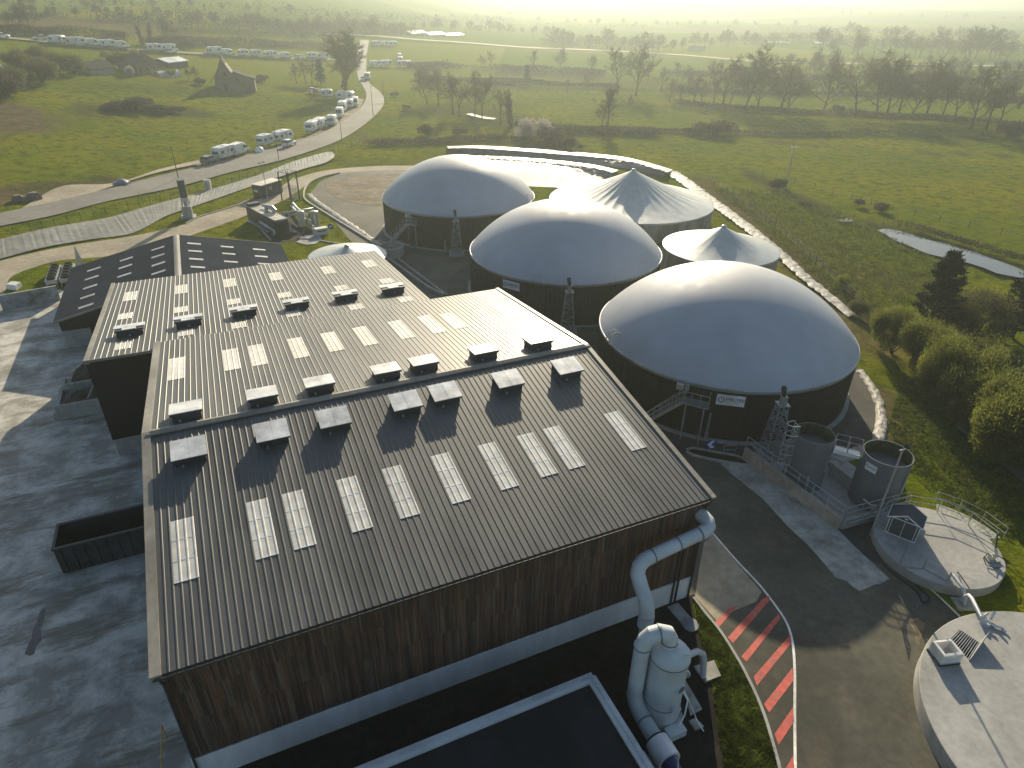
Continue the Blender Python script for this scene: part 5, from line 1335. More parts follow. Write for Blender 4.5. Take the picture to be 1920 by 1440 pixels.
mb = MB(Fq); mb.tube([(wq * .45, Lq * .45, hq), (wq * .6, Lq * .5, hq + .75), (wq * .8, Lq * .4, hq + .7), (wq * .9, Lq * .35, hq + .2)], .38, 12)
mb.tube([(wq * .75, Lq * .72, hq + .35), (wq * .95, Lq * .6, hq + .35), (wq * .95, Lq * .38, hq + .3)], .2, 10)
mb.build('silencer', M['galv'], cg, smooth=40)
MB(Fq).box(.1, wq - .1, Lq * .9, Lq - .05, hq - .05, hq + .35).build('roof_fan_box', M['dkmetal'], cg)
mb = MB(Fq); mb.tube([(-.35, .1, .3), (-.35, .1, .9), (-.2, Lq * .5, 1.0)], .22, 10); mb.tube([(wq + .35, .1, .2), (wq + .25, .3, hq - .6)], .15, 10); mb.tube([(wq + .4, -.3, .2), (wq + .9, -.6, .25)], .2, 10)
mb.build('pipework', M['galv'], cg, smooth=40)
mb = MB(Fq); mb.beam((-.5, Lq * .15, .35), (-.5, Lq * .9, .35), .5, .08); mb.beam((-.75, Lq * .15, .9), (-.75, Lq * .9, .9), .04)
mb.build('side_walkway', M['galv'], cg)
struct(MB().sheet([G(x, y, .02) for x, y in [(466, 409), (484, 399), (548, 403), (592, 440), (562, 452), (506, 456)]]), 'plant_floor', M['soil'])
kb = [(468, 411), (490, 432), (508, 452)]
kerb(kb, 'kerb', 'pale kerb left of the generator container', .25, .2, 10)
# pipework and vessels between container and kerb
gp = thing('gas_treatment_plant', 'cluster of vessels and pipes right of the generator container', 'gas plant', G(580, 420))
for x, y, r_, h in ((567, 424, .55, 2.3), (592, 424, .62, 2.3)):
    p = G(x, y); MB().lathe([(r_, 0), (r_, h), (r_ - .05, h + .05), (.02, h + .12)], (p.x, p.y), 24).build('vessel', M['cream'] if x < 580 else M['galv'], gp, smooth=40)
mb = MB(); rn = random.Random(4)
P5 = lambda x, y, z: G(x, y, z)
mb.tube([P5(529, 400, 2.2), P5(560, 396, 2.2), P5(586, 391, 2.2), P5(586, 391, .1)], .2, 10)
mb.build('cross_pipe', M['galv'], gp, smooth=40)
mb = MB(); mb.tube([P5(540, 404, 1.6), P5(556, 402, 1.6), P5(575, 407, 1.3), P5(577, 412, .2)], .14, 8); mb.build('low_pipe', M['galv'], gp, smooth=40)
mb = MB(); mb.tube([P5(549, 381, .2), P5(549, 381, 1.6), P5(556, 390, 1.5), P5(565, 397, 1.4), P5(575, 402, 1.4), P5(575, 408, .3)], .22, 10); mb.tube([P5(546, 386, .4), P5(556, 397, .6), P5(566, 410, .6)], .16, 8); mb.build('cooler_pipe', M['white'], gp, smooth=40)
for k in range(9):
    x, y = 574 + k * 1.8, 412 + k * 3.0
    mb = MB(); p = P5(x, y, 0); mb.tube([p, p + Vector((0, 0, .7 + .5 * rn.random())), p + Vector((rn.uniform(-.6, .6), rn.uniform(-.5, .5), .6 + .5 * rn.random()))], .1, 8); mb.box(p.x - .18, p.x + .18, p.y - .18, p.y + .18, .35, .7)
    mb.build('valve', M['galv'], gp, smooth=40)
A, Bq = G(594, 444), G(616, 440); F2, a2, w2 = frame_px(A, Bq)
cb = thing('equipment_cabinet', 'pale grey equipment cabinet at the edge of the lawn', 'cabinet', A, a2)
h2 = HT((A.x, A.y, 0), 431)
MB(F2).box(0, w2, 0, .9, .1, h2).build('body', M['ppwhite'], cb); MB(F2).box(-.05, w2 + .05, -.05, .95, h2, h2 + .07).build('lid', M['white'], cb)
MB(F2).box(.2, .9, -.02, -.0, h2 * .6, h2 * .75).box(w2 - .9, w2 - .2, -.02, .0, h2 * .6, h2 * .75).build('vent_grille', M['dkmetal'], cb)
pad('pale concrete pad with pallets on the lawn by the grey cabinet', [(556, 455), (572, 442), (598, 442), (604, 449), (592, 458), (575, 460)], .1)
p = G(575, 446, .12); mb = MB()
for k in range(6): mb.beam(p + Vector((-.9 + .32 * k, -.5, .1)), p + Vector((-.7 + .32 * k, .5, .1)), .16, .08)
for s_ in (-.45, .45): mb.beam(p + Vector((-1, s_, .04)), p + Vector((1, s_, .04)), .1, .07)
tag(mb.build('pallet', M['galv']), 'grey slatted pallet lying on the pale pad', 'pallet')
# four posted flare frame
fr_c = G(554, 385); ft = HT((fr_c.x, fr_c.y, 0), 330)
A, Bq = G(547, 379), G(561, 374); F3, a3, w3 = frame_px(A, Bq); s3 = 2.1
ff = thing('pipe_frame', 'tall open frame of four steel posts with a mesh cage at its foot', 'frame', A, a3)
mb = MB(F3)
for x in (0, s3):
    for y in (0, s3): mb.beam((x, y, 0), (x, y, ft), .16)
mb.build('posts', M['dkmetal'], ff)
mb = MB(F3)
for z in (ft, ):
    for q in (((0, 0), (s3, 0)), ((s3, 0), (s3, s3)), ((s3, s3), (0, s3)), ((0, s3), (0, 0)), ((0, 0), (s3, s3))): mb.beam((*q[0], z), (*q[1], z), .1)
mb.build('top_frame', M['galv'], ff)
mb = MB(F3)
for k in range(5):
    for q in (((0, 0), (s3, 0)), ((s3, 0), (s3, s3)), ((0, s3), (0, 0))): mb.beam((*q[0], .2 + k * .5), (*q[1], .2 + k * .5), .04)
for k in range(7):
    mb.beam((s3 * k / 6, -.02, 0), (s3 * k / 6, -.02, 2.2), .04); mb.beam((s3 + .02, s3 * k / 6, 0), (s3 + .02, s3 * k / 6, 2.2), .04)
mb.build('cage', M['galv'], ff)
MB(F3).tube([(s3 * .5, s3 * .5, ft), (s3 * .5, s3 * .5, ft - 1.2)], .22, 12).build('burner', M['dkmetal'], ff)
# dark container by the bank
A, Bq = G(476, 369.5), G(494, 372.5); F4, a4, w4 = frame_px(A, Bq); d4 = (G(512, 359) - Bq).length; h4 = HT((A.x, A.y, 0), 345)
ct = thing('plant_container', 'dark grey plant container with pale flat roof below the lined bank', 'container', A, a4)
w4 = max(2.2, w4); d4 = min(d4, 5.5)
MB(F4).box(0, w4, 0, d4, .05, h4 - .08).build('body', mat('container_grey', (.06, .065, .06), .6, var=.12), ct)
MB(F4).box(-.12, w4 + .12, -.12, d4 + .12, h4 - .08, h4).build('roof', M['cream'], ct)
MB(F4).box(.35, 1.2, -.03, 0, h4 * .42, h4 * .6).build('notice', M['white'], ct)
MB(F4).box(w4 - .55, w4 - .25, -.04, 0, h4 * .2, h4 * .5).build('red_panel', M['red'], ct)
MB(F4).box(w4, w4 + .03, d4 * .35, d4 * .5, h4 * .5, h4 * .75).build('vent', M['galv'], ct)
struct(MB().sheet([G(x, y, .024) for x, y in [(440, 385), (455, 377), (476, 370), (505, 366), (515, 362), (500, 366), (470, 379)]]), 'container_drive', M['asph'])
# flare chimney
cp_ = G(354, 407); ch = HT((cp_.x, cp_.y, 0), 337)
fl = thing('flare_stack', 'tall round flare stack on a pale square base below the road bank', 'flare stack', cp_, R(20))
F5 = WM[fl.name]; k_ = ch / 6.2
MB(F5).box(-1.1, 1.1, -1.1, 1.1, 0, .18).build('footing', M['conc'], fl)
MB(F5).box(-.7, .7, -.7, .7, .18, 1.9 * k_).build('base_housing', M['galv'], fl)
mb = MB(F5)
for x in (-.5, .5):
    for y in (-.5, .5): mb.beam((x, y, 1.9 * k_), (x, y, 2.9 * k_), .12)
mb.tube([(0, 0, 1.9 * k_), (0, 0, 2.95 * k_)], .3, 12); mb.build('legs', M['galv'], fl)
MB(F5).lathe([(.62, 2.8 * k_), (.62, 3.4 * k_), (.55, 3.4 * k_)], n=24) if False else None
mb = MB(F5); mb.tube([(0, 0, 2.85 * k_), (0, 0, 3.35 * k_)], .62, 20); mb.build('collar', M['cream'], fl, smooth=40)
mb = MB(F5); mb.tube([(0, 0, 3.35 * k_), (0, 0, ch)], .56, 24); mb.build('stack', mat('flare_grey', (.12, .12, .125), .5, .3, var=.1), fl, smooth=40)
cbx = GT(391, 355); hx = HT(cbx, 338)
ut = thing('utility_cabinet', 'pale tall cabinet standing in the roadside fence', 'cabinet', cbx, R(10)); F6 = WM[ut.name]
MB(F6).box(-.55, .55, -.4, .4, -.3, hx).build('body', M['cream'], ut); MB(F6).box(-.6, .6, -.45, .45, hx, hx + .08).build('top', M['conc'], ut)
# round and square blue signs
def road_sign(label, base, h, disc, face):
    t = thing('road_sign', label, 'sign', base, face); F = WM[t.name]
    MB(F).tube([(0, 0, 0), (0, 0, h)], .04, 8).build('post', M['galv'], t)
    if disc:
        MB(F).tube([(0, -.05, h - .1), (0, -.08, h - .1)], .42, 28).build('plate', M['blue'], t)
        mb = MB(F @ Matrix.Translation((0, -.085, h - .1)))
        mb.add([(-.25, 0, 0), (-.02, 0, .22), (-.02, 0, .09), (.24, 0, .09), (.24, 0, -.07), (-.02, 0, -.07), (-.02, 0, -.2)], [(0, 1, 2, 3, 4, 5, 6)]); mb.build('arrow', M['white'], t)
    else:
        MB(F).box(-.4, .4, -.08, -.05, h - .75, h + .1).build('plate', M['blue'], t)
        mb = MB(F @ Matrix.Translation((0, -.085, h - .32)))
        mb.add([(.3, 0, .36), (-.02, 0, .36), (-.33, 0, 0), (-.02, 0, -.36), (.3, 0, -.36), (0, 0, 0)], [(0, 1, 2, 5), (2, 3, 4, 5)]); mb.build('chevron', M['white'], t)
p = G(624, 453); road_sign('round blue arrow sign on a post at the edge of the lawn', p, HT(p, 423), True, R(-12))
p = G(1330, 847); road_sign('square blue chevron sign with white arrow beside the nearest dome', p, HT(p, 826), False, R(10))
pk = thing('planter_island', 'kerbed traffic island with hoop rail by the beige wall', 'traffic island', G(1350, 858))
ip = resample([G(x, y) for x, y in [(1287, 845), (1300, 842), (1345, 850), (1385, 858), (1405, 872), (1395, 873), (1350, 866), (1300, 855), (1287, 848)]], 40)
mb = MB()
for a, b in zip(ip, ip[1:]): mb.beam(a + Vector((0, 0, .08)), b + Vector((0, 0, .08)), .2, .16)
mb.build('kerb', M['apron'], pk); MB().sheet([q + Vector((0, 0, .06)) for q in ip[:-1]]).build('soil', M['soil'], pk)
mb = MB(); g0, g1 = G(1355, 852), G(1378, 852)
mb.tube([g0, g0 + Vector((0, 0, .9)), g1 + Vector((0, 0, .9)), g1], .03, 8); mb.tube([g0 + Vector((0, 0, .45)), g1 + Vector((0, 0, .45))], .025, 8)
mb.build('hoop_rail', M['galv'], pk)

# ------------------------------------------------------------------ fences and poles
def fence(label, pts, h, step, m, wires=3, r_=.04, lift=0.):
    L_ = sum((b - a).length for a, b in zip(pts, pts[1:])); n = min(98, max(3, int(L_ / step)))
    P_ = [Vector((p.x, p.y, float(terr(p.x, p.y)) - .15)) for p in resample(pts, n)]
    t = thing('wire_fence', label, 'fence', P_[n // 2])
    for p in P_: MB().beam(p, p + Vector((0, 0, h + .15)), r_ * 2).build('post', m, t)
    mb = MB()
    for k in range(wires):
        z = .15 + h * (k + 1) / wires * .98; mb.tube([p + Vector((0, 0, z)) for p in P_], .008, 3, False)
    mb.build('wires', M['galv'], t)
fence('dark post and wire fence along the road above the lined bank', px_line([(-30, 446), (60, 433), (200, 402), (333, 371), (433, 345), (533, 318), (640, 283), (690, 262)]), 1.25, 1.9, M['dkmetal'], 4, .026)
fence('thin wire fence right of the long white liner strip', px_line([(1330, 338), (1440, 420), (1500, 470), (1560, 525), (1625, 585)]), 1.2, 2.2, M['bark'], 3, .025)
fence('wire fence along the ditch in the right meadow', px_line([(1430, 330), (1530, 355), (1640, 385), (1760, 415), (1920, 448)]), 1.0, 3.5, M['bark'], 3, .026)
fence('faint stake fence across the middle meadow', px_line([(960, 172), (1050, 174), (1150, 178)]), 1.2, 3.0, M['bark'], 2, .05)
def pole(label, base_px, top_y, r_, m, cross=False, name='utility_pole', rot=0):
    b = GT(*base_px); h = HT(b, top_y); t = thing(name, label, 'pole', b, rot); F = WM[t.name]
    MB(F).tube([(0, 0, -.3), (0, 0, h)], [r_, r_ * .6], 10).build('shaft', m, t, smooth=40)
    if cross:
        MB(F).beam((-.6, 0, h - .25), (.9, 0, h - .1), .09).build('crossarm', M['galv'], t)
        mb = MB(F)
        for x in (-.5, .25, .8): mb.tube([(x, 0, h - .15), (x, 0, h + .18)], .05, 8)
        mb.build('insulators', M['white'], t)
    return t
polem = mat('concrete_pole', (.42, .38, .32), .8, var=.1)
pole('pale concrete power pole in the right meadow', (1473, 351), 275, .2, polem, True)
pole('dark slim street pole beside the flare stack', (335, 336), 273, .085, M['dkmetal'], name='street_pole')
pole('dark slim street pole beside the parked caravans', (523, 300), 237, .085, M['dkmetal'], name='street_pole')
pole('dark slim street pole at the inside of the road bend', (700, 220), 160, .085, M['dkmetal'], name='street_pole')
pole('slim street pole at the outside of the road bend', (641, 262), 215, .08, M['dkmetal'], name='street_pole')
pole('thin wooden pole beyond the road bend', (721, 192), 150, .08, M['bark'])

# ------------------------------------------------------------------ farm buildings
def house_frame(pa, pb):
    A, Bq = GT(*pa), GT(*pb); z = min(A.z, Bq.z) - .3; A.z = Bq.z = z
    return frame_px(A, Bq)
# stone barn: tall steep gable with a long swept roof to the right
F, a_, w_ = house_frame((405, 166), (432, 170))
A = F.translation; hb = HT(A, 108); W_ = 6.2; D_ = 7.5
bn_ = thing('stone_barn', 'old stone barn with steep sagging slate roof in the left meadow', 'barn', A, a_ + R(12)); F = WM[bn_.name]
MB(F).extrude_y([(0, -.5), (W_, -.5), (W_, 4.4), (W_ / 2, hb - .4), (0, 3.8)], 0, D_).build('wall', M['stone'], bn_)
mb = MB(F); ns = 10
for s_ in (0, 1):
    prof = [(W_ / 2, hb), (W_ / 2 + (-1, 1)[s_] * 1.5, hb - 3.2), (W_ / 2 + (-1, 1)[s_] * 3.0, hb - 5.4), (W_ / 2 + (-1, 1)[s_] * (4.7), max(2.6, hb - 7.4))]
    for (x0, z0), (x1, z1) in zip(prof, prof[1:]):
        mb.add([(x0, -.5, z0), (x1, -.5, z1), (x1, D_ + .3, z1), (x0, D_ + .3, z0), (x0, -.5, z0 - .2), (x1, -.5, z1 - .2), (x1, D_ + .3, z1 - .2), (x0, D_ + .3, z0 - .2)], [(0, 1, 2, 3), (7, 6, 5, 4), (0, 4, 5, 1), (1, 5, 6, 2), (2, 6, 7, 3), (3, 7, 4, 0)])
rf_ = mb.build('roof', M['slate'], bn_)
MB(F).box(W_ / 2 - .35, W_ / 2 + .35, .2, .9, hb - .3, hb + .7).build('chimney', M['stone'], rf_)
MB(F).extrude_y([(W_, -.5), (W_ + 6, -.5), (W_ + 6, 3.2), (W_, 5.2)], .8, D_ - .5).build('side_wing', M['stone'], bn_)
mb = MB(F); mb.extrude_y([(W_ - .2, 5.9), (W_ + 3.2, 4.6), (W_ + 6.5, 3.6), (W_ + 6.5, 3.35), (W_ + 3.2, 4.35), (W_ - .2, 5.6)], .4, D_ - .1); mb.build('wing_roof', M['slate'], bn_)
MB(F).box(W_ * .6, W_ * 1.5, -1.5, .7, -.5, 2.3).extrude_y([(W_ * .55, 2.3), (W_ * 1.55, 2.3), (W_ * 1.55, 2.45), (W_ * .55, 2.45)], -1.7, .75).build('lean_to', M['stone'], bn_)
MB(F).box(2.4, 4.2, -.06, 0, -.3, 2.4).build('door', M['black'], bn_)
MB(F).box(3.1, 3.9, -.06, 0, 4.6, 5.6).build('window', M['black'], bn_)
def house(name, label, cat, pa, pb, top_y, depth, wallm, roofm, eave=.6, ridge_x=True, wins=0, chim=False):
    F, a_, w_ = house_frame(pa, pb); A = F.translation; h = HT(A, top_y); t = thing(name, label, cat, A, a_); F = WM[t.name]; e = h * eave
    MB(F).box(0, w_, 0, depth, -.5, e).build('wall', wallm, t)
    mb = MB(F)
    if ridge_x:
        mb.extrude_x([(-.4, e - .1), (depth / 2, h), (depth + .4, e - .1), (depth + .4, e - .3), (depth / 2, h - .2), (-.4, e - .3)], -.3, w_ + .3)
        MB(F).extrude_x([(0, e), (depth, e), (depth / 2, h - .25)], 0, w_).build('gable', wallm, t)
    else:
        mb.extrude_y([(-.4, e - .1), (w_ / 2, h), (w_ + .4, e - .1), (w_ + .4, e - .3), (w_ / 2, h - .2), (-.4, e - .3)], -.3, depth + .3)
        MB(F).extrude_y([(0, e), (w_, e), (w_ / 2, h - .25)], 0, depth).build('gable', wallm, t)
    r_ = mb.build('roof', roofm, t)
    if chim: MB(F).box(w_ * .8, w_ * .8 + .7, depth / 2 - .4, depth / 2 + .4, h - .6, h + .9).build('chimney', M['stone'], r_)
    for k in range(wins): x = w_ * (k + .5) / wins; MB(F).box(x - .4, x + .4, -.05, 0, e * .35, e * .35 + 1.1).build('window', M['glass'], t)
    return t
house('farmhouse', 'tall brown roofed farmhouse among the trees in the left meadow', 'house', (258, 140), (298, 137), 103, 7, M['stone'], M['tile'], .58, False, 3, True)
house('farm_shed', 'long low slate roofed shed left of the farmhouse', 'shed', (172, 139), (216, 138), 117, 7, M['conc'], M['slate'], .55, True, 0)
house('farm_shed', 'white roofed open shed right of the farmhouse', 'shed', (317, 127), (354, 126), 110, 8, M['dkmetal'], M['white'], .7, True, 0)
house('farm_shed', 'blue grey roofed shed cut by the left edge of the picture', 'shed', (-45, 150), (20, 148), 119, 10, M['stone'], M['galv'], .55, True, 0)
F, a_, w_ = house_frame((301, 143), (342, 143)); tn = thing('poly_tunnel', 'small pale arched tunnel in front of the farm sheds', 'tunnel', F.translation, a_); F = WM[tn.name]
MB(F).extrude_x([(2 + 2 * math.cos(R(15 * k)), 2.2 * math.sin(R(15 * k))) for k in range(13)], 0, w_).build('cover', M['galv'], tn, smooth=40)
mb = MB(F)
for k in range(5): mb.tube([(w_ * k / 4, 2 + 2.03 * math.cos(R(15 * i)), 2.23 * math.sin(R(15 * i))) for i in range(13)], .05, 5)
mb.build('hoops', M['white'], tn)
for i, (pa, pb, ty, m, lab) in enumerate((((772, 66), (800, 67), 58, M['white'], 'long white roofed shed in the haze beyond the far road'), ((806, 68), (836, 69), 61, M['galv'], 'grey roofed shed next to the white one in the haze'),
                                  ((838, 68), (870, 69), 63, M['white'], 'small white roofed shed near parked lorries in the haze'), ((1186, 86), (1242, 88), 76, M['slate'], 'wide dark roofed farm hall in the haze behind the tall twin trees'), ((1290, 96), (1318, 97), 86, M['slate'], 'dark barn in the haze right of the farm hall'),
                                  ((1440, 82), (1480, 83), 77, M['white'], 'pale long greenhouse in the haze'), ((1532, 84), (1565, 84), 79, M['white'], 'second pale greenhouse farther right in the haze'))):
    house('far_shed', lab, 'shed', pa, pb, ty, 9, M['conc'], m, .6, True, 0)

# ------------------------------------------------------------------ vehicles
def loop_body(mb, secs):
    """bridge equal rings of points, capped"""
    n = len(secs[0]); vs = [p for s_ in secs for p in s_]; fs = []
    for i in range(len(secs) - 1):
        for k in range(n): k2 = (k + 1) % n; fs.append((i * n + k, i * n + k2, (i + 1) * n + k2, (i + 1) * n + k))
    fs.append(tuple(range(n - 1, -1, -1))); fs.append(tuple((len(secs) - 1) * n + k for k in range(n)))
    return mb.add(vs, fs)
def ring(prof, y, ins, dz=0):
    cx = sum(p[0] for p in prof) / len(prof); cz_ = sum(p[1] for p in prof) / len(prof)
    return [(p[0] - math.copysign(min(ins, abs(p[0] - cx)), p[0] - cx), y, p[1] - math.copysign(min(ins, abs(p[1] - cz_)), p[1] - cz_)) for p in prof]
def body_from_profile(mb, prof, W_, ins=.12):
    """side profile (x, z) made solid across the width with softened edges"""
    return loop_body(mb, [ring(prof, -W_ / 2, ins), ring(prof, -W_ / 2 + ins * .4, ins * .25), ring(prof, -W_ / 2 + ins, 0), ring(prof, W_ / 2 - ins, 0), ring(prof, W_ / 2 - ins * .4, ins * .25), ring(prof, W_ / 2, ins)])
def wheels(t, xs, W_, r_=.33):
    for x in xs:
        for s_ in (-1, 1):
            o = MB().tube([(x, s_ * (W_ / 2 - .18), r_), (x, s_ * (W_ / 2 + .02), r_)], r_, 18).build('wheel', M['black'], t, smooth=40)
            MB().tube([(x, s_ * (W_ / 2 + .021), r_), (x, s_ * (W_ / 2 + .03), r_)], r_ * .6, 14).build('rim', M['galv'], o)
lamp_r = mat('tail_lamp', (.35, .02, .015), .3); lamp_w = mat('head_lamp', (.7, .7, .66), .15)
vcap = {}
def mk_caravan(L_=5.6, m=None):
    t = thing('caravan', 'x', 'caravan'); W_, H_ = 2.25, 2.55; l = L_ / 2
    prof = [(-l + .1, .45), (l - .25, .45), (l - .02, .95), (l, 1.3), (l - .28, 2.15), (l - .75, H_ - .06), (l - 1.1, H_), (-l + .75, H_), (-l + .3, H_ - .1), (-l + .03, 2.1), (-l, 1.0)]
    body_from_profile(MB(), prof, W_, .1).build('body', m or M['white'], t, smooth=30)
    for s_ in (-1, 1):
        y = s_ * (W_ / 2 + .012)
        for xa, xb in ((-l + .5, -l + 1.5), (l - 1.9, l - .7)): MB().box(xa, xb, min(y, y - .04 * s_), max(y, y - .04 * s_), 1.25, 1.85).build('window', M['glass'], t)
        MB().box(-l + .2, l - .4, min(y, y - .03 * s_), max(y, y - .03 * s_), .95, 1.02).build('stripe', M['seam'], t)
    d_ = MB().box(-.2, .45, -W_ / 2 - .02, -W_ / 2 + .02, .5, 2.25).build('door', M['cream'], t); MB().box(-.05, .3, -W_ / 2 - .032, -W_ / 2 - .021, 1.4, 1.95).build('door_window', M['glass'], d_)
    MB().box(-l - .012, -l + .06, -.75, .75, 1.25, 1.8).build('rear_window', M['glass'], t)
    MB().add([(l - .02, -.8, 1.34), (l - .02, .8, 1.34), (l - .24, .8, 2.0), (l - .24, -.8, 2.0), (l + .03, -.8, 1.34), (l + .03, .8, 1.34), (l - .19, .8, 2.02), (l - .19, -.8, 2.02)], [(0, 1, 2, 3), (7, 6, 5, 4), (0, 4, 5, 1), (1, 5, 6, 2), (2, 6, 7, 3), (3, 7, 4, 0)]).build('front_window', M['glass'], t)
    MB().box(-.4, .3, -.35, .35, H_ - .01, H_ + .1).build('roof_light', M['ppwhite'], t)
    for s_ in (-1, 1): MB().box(-l - .03, -l + .02, s_ * .9 - .12, s_ * .9 + .12, .7, .9).build('tail_lamp', lamp_r, t)
    MB().beam((l - .3, -.6, .45), (l + 1.1, 0, .45), .08).beam((l - .3, .6, .45), (l + 1.1, 0, .45), .08).tube([(l + 1.0, 0, .45), (l + 1.0, 0, 0)], .05, 8).build('drawbar', M['dkmetal'], t)
    wheels(t, [-.35], W_, .32); MB().box(-l + .2, l - .3, -W_ / 2 + .2, W_ / 2 - .2, .3, .46).build('chassis', M['black'], t)
    return t
def mk_van(L_=5.6, H_=2.5, camper=False):
    t = thing('motorhome' if camper else 'van', 'x', 'motorhome' if camper else 'van'); W_ = 2.1 if camper else 1.95; l = L_ / 2
    if camper: prof = [(-l, .45), (l - .1, .45), (l, .75), (l - .1, 1.05), (l - .85, 1.25), (l - 1.45, 1.95), (l - 1.0, 2.05), (l - .9, 2.4), (l - 1.4, H_ + .3), (-l + .3, H_ + .3), (-l, H_ + .1)]
    else: prof = [(-l, .4), (l - .1, .4), (l, .7), (l - .08, 1.05), (l - .95, 1.25), (l - 1.65, 2.2), (l - 2.1, H_), (-l + .2, H_), (-l, H_ - .2)]
    body_from_profile(MB(), prof, W_, .1).build('body', M['white'], t, smooth=30)
    x0, z0, x1, z1 = (l - .9, 1.3, l - 1.42, 1.9) if camper else (l - 1.0, 1.34, l - 1.58, 2.1)
    MB().add([(x0, -W_ / 2 + .18, z0), (x0, W_ / 2 - .18, z0), (x1, W_ / 2 - .22, z1), (x1, -W_ / 2 + .22, z1), (x0 + .06, -W_ / 2 + .18, z0 + .03), (x0 + .06, W_ / 2 - .18, z0 + .03), (x1 + .06, W_ / 2 - .22, z1 + .03), (x1 + .06, -W_ / 2 + .22, z1 + .03)],
             [(0, 1, 2, 3), (7, 6, 5, 4), (0, 4, 5, 1), (1, 5, 6, 2), (2, 6, 7, 3), (3, 7, 4, 0)]).build('windscreen', M['glass'], t)
    for s_ in (-1, 1):
        y = s_ * (W_ / 2 + .01)
        MB().add([(x, yy, z) for yy in (y - .03 * s_, y) for x, z in ((l - 1.3, 1.32), (l - 1.75, 2.0), (l - 2.4, 2.0), (l - 2.4, 1.32))], [(0, 1, 2, 3), (7, 6, 5, 4), (0, 4, 5, 1), (1, 5, 6, 2), (2, 6, 7, 3), (3, 7, 4, 0)]).build('side_window', M['glass'], t)
        if camper: MB().box(-l + .6, -l + 1.7, min(y, y - .03 * s_), max(y, y - .03 * s_), 1.4, 2.0).build('window', M['glass'], t)
        MB().box(l - .13, l + .01, s_ * .72 - .18, s_ * .72 + .18, .75, .98).build('headlight', lamp_w, t)
        MB().box(-l - .02, -l + .03, s_ * .85 - .07, s_ * .85 + .07, .8, 1.3).build('tail_lamp', lamp_r, t)
        MB().box(l - 1.5, l - 1.32, min(y, y + .2 * s_), max(y, y + .2 * s_), 1.35, 1.65).build('mirror', M['black'], t)
    MB().box(-l + .1, l - .1, -W_ / 2 + .1, W_ / 2 - .1, .25, .41).build('underbody', M['black'], t)
    if camper: MB().box(-.6, .3, -.4, .4, H_ + .29, H_ + .4).build('roof_light', M['ppwhite'], t)
    else: MB().box(-.35, .35, -W_ / 2 - .02, -W_ / 2 + .02, .6, 2.1).build('sliding_door', M['ppwhite'], t)
    wheels(t, [-l + 1.0, l - .85], W_, .34); return t
def mk_car(m):
    t = thing('car', 'x', 'car'); W_, l = 1.75, 2.1
    body_from_profile(MB(), [(-l, .35), (l - .05, .35), (l, .6), (l - .1, .8), (l - 1.1, .95), (-l + .05, 1.0), (-l - .03, .7)], W_, .1).build('body', m, t, smooth=30)
    body_from_profile(MB(), [(-l + .1, .98), (l - 1.2, .94), (l - 1.85, 1.46), (-l + .45, 1.5)], W_ - .2, .12).build('cabin_glass', M['glass'], t, smooth=30)
    body_from_profile(MB(), [(l - 1.85, 1.44), (l - 1.95, 1.52), (-l + .5, 1.54), (-l + .4, 1.46)], W_ - .36, .05).build('roof', m, t, smooth=30)
    for s_ in (-1, 1):
        MB().box(l - .12, l + .01, s_ * .62 - .17, s_ * .62 + .17, .6, .77).build('headlight', lamp_w, t); MB().box(-l - .04, -l + .02, s_ * .68 - .1, s_ * .68 + .1, .72, .95).build('tail_lamp', lamp_r, t)
        for x in (l - 1.95, -.55): MB().beam((x, s_ * (W_ / 2 - .12), .97), (x + (-.25 if x > 0 else -.02), s_ * (W_ / 2 - .21), 1.48), .07).build('pillar', m, t)
    wheels(t, [-l + .75, l - .75], W_, .31); return t
protos = {'c': mk_caravan(5.6), 's': mk_caravan(4.3), 'l': mk_caravan(7.0), 'v': mk_van(), 'm': mk_van(6.6, 2.5, True), 'w': mk_car(M['white']), 'g': mk_car(M['grey_car'])}
used = set()
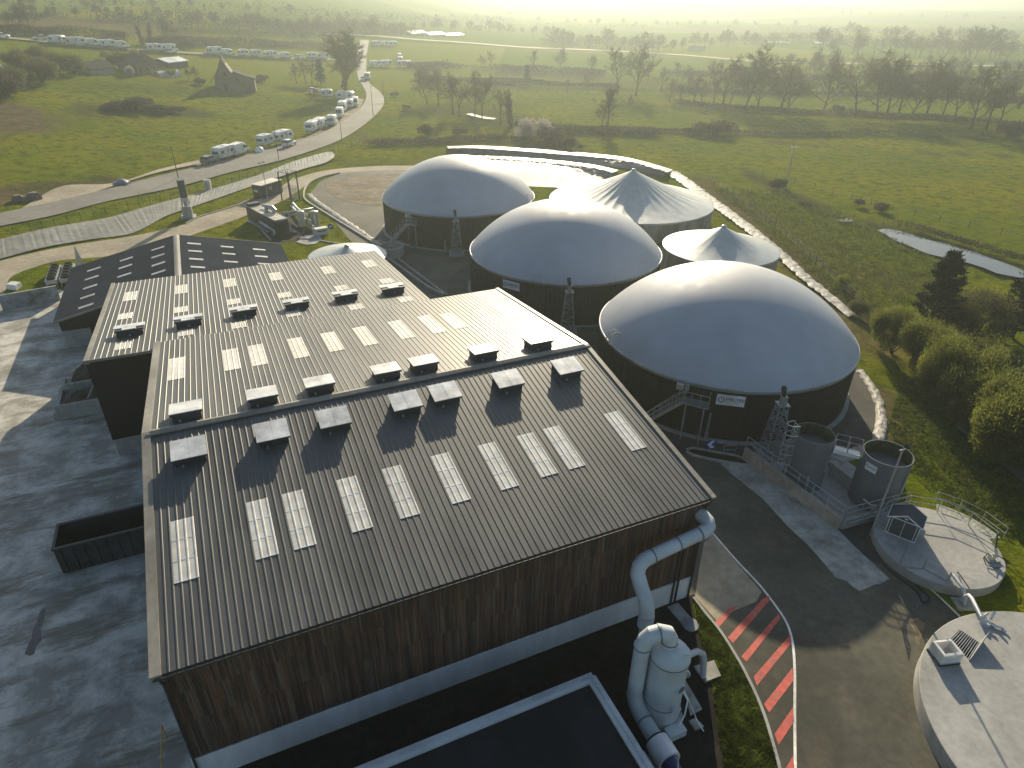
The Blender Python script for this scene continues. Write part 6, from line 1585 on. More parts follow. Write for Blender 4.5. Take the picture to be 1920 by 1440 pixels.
VEH = [  # kind, pixel of the ground under it, pixel it faces along, label
    ('w', 6, 72.5, 30, 75, 'white car at the left edge on the hill road'), ('w', 76, 76, 60, 75, 'small white car alone at the left end of the hill row'),
    ('c', 109, 83, 95, 80, 'tilted white caravan, leftmost of the hill row'), ('l', 143, 86, 170, 88.5, 'long white caravan second in the hill row'),
    ('v', 176, 88, 200, 90.5, 'white van third in the hill row, beside a long caravan'), ('c', 202, 90, 180, 88, 'white caravan between the two vans of the hill row'), ('v', 229, 92, 250, 94, 'white van right of the first hill caravans, at the gap in the row'),
    ('c', 291, 97, 315, 99, 'white caravan just above the farmhouse roof'), ('m', 318, 98.5, 345, 101, 'white motorhome above the white roofed farm shed'), ('w', 321, 101, 345, 103, 'white car parked in front of the motorhome above the farm shed'),
    ('m', 401, 103, 375, 101, 'white motorhome above the barn, left of a van'), ('v', 428, 105, 455, 107, 'white van above the barn roof peak'), ('s', 458, 106, 480, 107.5, 'short white caravan right of the barn peak'),
    ('s', 481, 107, 505, 108.5, 'white caravan in the middle of the row right of the barn'), ('c', 508, 108.5, 530, 110, 'white caravan left of the last hill van'), ('v', 536, 110.5, 560, 112, 'white van before the gap left of the big bare tree'),
    ('w', 563, 111, 580, 112, 'small white car left of the big bare tree'), ('s', 585, 111, 605, 112, 'short white caravan left of the big bare tree'), ('c', 606, 111.5, 630, 113, 'white caravan half behind the big bare tree'),
    ('c', 705, 87, 725, 88, 'leftmost white caravan of the group at the far crossroads'), ('v', 722, 87, 745, 88, 'white van in the group at the far crossroads'), ('c', 736, 87.5, 755, 88, 'rightmost white caravan of the group at the far crossroads'),
    ('v', 749, 111, 747, 105, 'white van at the right of the road, uppermost of its group'), ('c', 751, 118, 750, 110, 'white caravan behind the long caravan right of the road'), ('v', 706, 126, 725, 126, 'white van right beside the straight road'),
    ('c', 724, 125, 705, 125, 'white caravan between the roadside van and the long caravan'), ('l', 759, 125.5, 785, 126, 'long white caravan at the right end of the roadside group'), ('c', 689, 150, 686, 158, 'big white caravan standing on the road past the bend'), ('w', 681, 152, 678, 160, 'white car in front of the caravan on the road'),
    ('w', 588, 175, 600, 178, 'small white car on the grass left of the big trees'), ('g', 595, 176, 605, 172, 'car with dark windscreen on the grass below the trees'), ('s', 614, 184, 630, 184, 'cream caravan on the grass track'),
    ('m', 651, 189, 680, 190, 'long white motorhome under the big bare tree'), ('v', 666, 200, 660, 210, 'white van at the upper end of the bend row'), ('s', 656, 204, 650, 212, 'short white caravan beside the van on the bend'), ('m', 643, 210, 635, 220, 'white motorhome in the middle of the bend row'),
    ('v', 637, 221, 630, 230, 'white van at the lower end of the bend row'), ('s', 623, 236, 615, 242, 'small pale trailer alone on the verge'), ('c', 600, 242, 585, 250, 'white caravan behind another where the verge begins'), ('c', 586, 248, 570, 257, 'white caravan with dark rear window on the verge'),
    ('c', 532, 267, 565, 257, 'large white caravan behind the white car on the road'), ('w', 543, 275, 570, 264, 'white car driving along the road beside the caravans'), ('s', 499, 275, 525, 267, 'boxy white caravan left of the street pole'), ('v', 450, 291, 470, 284, 'white van with a dark side door on the verge'),
    ('c', 422, 298, 450, 290, 'white caravan with open awning between grey car and van'), ('g', 394, 307, 415, 300, 'grey estate car at the near end of the caravan row')]
kwin = {'w': 'car', 'g': 'car'}
for k, x, y, fx, fy, lab in VEH:
    p = protos[k]; o = p if k not in used else copy_tree(p); used.add(k)
    b, f = GT(x, y), GT(fx, fy); d = f - b
    o.location = b + Vector((0, 0, .2)); o.rotation_euler = (0, 0, math.atan2(d.y, d.x)); o['label'] = lab
    o['group'] = 'vehicles parked along the road and the hill road'
aw = GT(487, 285, .12); tag(MB().lathe([(1.0, 0), (.9, .55), (.5, .95), (.02, 1.05)], (aw.x, aw.y), 14).build('small_tent', M['white'], smooth=40), 'small white tent on the verge left of the boxy caravan', 'tent').location.z = aw.z
p = GT(230, 346, .1); tag(MB().box(p.x - 1.3, p.x + 1.3, p.y - .7, p.y + .7, 0, .35).lathe([(1.1, .35), (.6, .75), (.02, .85)], (p.x, p.y), 10).build('tarp_pile', mat('blue_grey_tarp', (.13, .16, .24), .5), smooth=30), 'blue grey tarpaulin heap at the sandy lay-by', 'heap').location.z = p.z
rn = random.Random(12)
for i, (x, y, s_, lab) in enumerate(((34, 376, .9, 'brown boulder at the left end of the lay-by'), (48, 376, .7, 'small brown boulder between two larger ones on the lay-by'), (66, 373, 1.1, 'square grey boulder on the lay-by'))):
    p = GT(x, y); mb = MB(); vs = []
    mb.lathe([(s_, 0), (s_ * .95, s_ * .7), (s_ * .6, s_ * 1.05), (.02, s_ * 1.1)], (p.x, p.y), 9, wob=lambda r0, z, a: (r0 * (1 + .18 * math.sin(a * 3 + i)), z)); o = tag(mb.build('boulder', M['stone']), lab, 'boulder'); o.location.z = p.z - .1

# ------------------------------------------------------------------ trees and hedges
def strip_quad(mb_v, mb_f, p, q, wd, rn):
    d = (q - p); n = Vector((rn.uniform(-1, 1), rn.uniform(-1, 1), rn.uniform(-.6, .6))); s_ = d.cross(n)
    if s_.length < 1e-6: return
    s_ = s_.normalized() * wd / 2; o = len(mb_v)
    mb_v += [p - s_, p + s_, q + s_ * .5, q - s_ * .5]; mb_f.append((o, o + 1, o + 2, o + 3))
def mk_tree(seed, H_=16., spread=.42, bare=.30, limbs=8, twig_m=None, dens=1.0, up=.25, tw=.07, ivy=0):
    """bare tree: trunk and limbs in one mesh, the finer branches and twigs in the crown"""
    rn = random.Random(seed); t = thing('bare_tree', 'x', 'tree'); tr = MB(); cr = MB(); cv, cf = [], []
    def path(p, d, L_, k, bend, upw):
        pts = [p]
        for i in range(k):
            d = (d + Vector((rn.gauss(0, bend), rn.gauss(0, bend), rn.gauss(0, bend) + upw))).normalized(); p = p + d * (L_ / k); pts.append(p)
        return pts, d
    trunk, d0 = path(Vector((0, 0, -.4)), Vector((rn.gauss(0, .05), rn.gauss(0, .05), 1)), H_ * .72, 7, .09, .1)
    r0 = H_ * .021
    tr.tube(trunk, [r0 * (1.35 if i == 0 else 1) * (1 - .85 * i / 7) for i in range(8)], 8)
    def at(pts, f):
        f *= len(pts) - 1; i = min(int(f), len(pts) - 2); return pts[i].lerp(pts[i + 1], f - i)
    for i in range(limbs):
        f = bare / .72 + (1 - bare / .72) * (i + rn.random() * .8) / limbs
        p = at(trunk, min(f, 1)); az = i * 2.4 + rn.gauss(0, .4); el = .35 + .9 * f * rn.uniform(.6, 1.1)
        L1 = H_ * spread * (1.15 - .55 * f) * rn.uniform(.8, 1.15)
        b1, d1 = path(p, Vector((math.cos(az) * math.cos(el), math.sin(az) * math.cos(el), math.sin(el))), L1, 5, .16, .10)
        rr = r0 * .42 * (1.2 - .6 * f); tr.tube(b1, [rr * (1 - .15 * k) for k in range(6)], 5)
        for j in range(int(6 * dens)):
            p2 = at(b1, .25 + .75 * (j + rn.random()) / (6 * dens)); dd = (d1 + Vector((rn.gauss(0, .75), rn.gauss(0, .75), rn.gauss(.1, .55)))).normalized()
            L2 = L1 * rn.uniform(.35, .6); b2, d2 = path(p2, dd, L2, 3, .2, up * .5); cr.tube(b2, [rr * .36, rr * .28, rr * .2, rr * .12], 3, False)
            for k in range(int(6 * dens)):
                p3 = at(b2, .2 + .8 * rn.random()); d3 = (d2 + Vector((rn.gauss(0, .8), rn.gauss(0, .8), rn.gauss(.1, .6)))).normalized(); L3 = L2 * rn.uniform(.35, .6)
                q3 = p3 + d3 * L3; strip_quad(cv, cf, p3, q3, rr * .28 + .02, rn)
                for m in range(int(7 * dens)):
                    p4 = p3.lerp(q3, rn.random()); d4 = (d3 + Vector((rn.gauss(0, .8), rn.gauss(0, .8), rn.gauss(.1, .6)))).normalized(); q4 = p4 + d4 * L3 * rn.uniform(.35, .75)
                    strip_quad(cv, cf, p4, q4, tw, rn)
    for _ in range(ivy):
        f = rn.random() ** .8; p = at(trunk, f) + Vector((rn.gauss(0, .5), rn.gauss(0, .5), rn.gauss(0, .2))) * (1 - .5 * f); strip_quad(cv, cf, p, p + Vector((rn.gauss(0, .3), rn.gauss(0, .3), rn.gauss(0, .3))), .3, rn)
    cr.add(cv, cf)
    tr.build('trunk', M['bark'], t, smooth=50); cr.build('crown', twig_m or M['twig'], t)
    t['h'] = H_; return t
def mk_bush(seed, R_, H_, n, m, leaf=.22, stems=True, name='bush', flat=1.0, spiky=.3, elong=2.2):
    rn = random.Random(seed); t = thing(name, 'x', 'bush'); vs, fs = [], []
    K = 16; cl = []
    for _ in range(K):
        a = rn.uniform(0, 2 * math.pi); rr = R_ * math.sqrt(rn.random()) * .78; z = H_ * (.25 + .62 * rn.random() * (1 - .5 * (rr / R_) ** 2)); cl.append((rr * math.cos(a), rr * math.sin(a), z, R_ * rn.uniform(.24, .42)))
    for i in range(n):
        c = cl[rn.randrange(K)]; u = Vector((rn.gauss(0, 1), rn.gauss(0, 1), rn.gauss(0, 1))).normalized(); q = rn.random() ** .35
        p = Vector(c[:3]) + u * c[3] * q
        if rn.random() < spiky: p.z += abs(rn.gauss(0, H_ * .08))
        p.z = max(.05, p.z); d = (u * .7 + Vector((0, 0, .5 + rn.random())) + Vector((rn.gauss(0, .4), rn.gauss(0, .4), rn.gauss(0, .4)))).normalized()
        strip_quad(vs, fs, p, p + d * leaf * elong * rn.uniform(.6, 1.3), leaf * rn.uniform(.5, 1), rn)
    mb = MB(); mb.add(vs, fs)
    tr = MB()
    for i in range(7):
        c = cl[i]; tr.tube([(0.15 * math.cos(i), .15 * math.sin(i), -.2), (c[0] * .4, c[1] * .4, c[2] * .5), (c[0], c[1], c[2])], [.07, .05, .02], 4)
    tr.build('stems', M['bark'], t); mb.build('foliage', m, t); t['h'] = H_; return t
def mk_conifer(seed, H_=11., R_=3.4, n=9000, m=None):
    rn = random.Random(seed); t = thing('conifer', 'x', 'tree'); vs, fs = [], []; tr = MB(); tr.tube([(0, 0, -.3), (.1, 0, H_ * .5), (0, .1, H_ * .97)], [H_ * .03, H_ * .02, .03], 8)
    br = []
    for i in range(90):
        f = (i + rn.random()) / 90; z = H_ * (.06 + .92 * f); L_ = R_ * (1 - f) ** .75 * rn.uniform(.55, 1.15) + .35; a = rn.uniform(0, 2 * math.pi); br.append((Vector((0, 0, z)), Vector((math.cos(a) * L_, math.sin(a) * L_, L_ * rn.uniform(.05, .75)))))
        tr.tube([br[-1][0], br[-1][0] + br[-1][1] * .9], [.05, .015], 3, False)
    for i in range(n):
        b = br[rn.randrange(90)]; f = rn.random() ** .6; p = b[0] + b[1] * f + Vector((rn.gauss(0, .28), rn.gauss(0, .28), rn.gauss(0, .22))) * (1.1 - .5 * f)
        d = (b[1].normalized() + Vector((rn.gauss(0, .6), rn.gauss(0, .6), rn.gauss(.3, .5)))).normalized(); strip_quad(vs, fs, p, p + d * rn.uniform(.25, .6), .13, rn)
    mb = MB(); mb.add(vs, fs); tr.build('trunk', M['bark'], t); mb.build('crown', m or M['conif'], t); t['h'] = H_; return t
KIND = {'oak1': mk_tree(1, 16, .54, .17, 11, dens=1.15, tw=.085), 'oak2': mk_tree(2, 16, .5, .2, 11, dens=1.15, tw=.085), 'oak3': mk_tree(3, 16, .56, .15, 12, dens=1.2, tw=.085), 'great': mk_tree(31, 17, .5, .2, 13, dens=1.45, tw=.09, ivy=900), 'far1': mk_tree(21, 14, .5, .15, 10, tw=.17), 'far2': mk_tree(22, 14, .44, .2, 9, tw=.17), 'far3': mk_tree(23, 14, .56, .12, 10, tw=.18), 'tall': mk_tree(4, 18, .34, .28, 11, tw=.075), 'bud': mk_tree(5, 14, .44, .2, 9, M['twig2']),
        'ivy': mk_tree(6, 15, .24, .3, 8, ivy=2600), 'con': mk_conifer(7), 'con2': mk_conifer(8, 10, 2.4, 5000),
        'wil1': mk_bush(11, 3.0, 4.6, 34000, M['leaf'], .07, spiky=.45, elong=1.7), 'wil2': mk_bush(12, 3.2, 4.2, 34000, M['leaf'], .07, spiky=.45, elong=1.7), 'yel': mk_bush(13, 2.2, 3.2, 14000, M['leafy'], .07, elong=1.7),
        'bram': mk_bush(14, 2.6, 2.6, 4200, M['bram'], .14), 'bram2': mk_bush(15, 3.2, 2.2, 4200, M['bram'], .15), 'bud_b': mk_bush(16, 2.6, 3.6, 9000, M['twig2'], .085, spiky=.5), 'blos': mk_bush(17, 2.8, 3.4, 5000, M['blossom'], .12)}
kused = set()
prn = random.Random(77)
def plant(kind, px, py, top=None, label='', group=None, name=None, cat='tree', wide=1.0, h=None, lift=0.):
    p = KIND[kind]; o = p if kind not in kused else copy_tree(p); kused.add(kind)
    b = GT(px, py); hh = h or HT(b, top); s_ = max(.1, hh / p['h'])
    o.location = b + Vector((0, 0, lift)); o.scale = (s_ * wide, s_ * wide, s_); o.rotation_euler = (0, 0, prn.uniform(0, 6.28))
    o['label'] = label; o['category'] = cat
    if group: o['group'] = group
    elif 'group' in o: del o['group']
    if name: o.name = name
    return o
# named trees
for a in (('great', 648, 177, 62, 'great bare tree beside the bend, tallest above the caravans'), ('bud', 641, 164, 84, 'second bare tree just behind the great tree at the bend'), ('tall', 574, 157, 108, 'slim bare tree, left of the pair near the dark conifer'),
          ('tall', 585, 157, 110, 'slim bare tree right beside the dark conifer by the caravans'), ('con2', 602, 158, 112, 'narrow dark conifer between the slim trees and the great bare tree'), ('oak1', 556, 156, 122, 'low bare tree leftmost in the small group by the caravans'),
          ('oak1', 60, 62, 3, 'big bare tree at the top left, tallest above the hill fields'), ('oak2', 42, 60, 8, 'bare tree just left of the biggest one at the top left'), ('oak2', 20, 56, 22, 'low bare tree at the extreme top left'), ('tall', 310, 83, 26, 'slender bare tree right of the ivy clad clump above the hill row'),
          ('ivy', 283, 84, 33, 'dense ivy clad tree above the hill caravans'), ('ivy', 268, 84, 36, 'ivy clad tree at the left of the clump above the hill caravans'), ('oak2', 322, 82, 40, 'bare tree at the right of the ivy clad clump'), ('oak3', 165, 20, 1, 'hazy bare tree cut by the top edge on the left'),
          ('oak3', 801, 194, 134, 'bushy bare tree at the left end of the middle clump'), ('oak1', 822, 196, 136, 'bare tree second from the left in the middle clump'), ('tall', 849, 213, 138, 'bare tree with upright trunk in the middle clump'), ('oak2', 861, 217, 140, 'bare tree in the front of the middle clump above the puddle'),
          ('oak1', 890, 213, 142, 'round bare tree in the middle of the middle clump'), ('oak2', 904, 217, 146, 'bare tree right of the round one in the middle clump'), ('bud', 938, 231, 164, 'brownish tree toward the right end of the middle clump'), ('ivy', 958, 236, 155, 'ivy covered snag at the right end of the middle clump'),
          ('tall', 1138, 242, 148, 'solitary bare oak in the centre of the right meadow'), ('oak2', 1128, 240, 190, 'low scrubby tree at the foot of the solitary oak'), ('tall', 1158, 176, 78, 'very tall bare tree, left of the twin giants'), ('oak2', 1192, 179, 86, 'very tall bare tree, right of the twin giants'),
          ('tall', 921, 128, 92, 'bare tree standing alone left in the far hedge'), ('tall', 1000, 132, 88, 'bare tree in the middle of the far hedge'), ('oak2', 1050, 134, 92, 'wide bare tree right in the far hedge'), ('tall', 1107, 139, 99, 'left of two thin bare trees near the twin giants'), ('tall', 1114, 140, 101, 'right of two thin bare trees near the twin giants'), ('con2', 988, 157, 123, 'small dark upright conifer in the far hedge'),
          ('con', 1738, 622, 476, 'big dark conifer behind the willow bushes'), ('con', 1898, 628, 486, 'big dark conifer at the right edge by the pond'),
          ('oak2', 906, 128, 104, 'tiny bare tree left of the lone far hedge tree'), ('bud', 838, 130, 108, 'pale budding tree at the left end of the far hedge')): plant(*a)
ROWR = [(1256, 190, 152), (1275, 191, 150), (1300, 193, 140), (1316, 194, 148), (1337, 196, 139), (1354, 198, 110), (1368, 199, 140), (1397, 205, 102), (1421, 207, 118), (1461, 209, 106), (1478, 209, 128), (1543, 211, 123), (1605, 215, 111), (1644, 217, 115), (1662, 217, 117), (1684, 217, 130), (1708, 218, 134), (1736, 219, 123), (1765, 221, 140), (1789, 222, 140), (1820, 240, 134), (1849, 241, 150), (1872, 232, 148), (1909, 203, 122), (1925, 215, 130)]
EXTRA = ['low', 'thin', 'small', 'leaning', 'shrubby', 'slim', 'rounded', 'broad crowned', 'narrow', 'great round topped', 'half hidden', 'spreading', 'twin stemmed', 'tall', 'dense', 'slight', 'forking', 'straight', 'scrubby', 'stooped', 'massive', 'knotty', 'hazy', 'edge', 'cut off']
for i, (x, y, ty) in enumerate(ROWR):
    plant(['oak1', 'oak2', 'oak3', 'tall', 'bud'][(i * 3 + i // 4) % 5], x, y, ty, '%s bare tree, %s from the left in the long meadow hedgerow' % (EXTRA[i], ORD[i] if i < 20 else ['twenty first', 'twenty second', 'twenty third', 'twenty fourth', 'twenty fifth'][i - 20]), 'bare trees of the long hedgerow across the right meadow', wide=1.25)
ROW2 = [(1447, 177, 140), (1290, 165, 128), (1330, 160, 118), (1270, 150, 112), (1372, 168, 125), (1524, 153, 100), (1556, 160, 98), (1570, 165, 128), (1590, 150, 120), (1630, 158, 118), (1670, 168, 120), (1700, 150, 110), (1720, 172, 122), (1770, 165, 120), (1796, 180, 125), (1830, 172, 120), (1880, 168, 118), (1900, 180, 120), (1240, 170, 130), (1215, 150, 112), (1100, 165, 140), (1062, 165, 150), (1180, 205, 180)]
for i, (x, y, ty) in enumerate(ROW2):
    plant(['oak2', 'oak3', 'oak1', 'tall'][i % 4], x, y, ty, 'bare tree in the hazy field behind the long meadow hedgerow', 'bare trees scattered behind the long hedgerow')
def row(poly, n, hpx, label, group, kinds=('far1', 'far2', 'far3'), seed=0, jx=6, jy=1.5):
    r_ = random.Random(seed); L_ = [math.dist(a, b) for a, b in zip(poly, poly[1:])]; T = sum(L_)
    for i in range(n):
        d = T * (i + r_.random()) / n; k = 0
        while k < len(L_) - 1 and d > L_[k]: d -= L_[k]; k += 1
        f = d / L_[k]; x = poly[k][0] + (poly[k + 1][0] - poly[k][0]) * f + r_.uniform(-jx, jx); y = poly[k][1] + (poly[k + 1][1] - poly[k][1]) * f + r_.uniform(-jy, jy)
        plant(kinds[r_.randrange(len(kinds))], x, max(y, -8), max(y, -8) - hpx * r_.uniform(.65, 1.25), label, group, wide=1.25)
row([(330, 50), (450, 56), (620, 64)], 24, 26, 'hazy tree in the dense line above the hill caravans, left of the far road', 'tree line above the hill row', seed=1)
row([(0, 30), (150, 32), (330, 42)], 14, 20, 'hazy tree behind the brown fields at the top left', 'trees behind the brown fields', seed=2)
row([(0, 12), (300, 14), (560, 30)], 18, 16, 'faint tree on the skyline at the top left', 'faint skyline trees on the left', seed=21)
row([(560, 62), (660, 62), (760, 62)], 15, 24, 'hazy tree behind the straight end of the road', 'trees behind the far crossroads', seed=3)
row([(760, 56), (900, 62), (1060, 72)], 20, 18, 'hazy tree behind the white sheds in the centre distance', 'trees behind the far white sheds', seed=4)
row([(1030, 86), (1150, 92), (1260, 100)], 16, 30, 'hazy tree round the dark farm hall in the distance', 'trees round the far farm hall', seed=5)
row([(1260, 92), (1400, 84), (1540, 78)], 18, 22, 'pale tree in front of the far greenhouses', 'trees before the far greenhouses', seed=6)
row([(1540, 98), (1700, 104), (1930, 116)], 26, 40, 'tall hazy tree in the wood at the upper right', 'trees of the upper right wood', ('far1', 'far3', 'bud'), seed=7, jy=6)
row([(1420, 124), (1600, 128), (1930, 140)], 20, 20, 'small hazy tree along the field road on the right', 'trees along the right field road', seed=8)
row([(1560, 70), (1750, 74), (1930, 84)], 20, 20, 'faint tree behind the upper right wood', 'faint trees behind the upper right wood', seed=9)
row([(900, 40), (1200, 50), (1500, 52)], 22, 12, 'very faint tree in the bright haze of the centre', 'faint trees in the bright central haze', seed=10)
row([(1100, 24), (1500, 28), (1930, 40)], 22, 10, 'very faint tree on the far right plain', 'faint trees on the far right plain', seed=11)
row([(560, 34), (800, 38), (1000, 30)], 16, 11, 'very faint tree on the far plain left of the glare', 'faint trees on the far plain left', seed=12)
# bushes
for i, (k, x, y, ty, lab, wd) in enumerate((('wil1', 1672, 660, 584, 'green willow bush at the left end of the hedge right of the nearest dome', .9), ('wil2', 1728, 694, 602, 'bright topped willow bush, second in the hedge right of the dome', .9), ('wil1', 1782, 748, 640, 'large willow bush in the middle of the hedge right of the dome', .9),
        ('wil2', 1848, 808, 690, 'tall willow bush right of the middle of the hedge', .85), ('wil2', 1818, 782, 674, 'dense willow bush between the two biggest of the hedge', .85), ('wil1', 1880, 842, 722, 'olive willow bush in the hedge left of the lane end', .85), ('wil1', 1752, 722, 628, 'low olive bush filling the hedge near the lone yellow green one', .8), ('yel', 1806, 775, 704, 'small yellow green bush in front of the willow hedge', 1.0), ('wil1', 1912, 870, 742, 'willow bush at the right end of the hedge near the lane', 1.0), ('wil2', 1950, 900, 740, 'willow bush cut by the right edge of the picture', 1.0),
        ('bud_b', 1822, 630, 552, 'brownish bush between the two dark conifers', 1.2), ('yel', 1577, 537, 514, 'small lone yellow bush by the white liner', .9), ('bud_b', 1610, 590, 566, 'low scrub bush at the lower end of the white liner', 1.2),
        ('bram', 1459, 352, 338, 'dark low bush at the foot of the power pole', 1.3), ('bram', 1610, 384, 374, 'dark little bush alone in the meadow right of the pole', 1.2), ('bram2', 1655, 394, 384, 'dark little bush near the pond in the right meadow', 1.2), ('bram2', 1345, 252, 232, 'dark bush left in the meadow ditch below the hedgerow', 1.6), ('bram', 1300, 252, 240, 'low dark bush at the left end of the meadow ditch', 1.8),
        ('bram', 1570, 211, 198, 'round bush among the trees of the long hedgerow', 1.1), ('bram', 1900, 256, 232, 'dark bush at the right edge of the meadow ditch', 1.4),
        ('bram', 222, 205, 193, 'dark bramble heap at the left of the rough patch in the left meadow', 2.8), ('bram2', 255, 205, 188, 'highest dark bramble heap in the left meadow', 2.0), ('bram', 290, 209, 198, 'flat dark bramble heap right of the highest', 2.2), ('bram2', 325, 210, 202, 'low bramble tail at the right of the rough patch', 2.2), ('bram', 305, 215, 208, 'small bramble clump in front of the rough patch', 1.6),
        ('bud_b', 20, 165, 126, 'large reddish brown bush at the left edge', 1.3), ('bram', 8, 178, 140, 'dark bush at the extreme left above the ploughed corner', 1.5), ('yel', 52, 158, 134, 'yellow green bush near the left edge', 1.3), ('bud_b', 80, 152, 112, 'big green brown bush left of the farm sheds', 1.3), ('bud_b', 110, 138, 100, 'tall bush in the thicket left of the farm sheds', 1.3), ('bud_b', 140, 138, 104, 'thicket bush next to the long low farm shed', 1.2),
        ('bud_b', 40, 130, 95, 'thicket bush above the yellow one at the left', 1.5), ('bud_b', 75, 118, 88, 'hazy thicket bush below the hill road on the left', 1.5), ('yel', 200, 112, 94, 'yellow bush behind the long low farm shed', 1.1), ('yel', 255, 106, 90, 'yellow bush behind the farmhouse', 1.2), ('blos', 244, 142, 124, 'pale pink blossom bush left of the farmhouse', .8), ('bud_b', 228, 128, 98, 'brown bush between long shed and farmhouse', 1.2),
        ('yel', 322, 142, 128, 'small yellow bush by the pale tunnel', 1.2), ('oak1', 366, 150, 126, 'small bare orchard tree right of the sheds', 1.1), ('oak2', 355, 149, 128, 'small bare orchard tree left of its neighbour', 1.1), ('bram', 376, 158, 147, 'dark round bush between the sheds and the barn', 1.2), ('bram2', 490, 153, 143, 'dark low heap right of the stone barn', 1.6),
        ('bram', 800, 252, 236, 'round dark bush in the rough grass below the middle clump', 1.2), ('bram2', 860, 252, 243, 'low bush right of the round dark one', 1.4), ('blos', 1006, 258, 222, 'pale blossom bush right of the middle clump', 1.3), ('bram2', 1030, 266, 246, 'dark thicket bush beside the pale blossom', 1.3), ('bram', 1062, 278, 260, 'dark thicket bush at the lower end of the brown scrub', 1.3),
        ('bram', 985, 244, 226, 'dark brown thicket left of the pale blossom', 1.3), ('bud_b', 1088, 280, 271, 'low scrub above the lagoon bank', 1.2), ('bram', 740, 180, 173, 'small dark bush in the green right of the road bend', 1.4), ('bram', 762, 204, 197, 'low dark bush left of the middle clump shade', 1.4), ('bram', 800, 136, 120, 'dark bush at the left end of the far hedge', 1.6))):
    plant(k, x, y, ty, lab, cat='bush' if k not in ('oak1', 'oak2') else 'tree', wide=wd)
def hedge(label, poly, hpx, wd, n, m, leaf=.3, seed=1, cap=6., gaps=True, name='hedgerow'):
    r_ = random.Random(seed); P_ = resample(px_line(poly), 60); n = int(n * 1.6); leaf = leaf * .72; t = thing(name, label, 'hedge', P_[30]); vs, fs = [], []
    hs = [HT(P_[i], poly[0][1] + (poly[-1][1] - poly[0][1]) * i / 59 - hpx) for i in (0, 30, 59)]; H_ = sorted(hs)[1]
    H_ = min(cap, max(.8, H_))
    for i in range(n):
        f = r_.random() * 58.99; k = int(f); p = P_[k].lerp(P_[k + 1], f - k); q = .55 + .75 * mnoise.noise((p.x * .07, p.y * .07, seed)); hh = H_ * max(.25, q + .35)
        if gaps and mnoise.noise((p.x * .045 + 7, p.y * .045, seed * 2)) < r_.uniform(-.45, .15) : continue
        p = p + Vector((r_.gauss(0, wd / 2), r_.gauss(0, wd / 2), 0)); p.z = float(terr(p.x, p.y)) + hh * r_.random() ** .8
        d = Vector((r_.gauss(0, .6), r_.gauss(0, .6), abs(r_.gauss(.5, .5)))).normalized(); strip_quad(vs, fs, p, p + d * leaf * 2.5, leaf, r_)
    mb = MB(); mb.add(vs, fs); mb.build('foliage', m, t)
    tr = MB()
    for i in range(0, 60, 4): p = P_[i]; tr.tube([p, p + Vector((.1, .1, H_ * .7))], [.06, .03], 4)
    tr.build('stems', M['bark'], t); return t
for i, (lab, poly, hp, wd, n, leaf) in enumerate((('dark low hedge running right from the roadside caravans', [(768, 128), (850, 129), (980, 136), (1130, 142)], 12, 2.5, 6000, .4), ('brown hedge line behind the solitary oak', [(910, 155), (1020, 158), (1150, 164)], 8, 2, 4000, .35),
        ('long dark hedge bank under the meadow hedgerow trees', [(1270, 193), (1400, 207), (1540, 213), (1660, 218), (1745, 221), (1810, 229), (1925, 235)], 7, 2.2, 9000, .3), ('brown hedge across the hill fields at the top left', [(0, 64), (90, 66), (165, 65), (230, 70)], 14, 3, 4000, .4), ('thick brown hedge below the ivy clad trees', [(200, 86), (280, 86), (362, 88)], 18, 3, 5000, .4),
        ('brown hedge above the caravans right of the barn', [(377, 85), (460, 86), (540, 88), (615, 90)], 13, 3, 5000, .4), ('dark bramble hedge at the foot of the solitary oak', [(1036, 247), (1120, 248), (1222, 252)], 10, 2.5, 4000, .3), ('thicket along the field behind the middle clump', [(800, 150), (880, 155), (960, 160)], 8, 3, 3500, .35),
        ('dark scrub bank along the meadow ditch', [(1210, 246), (1380, 250), (1500, 254), (1650, 252), (1850, 258)], 4, 1.8, 5000, .22), ('dark scrub edge along the pond', [(1500, 385), (1600, 408), (1650, 420), (1720, 433), (1800, 456), (1920, 492)], 5, .8, 5000, .13), ('brown scrub bank above the lagoon', [(700, 270), (800, 268), (900, 262), (1000, 262)], 4, 3, 4000, .2),
        ('hazy hedge across the field behind the long hedgerow', [(1270, 172), (1450, 178), (1700, 182), (1920, 190)], 7, 3, 6000, .4), ('hazy hedge along the far field edge on the right', [(1260, 140), (1500, 148), (1750, 152), (1920, 158)], 8, 4, 6000, .5))):
    hedge(lab, poly, hp, wd, n, M['bram'], leaf, i + 3)
for i, (poly, hp, wd, n) in enumerate((([(330, 52), (450, 58), (560, 64), (700, 62), (770, 62)], 18, 12, 4500), ([(1030, 84), (1150, 90), (1260, 98)], 20, 14, 2600), ([(1420, 84), (1560, 82), (1750, 92), (1930, 104)], 24, 24, 6500),
                                 ([(0, 34), (160, 36), (330, 46)], 9, 8, 1500), ([(900, 46), (1200, 54), (1500, 58), (1930, 66)], 10, 26, 5000), ([(0, 14), (300, 18), (600, 34), (960, 40)], 9, 18, 3500))):
    o = hedge('x', poly, hp, wd, n, M['twig'], .6, 40 + i, 14., True, 'distant_woodland')
    for ch in list(o.children):
        if ch.name.startswith('stems'): bpy.data.objects.remove(ch)
        else:
            ch.parent = None; ch.location = o.location; ch.name = 'distant_woodland'; ch['kind'] = 'stuff'
    bpy.data.objects.remove(o)
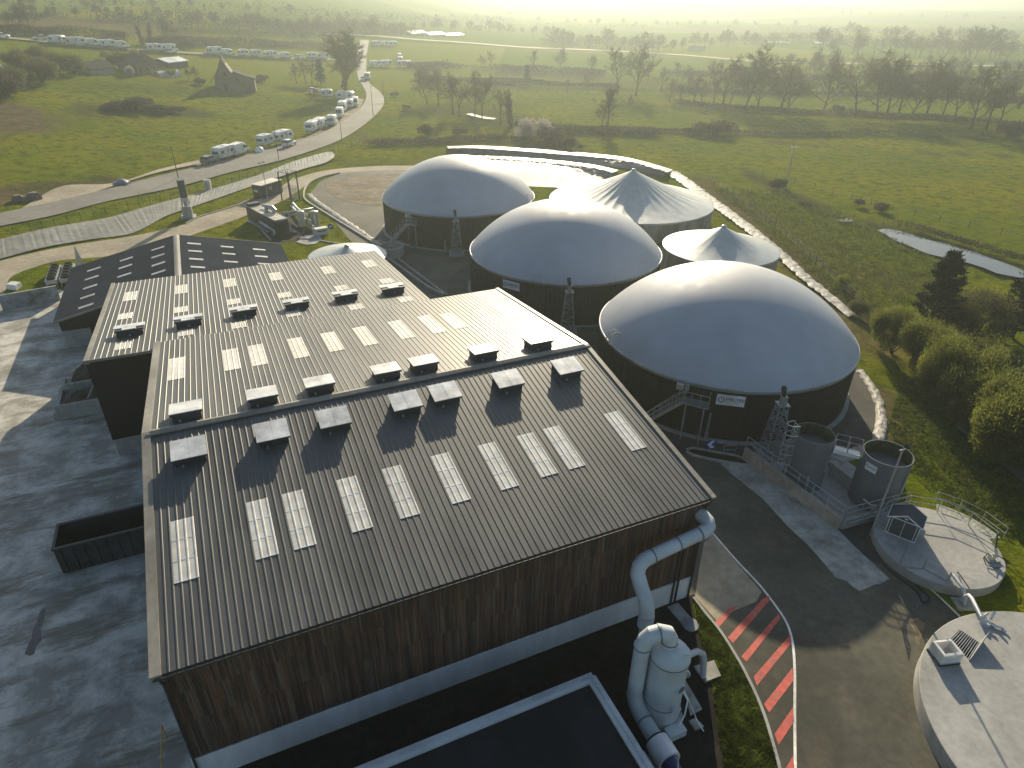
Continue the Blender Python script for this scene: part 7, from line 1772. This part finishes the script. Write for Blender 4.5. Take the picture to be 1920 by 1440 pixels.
# tufts of rough grass where one sees the blades
def tufts(name, polys, n, h, seed, lo=.5):
    r_ = random.Random(seed); vs, fs = [], []
    for poly, share in polys:
        P = np.array([(p.x, p.y) for p in (GT(*q) for q in poly)]); mn, mx = P.min(0), P.max(0); k = 0
        while k < n * share:
            x, y = r_.uniform(mn[0], mx[0]), r_.uniform(mn[1], mx[1])
            if not inpoly(np.array([x]), np.array([y]), P)[0]: continue
            k += 1
            if mnoise.noise((x * .9, y * .9, seed)) < r_.uniform(-.7, .2): continue
            p = Vector((x, y, float(terr(x, y)) - .05))
            for j in range(5):
                d = Vector((r_.gauss(0, .35), r_.gauss(0, .35), 1)).normalized(); strip_quad(vs, fs, p + Vector((r_.gauss(0, .06), r_.gauss(0, .06), 0)), p + d * h * r_.uniform(lo, 1.3), .028 + .02 * r_.random(), r_)
    mb = MB(); mb.add(vs, fs); o = mb.build(name, M['gblade']); o['kind'] = 'stuff'; return o
tufts('rough_grass', [([(1303, 1130), (1330, 1165), (1380, 1240), (1415, 1310), (1448, 1400), (1470, 1500), (1366, 1500), (1356, 1430), (1338, 1300), (1322, 1228), (1308, 1180)], 1.0)], 14000, .15, 3)
tufts('rough_grass', [([(1690, 700), (1760, 720), (1830, 800), (1920, 900), (1925, 1010), (1850, 1000), (1760, 940), (1700, 880), (1665, 800)], 1.0)], 9000, .14, 5)
tufts('rough_grass', [([(1330, 350), (1480, 360), (1640, 430), (1780, 500), (1720, 560), (1640, 620), (1500, 490), (1400, 400)], 1.0)], 12000, .34, 8)

# ------------------------------------------------------------------ the hazy air
hz = MB(); S_ = 9500
hz.add([(-S_, -S_, -3), (S_, -S_, -3), (S_, S_, -3), (-S_, S_, -3), (-S_, -S_, 64), (S_, -S_, 64), (S_, S_, 64), (-S_, S_, 64)], [(3, 2, 1, 0), (4, 5, 6, 7), (0, 1, 5, 4), (1, 2, 6, 5), (2, 3, 7, 6), (3, 0, 4, 7)])
hm = bpy.data.materials.new('haze_air'); hm.use_nodes = True
hn = hm.node_tree; hn.nodes.remove(hn.nodes['Principled BSDF'])
pv = hn.nodes.new('ShaderNodeVolumePrincipled')
pv.inputs['Color'].default_value = (.50, .575, .56, 1); pv.inputs['Density'].default_value = HAZE_DENS; pv.inputs['Anisotropy'].default_value = .55
hn.links.new(pv.outputs[0], hn.nodes['Material Output'].inputs['Volume'])
ho = hz.build('haze', hm, loc=(0, 0, 0)); ho['kind'] = 'stuff'
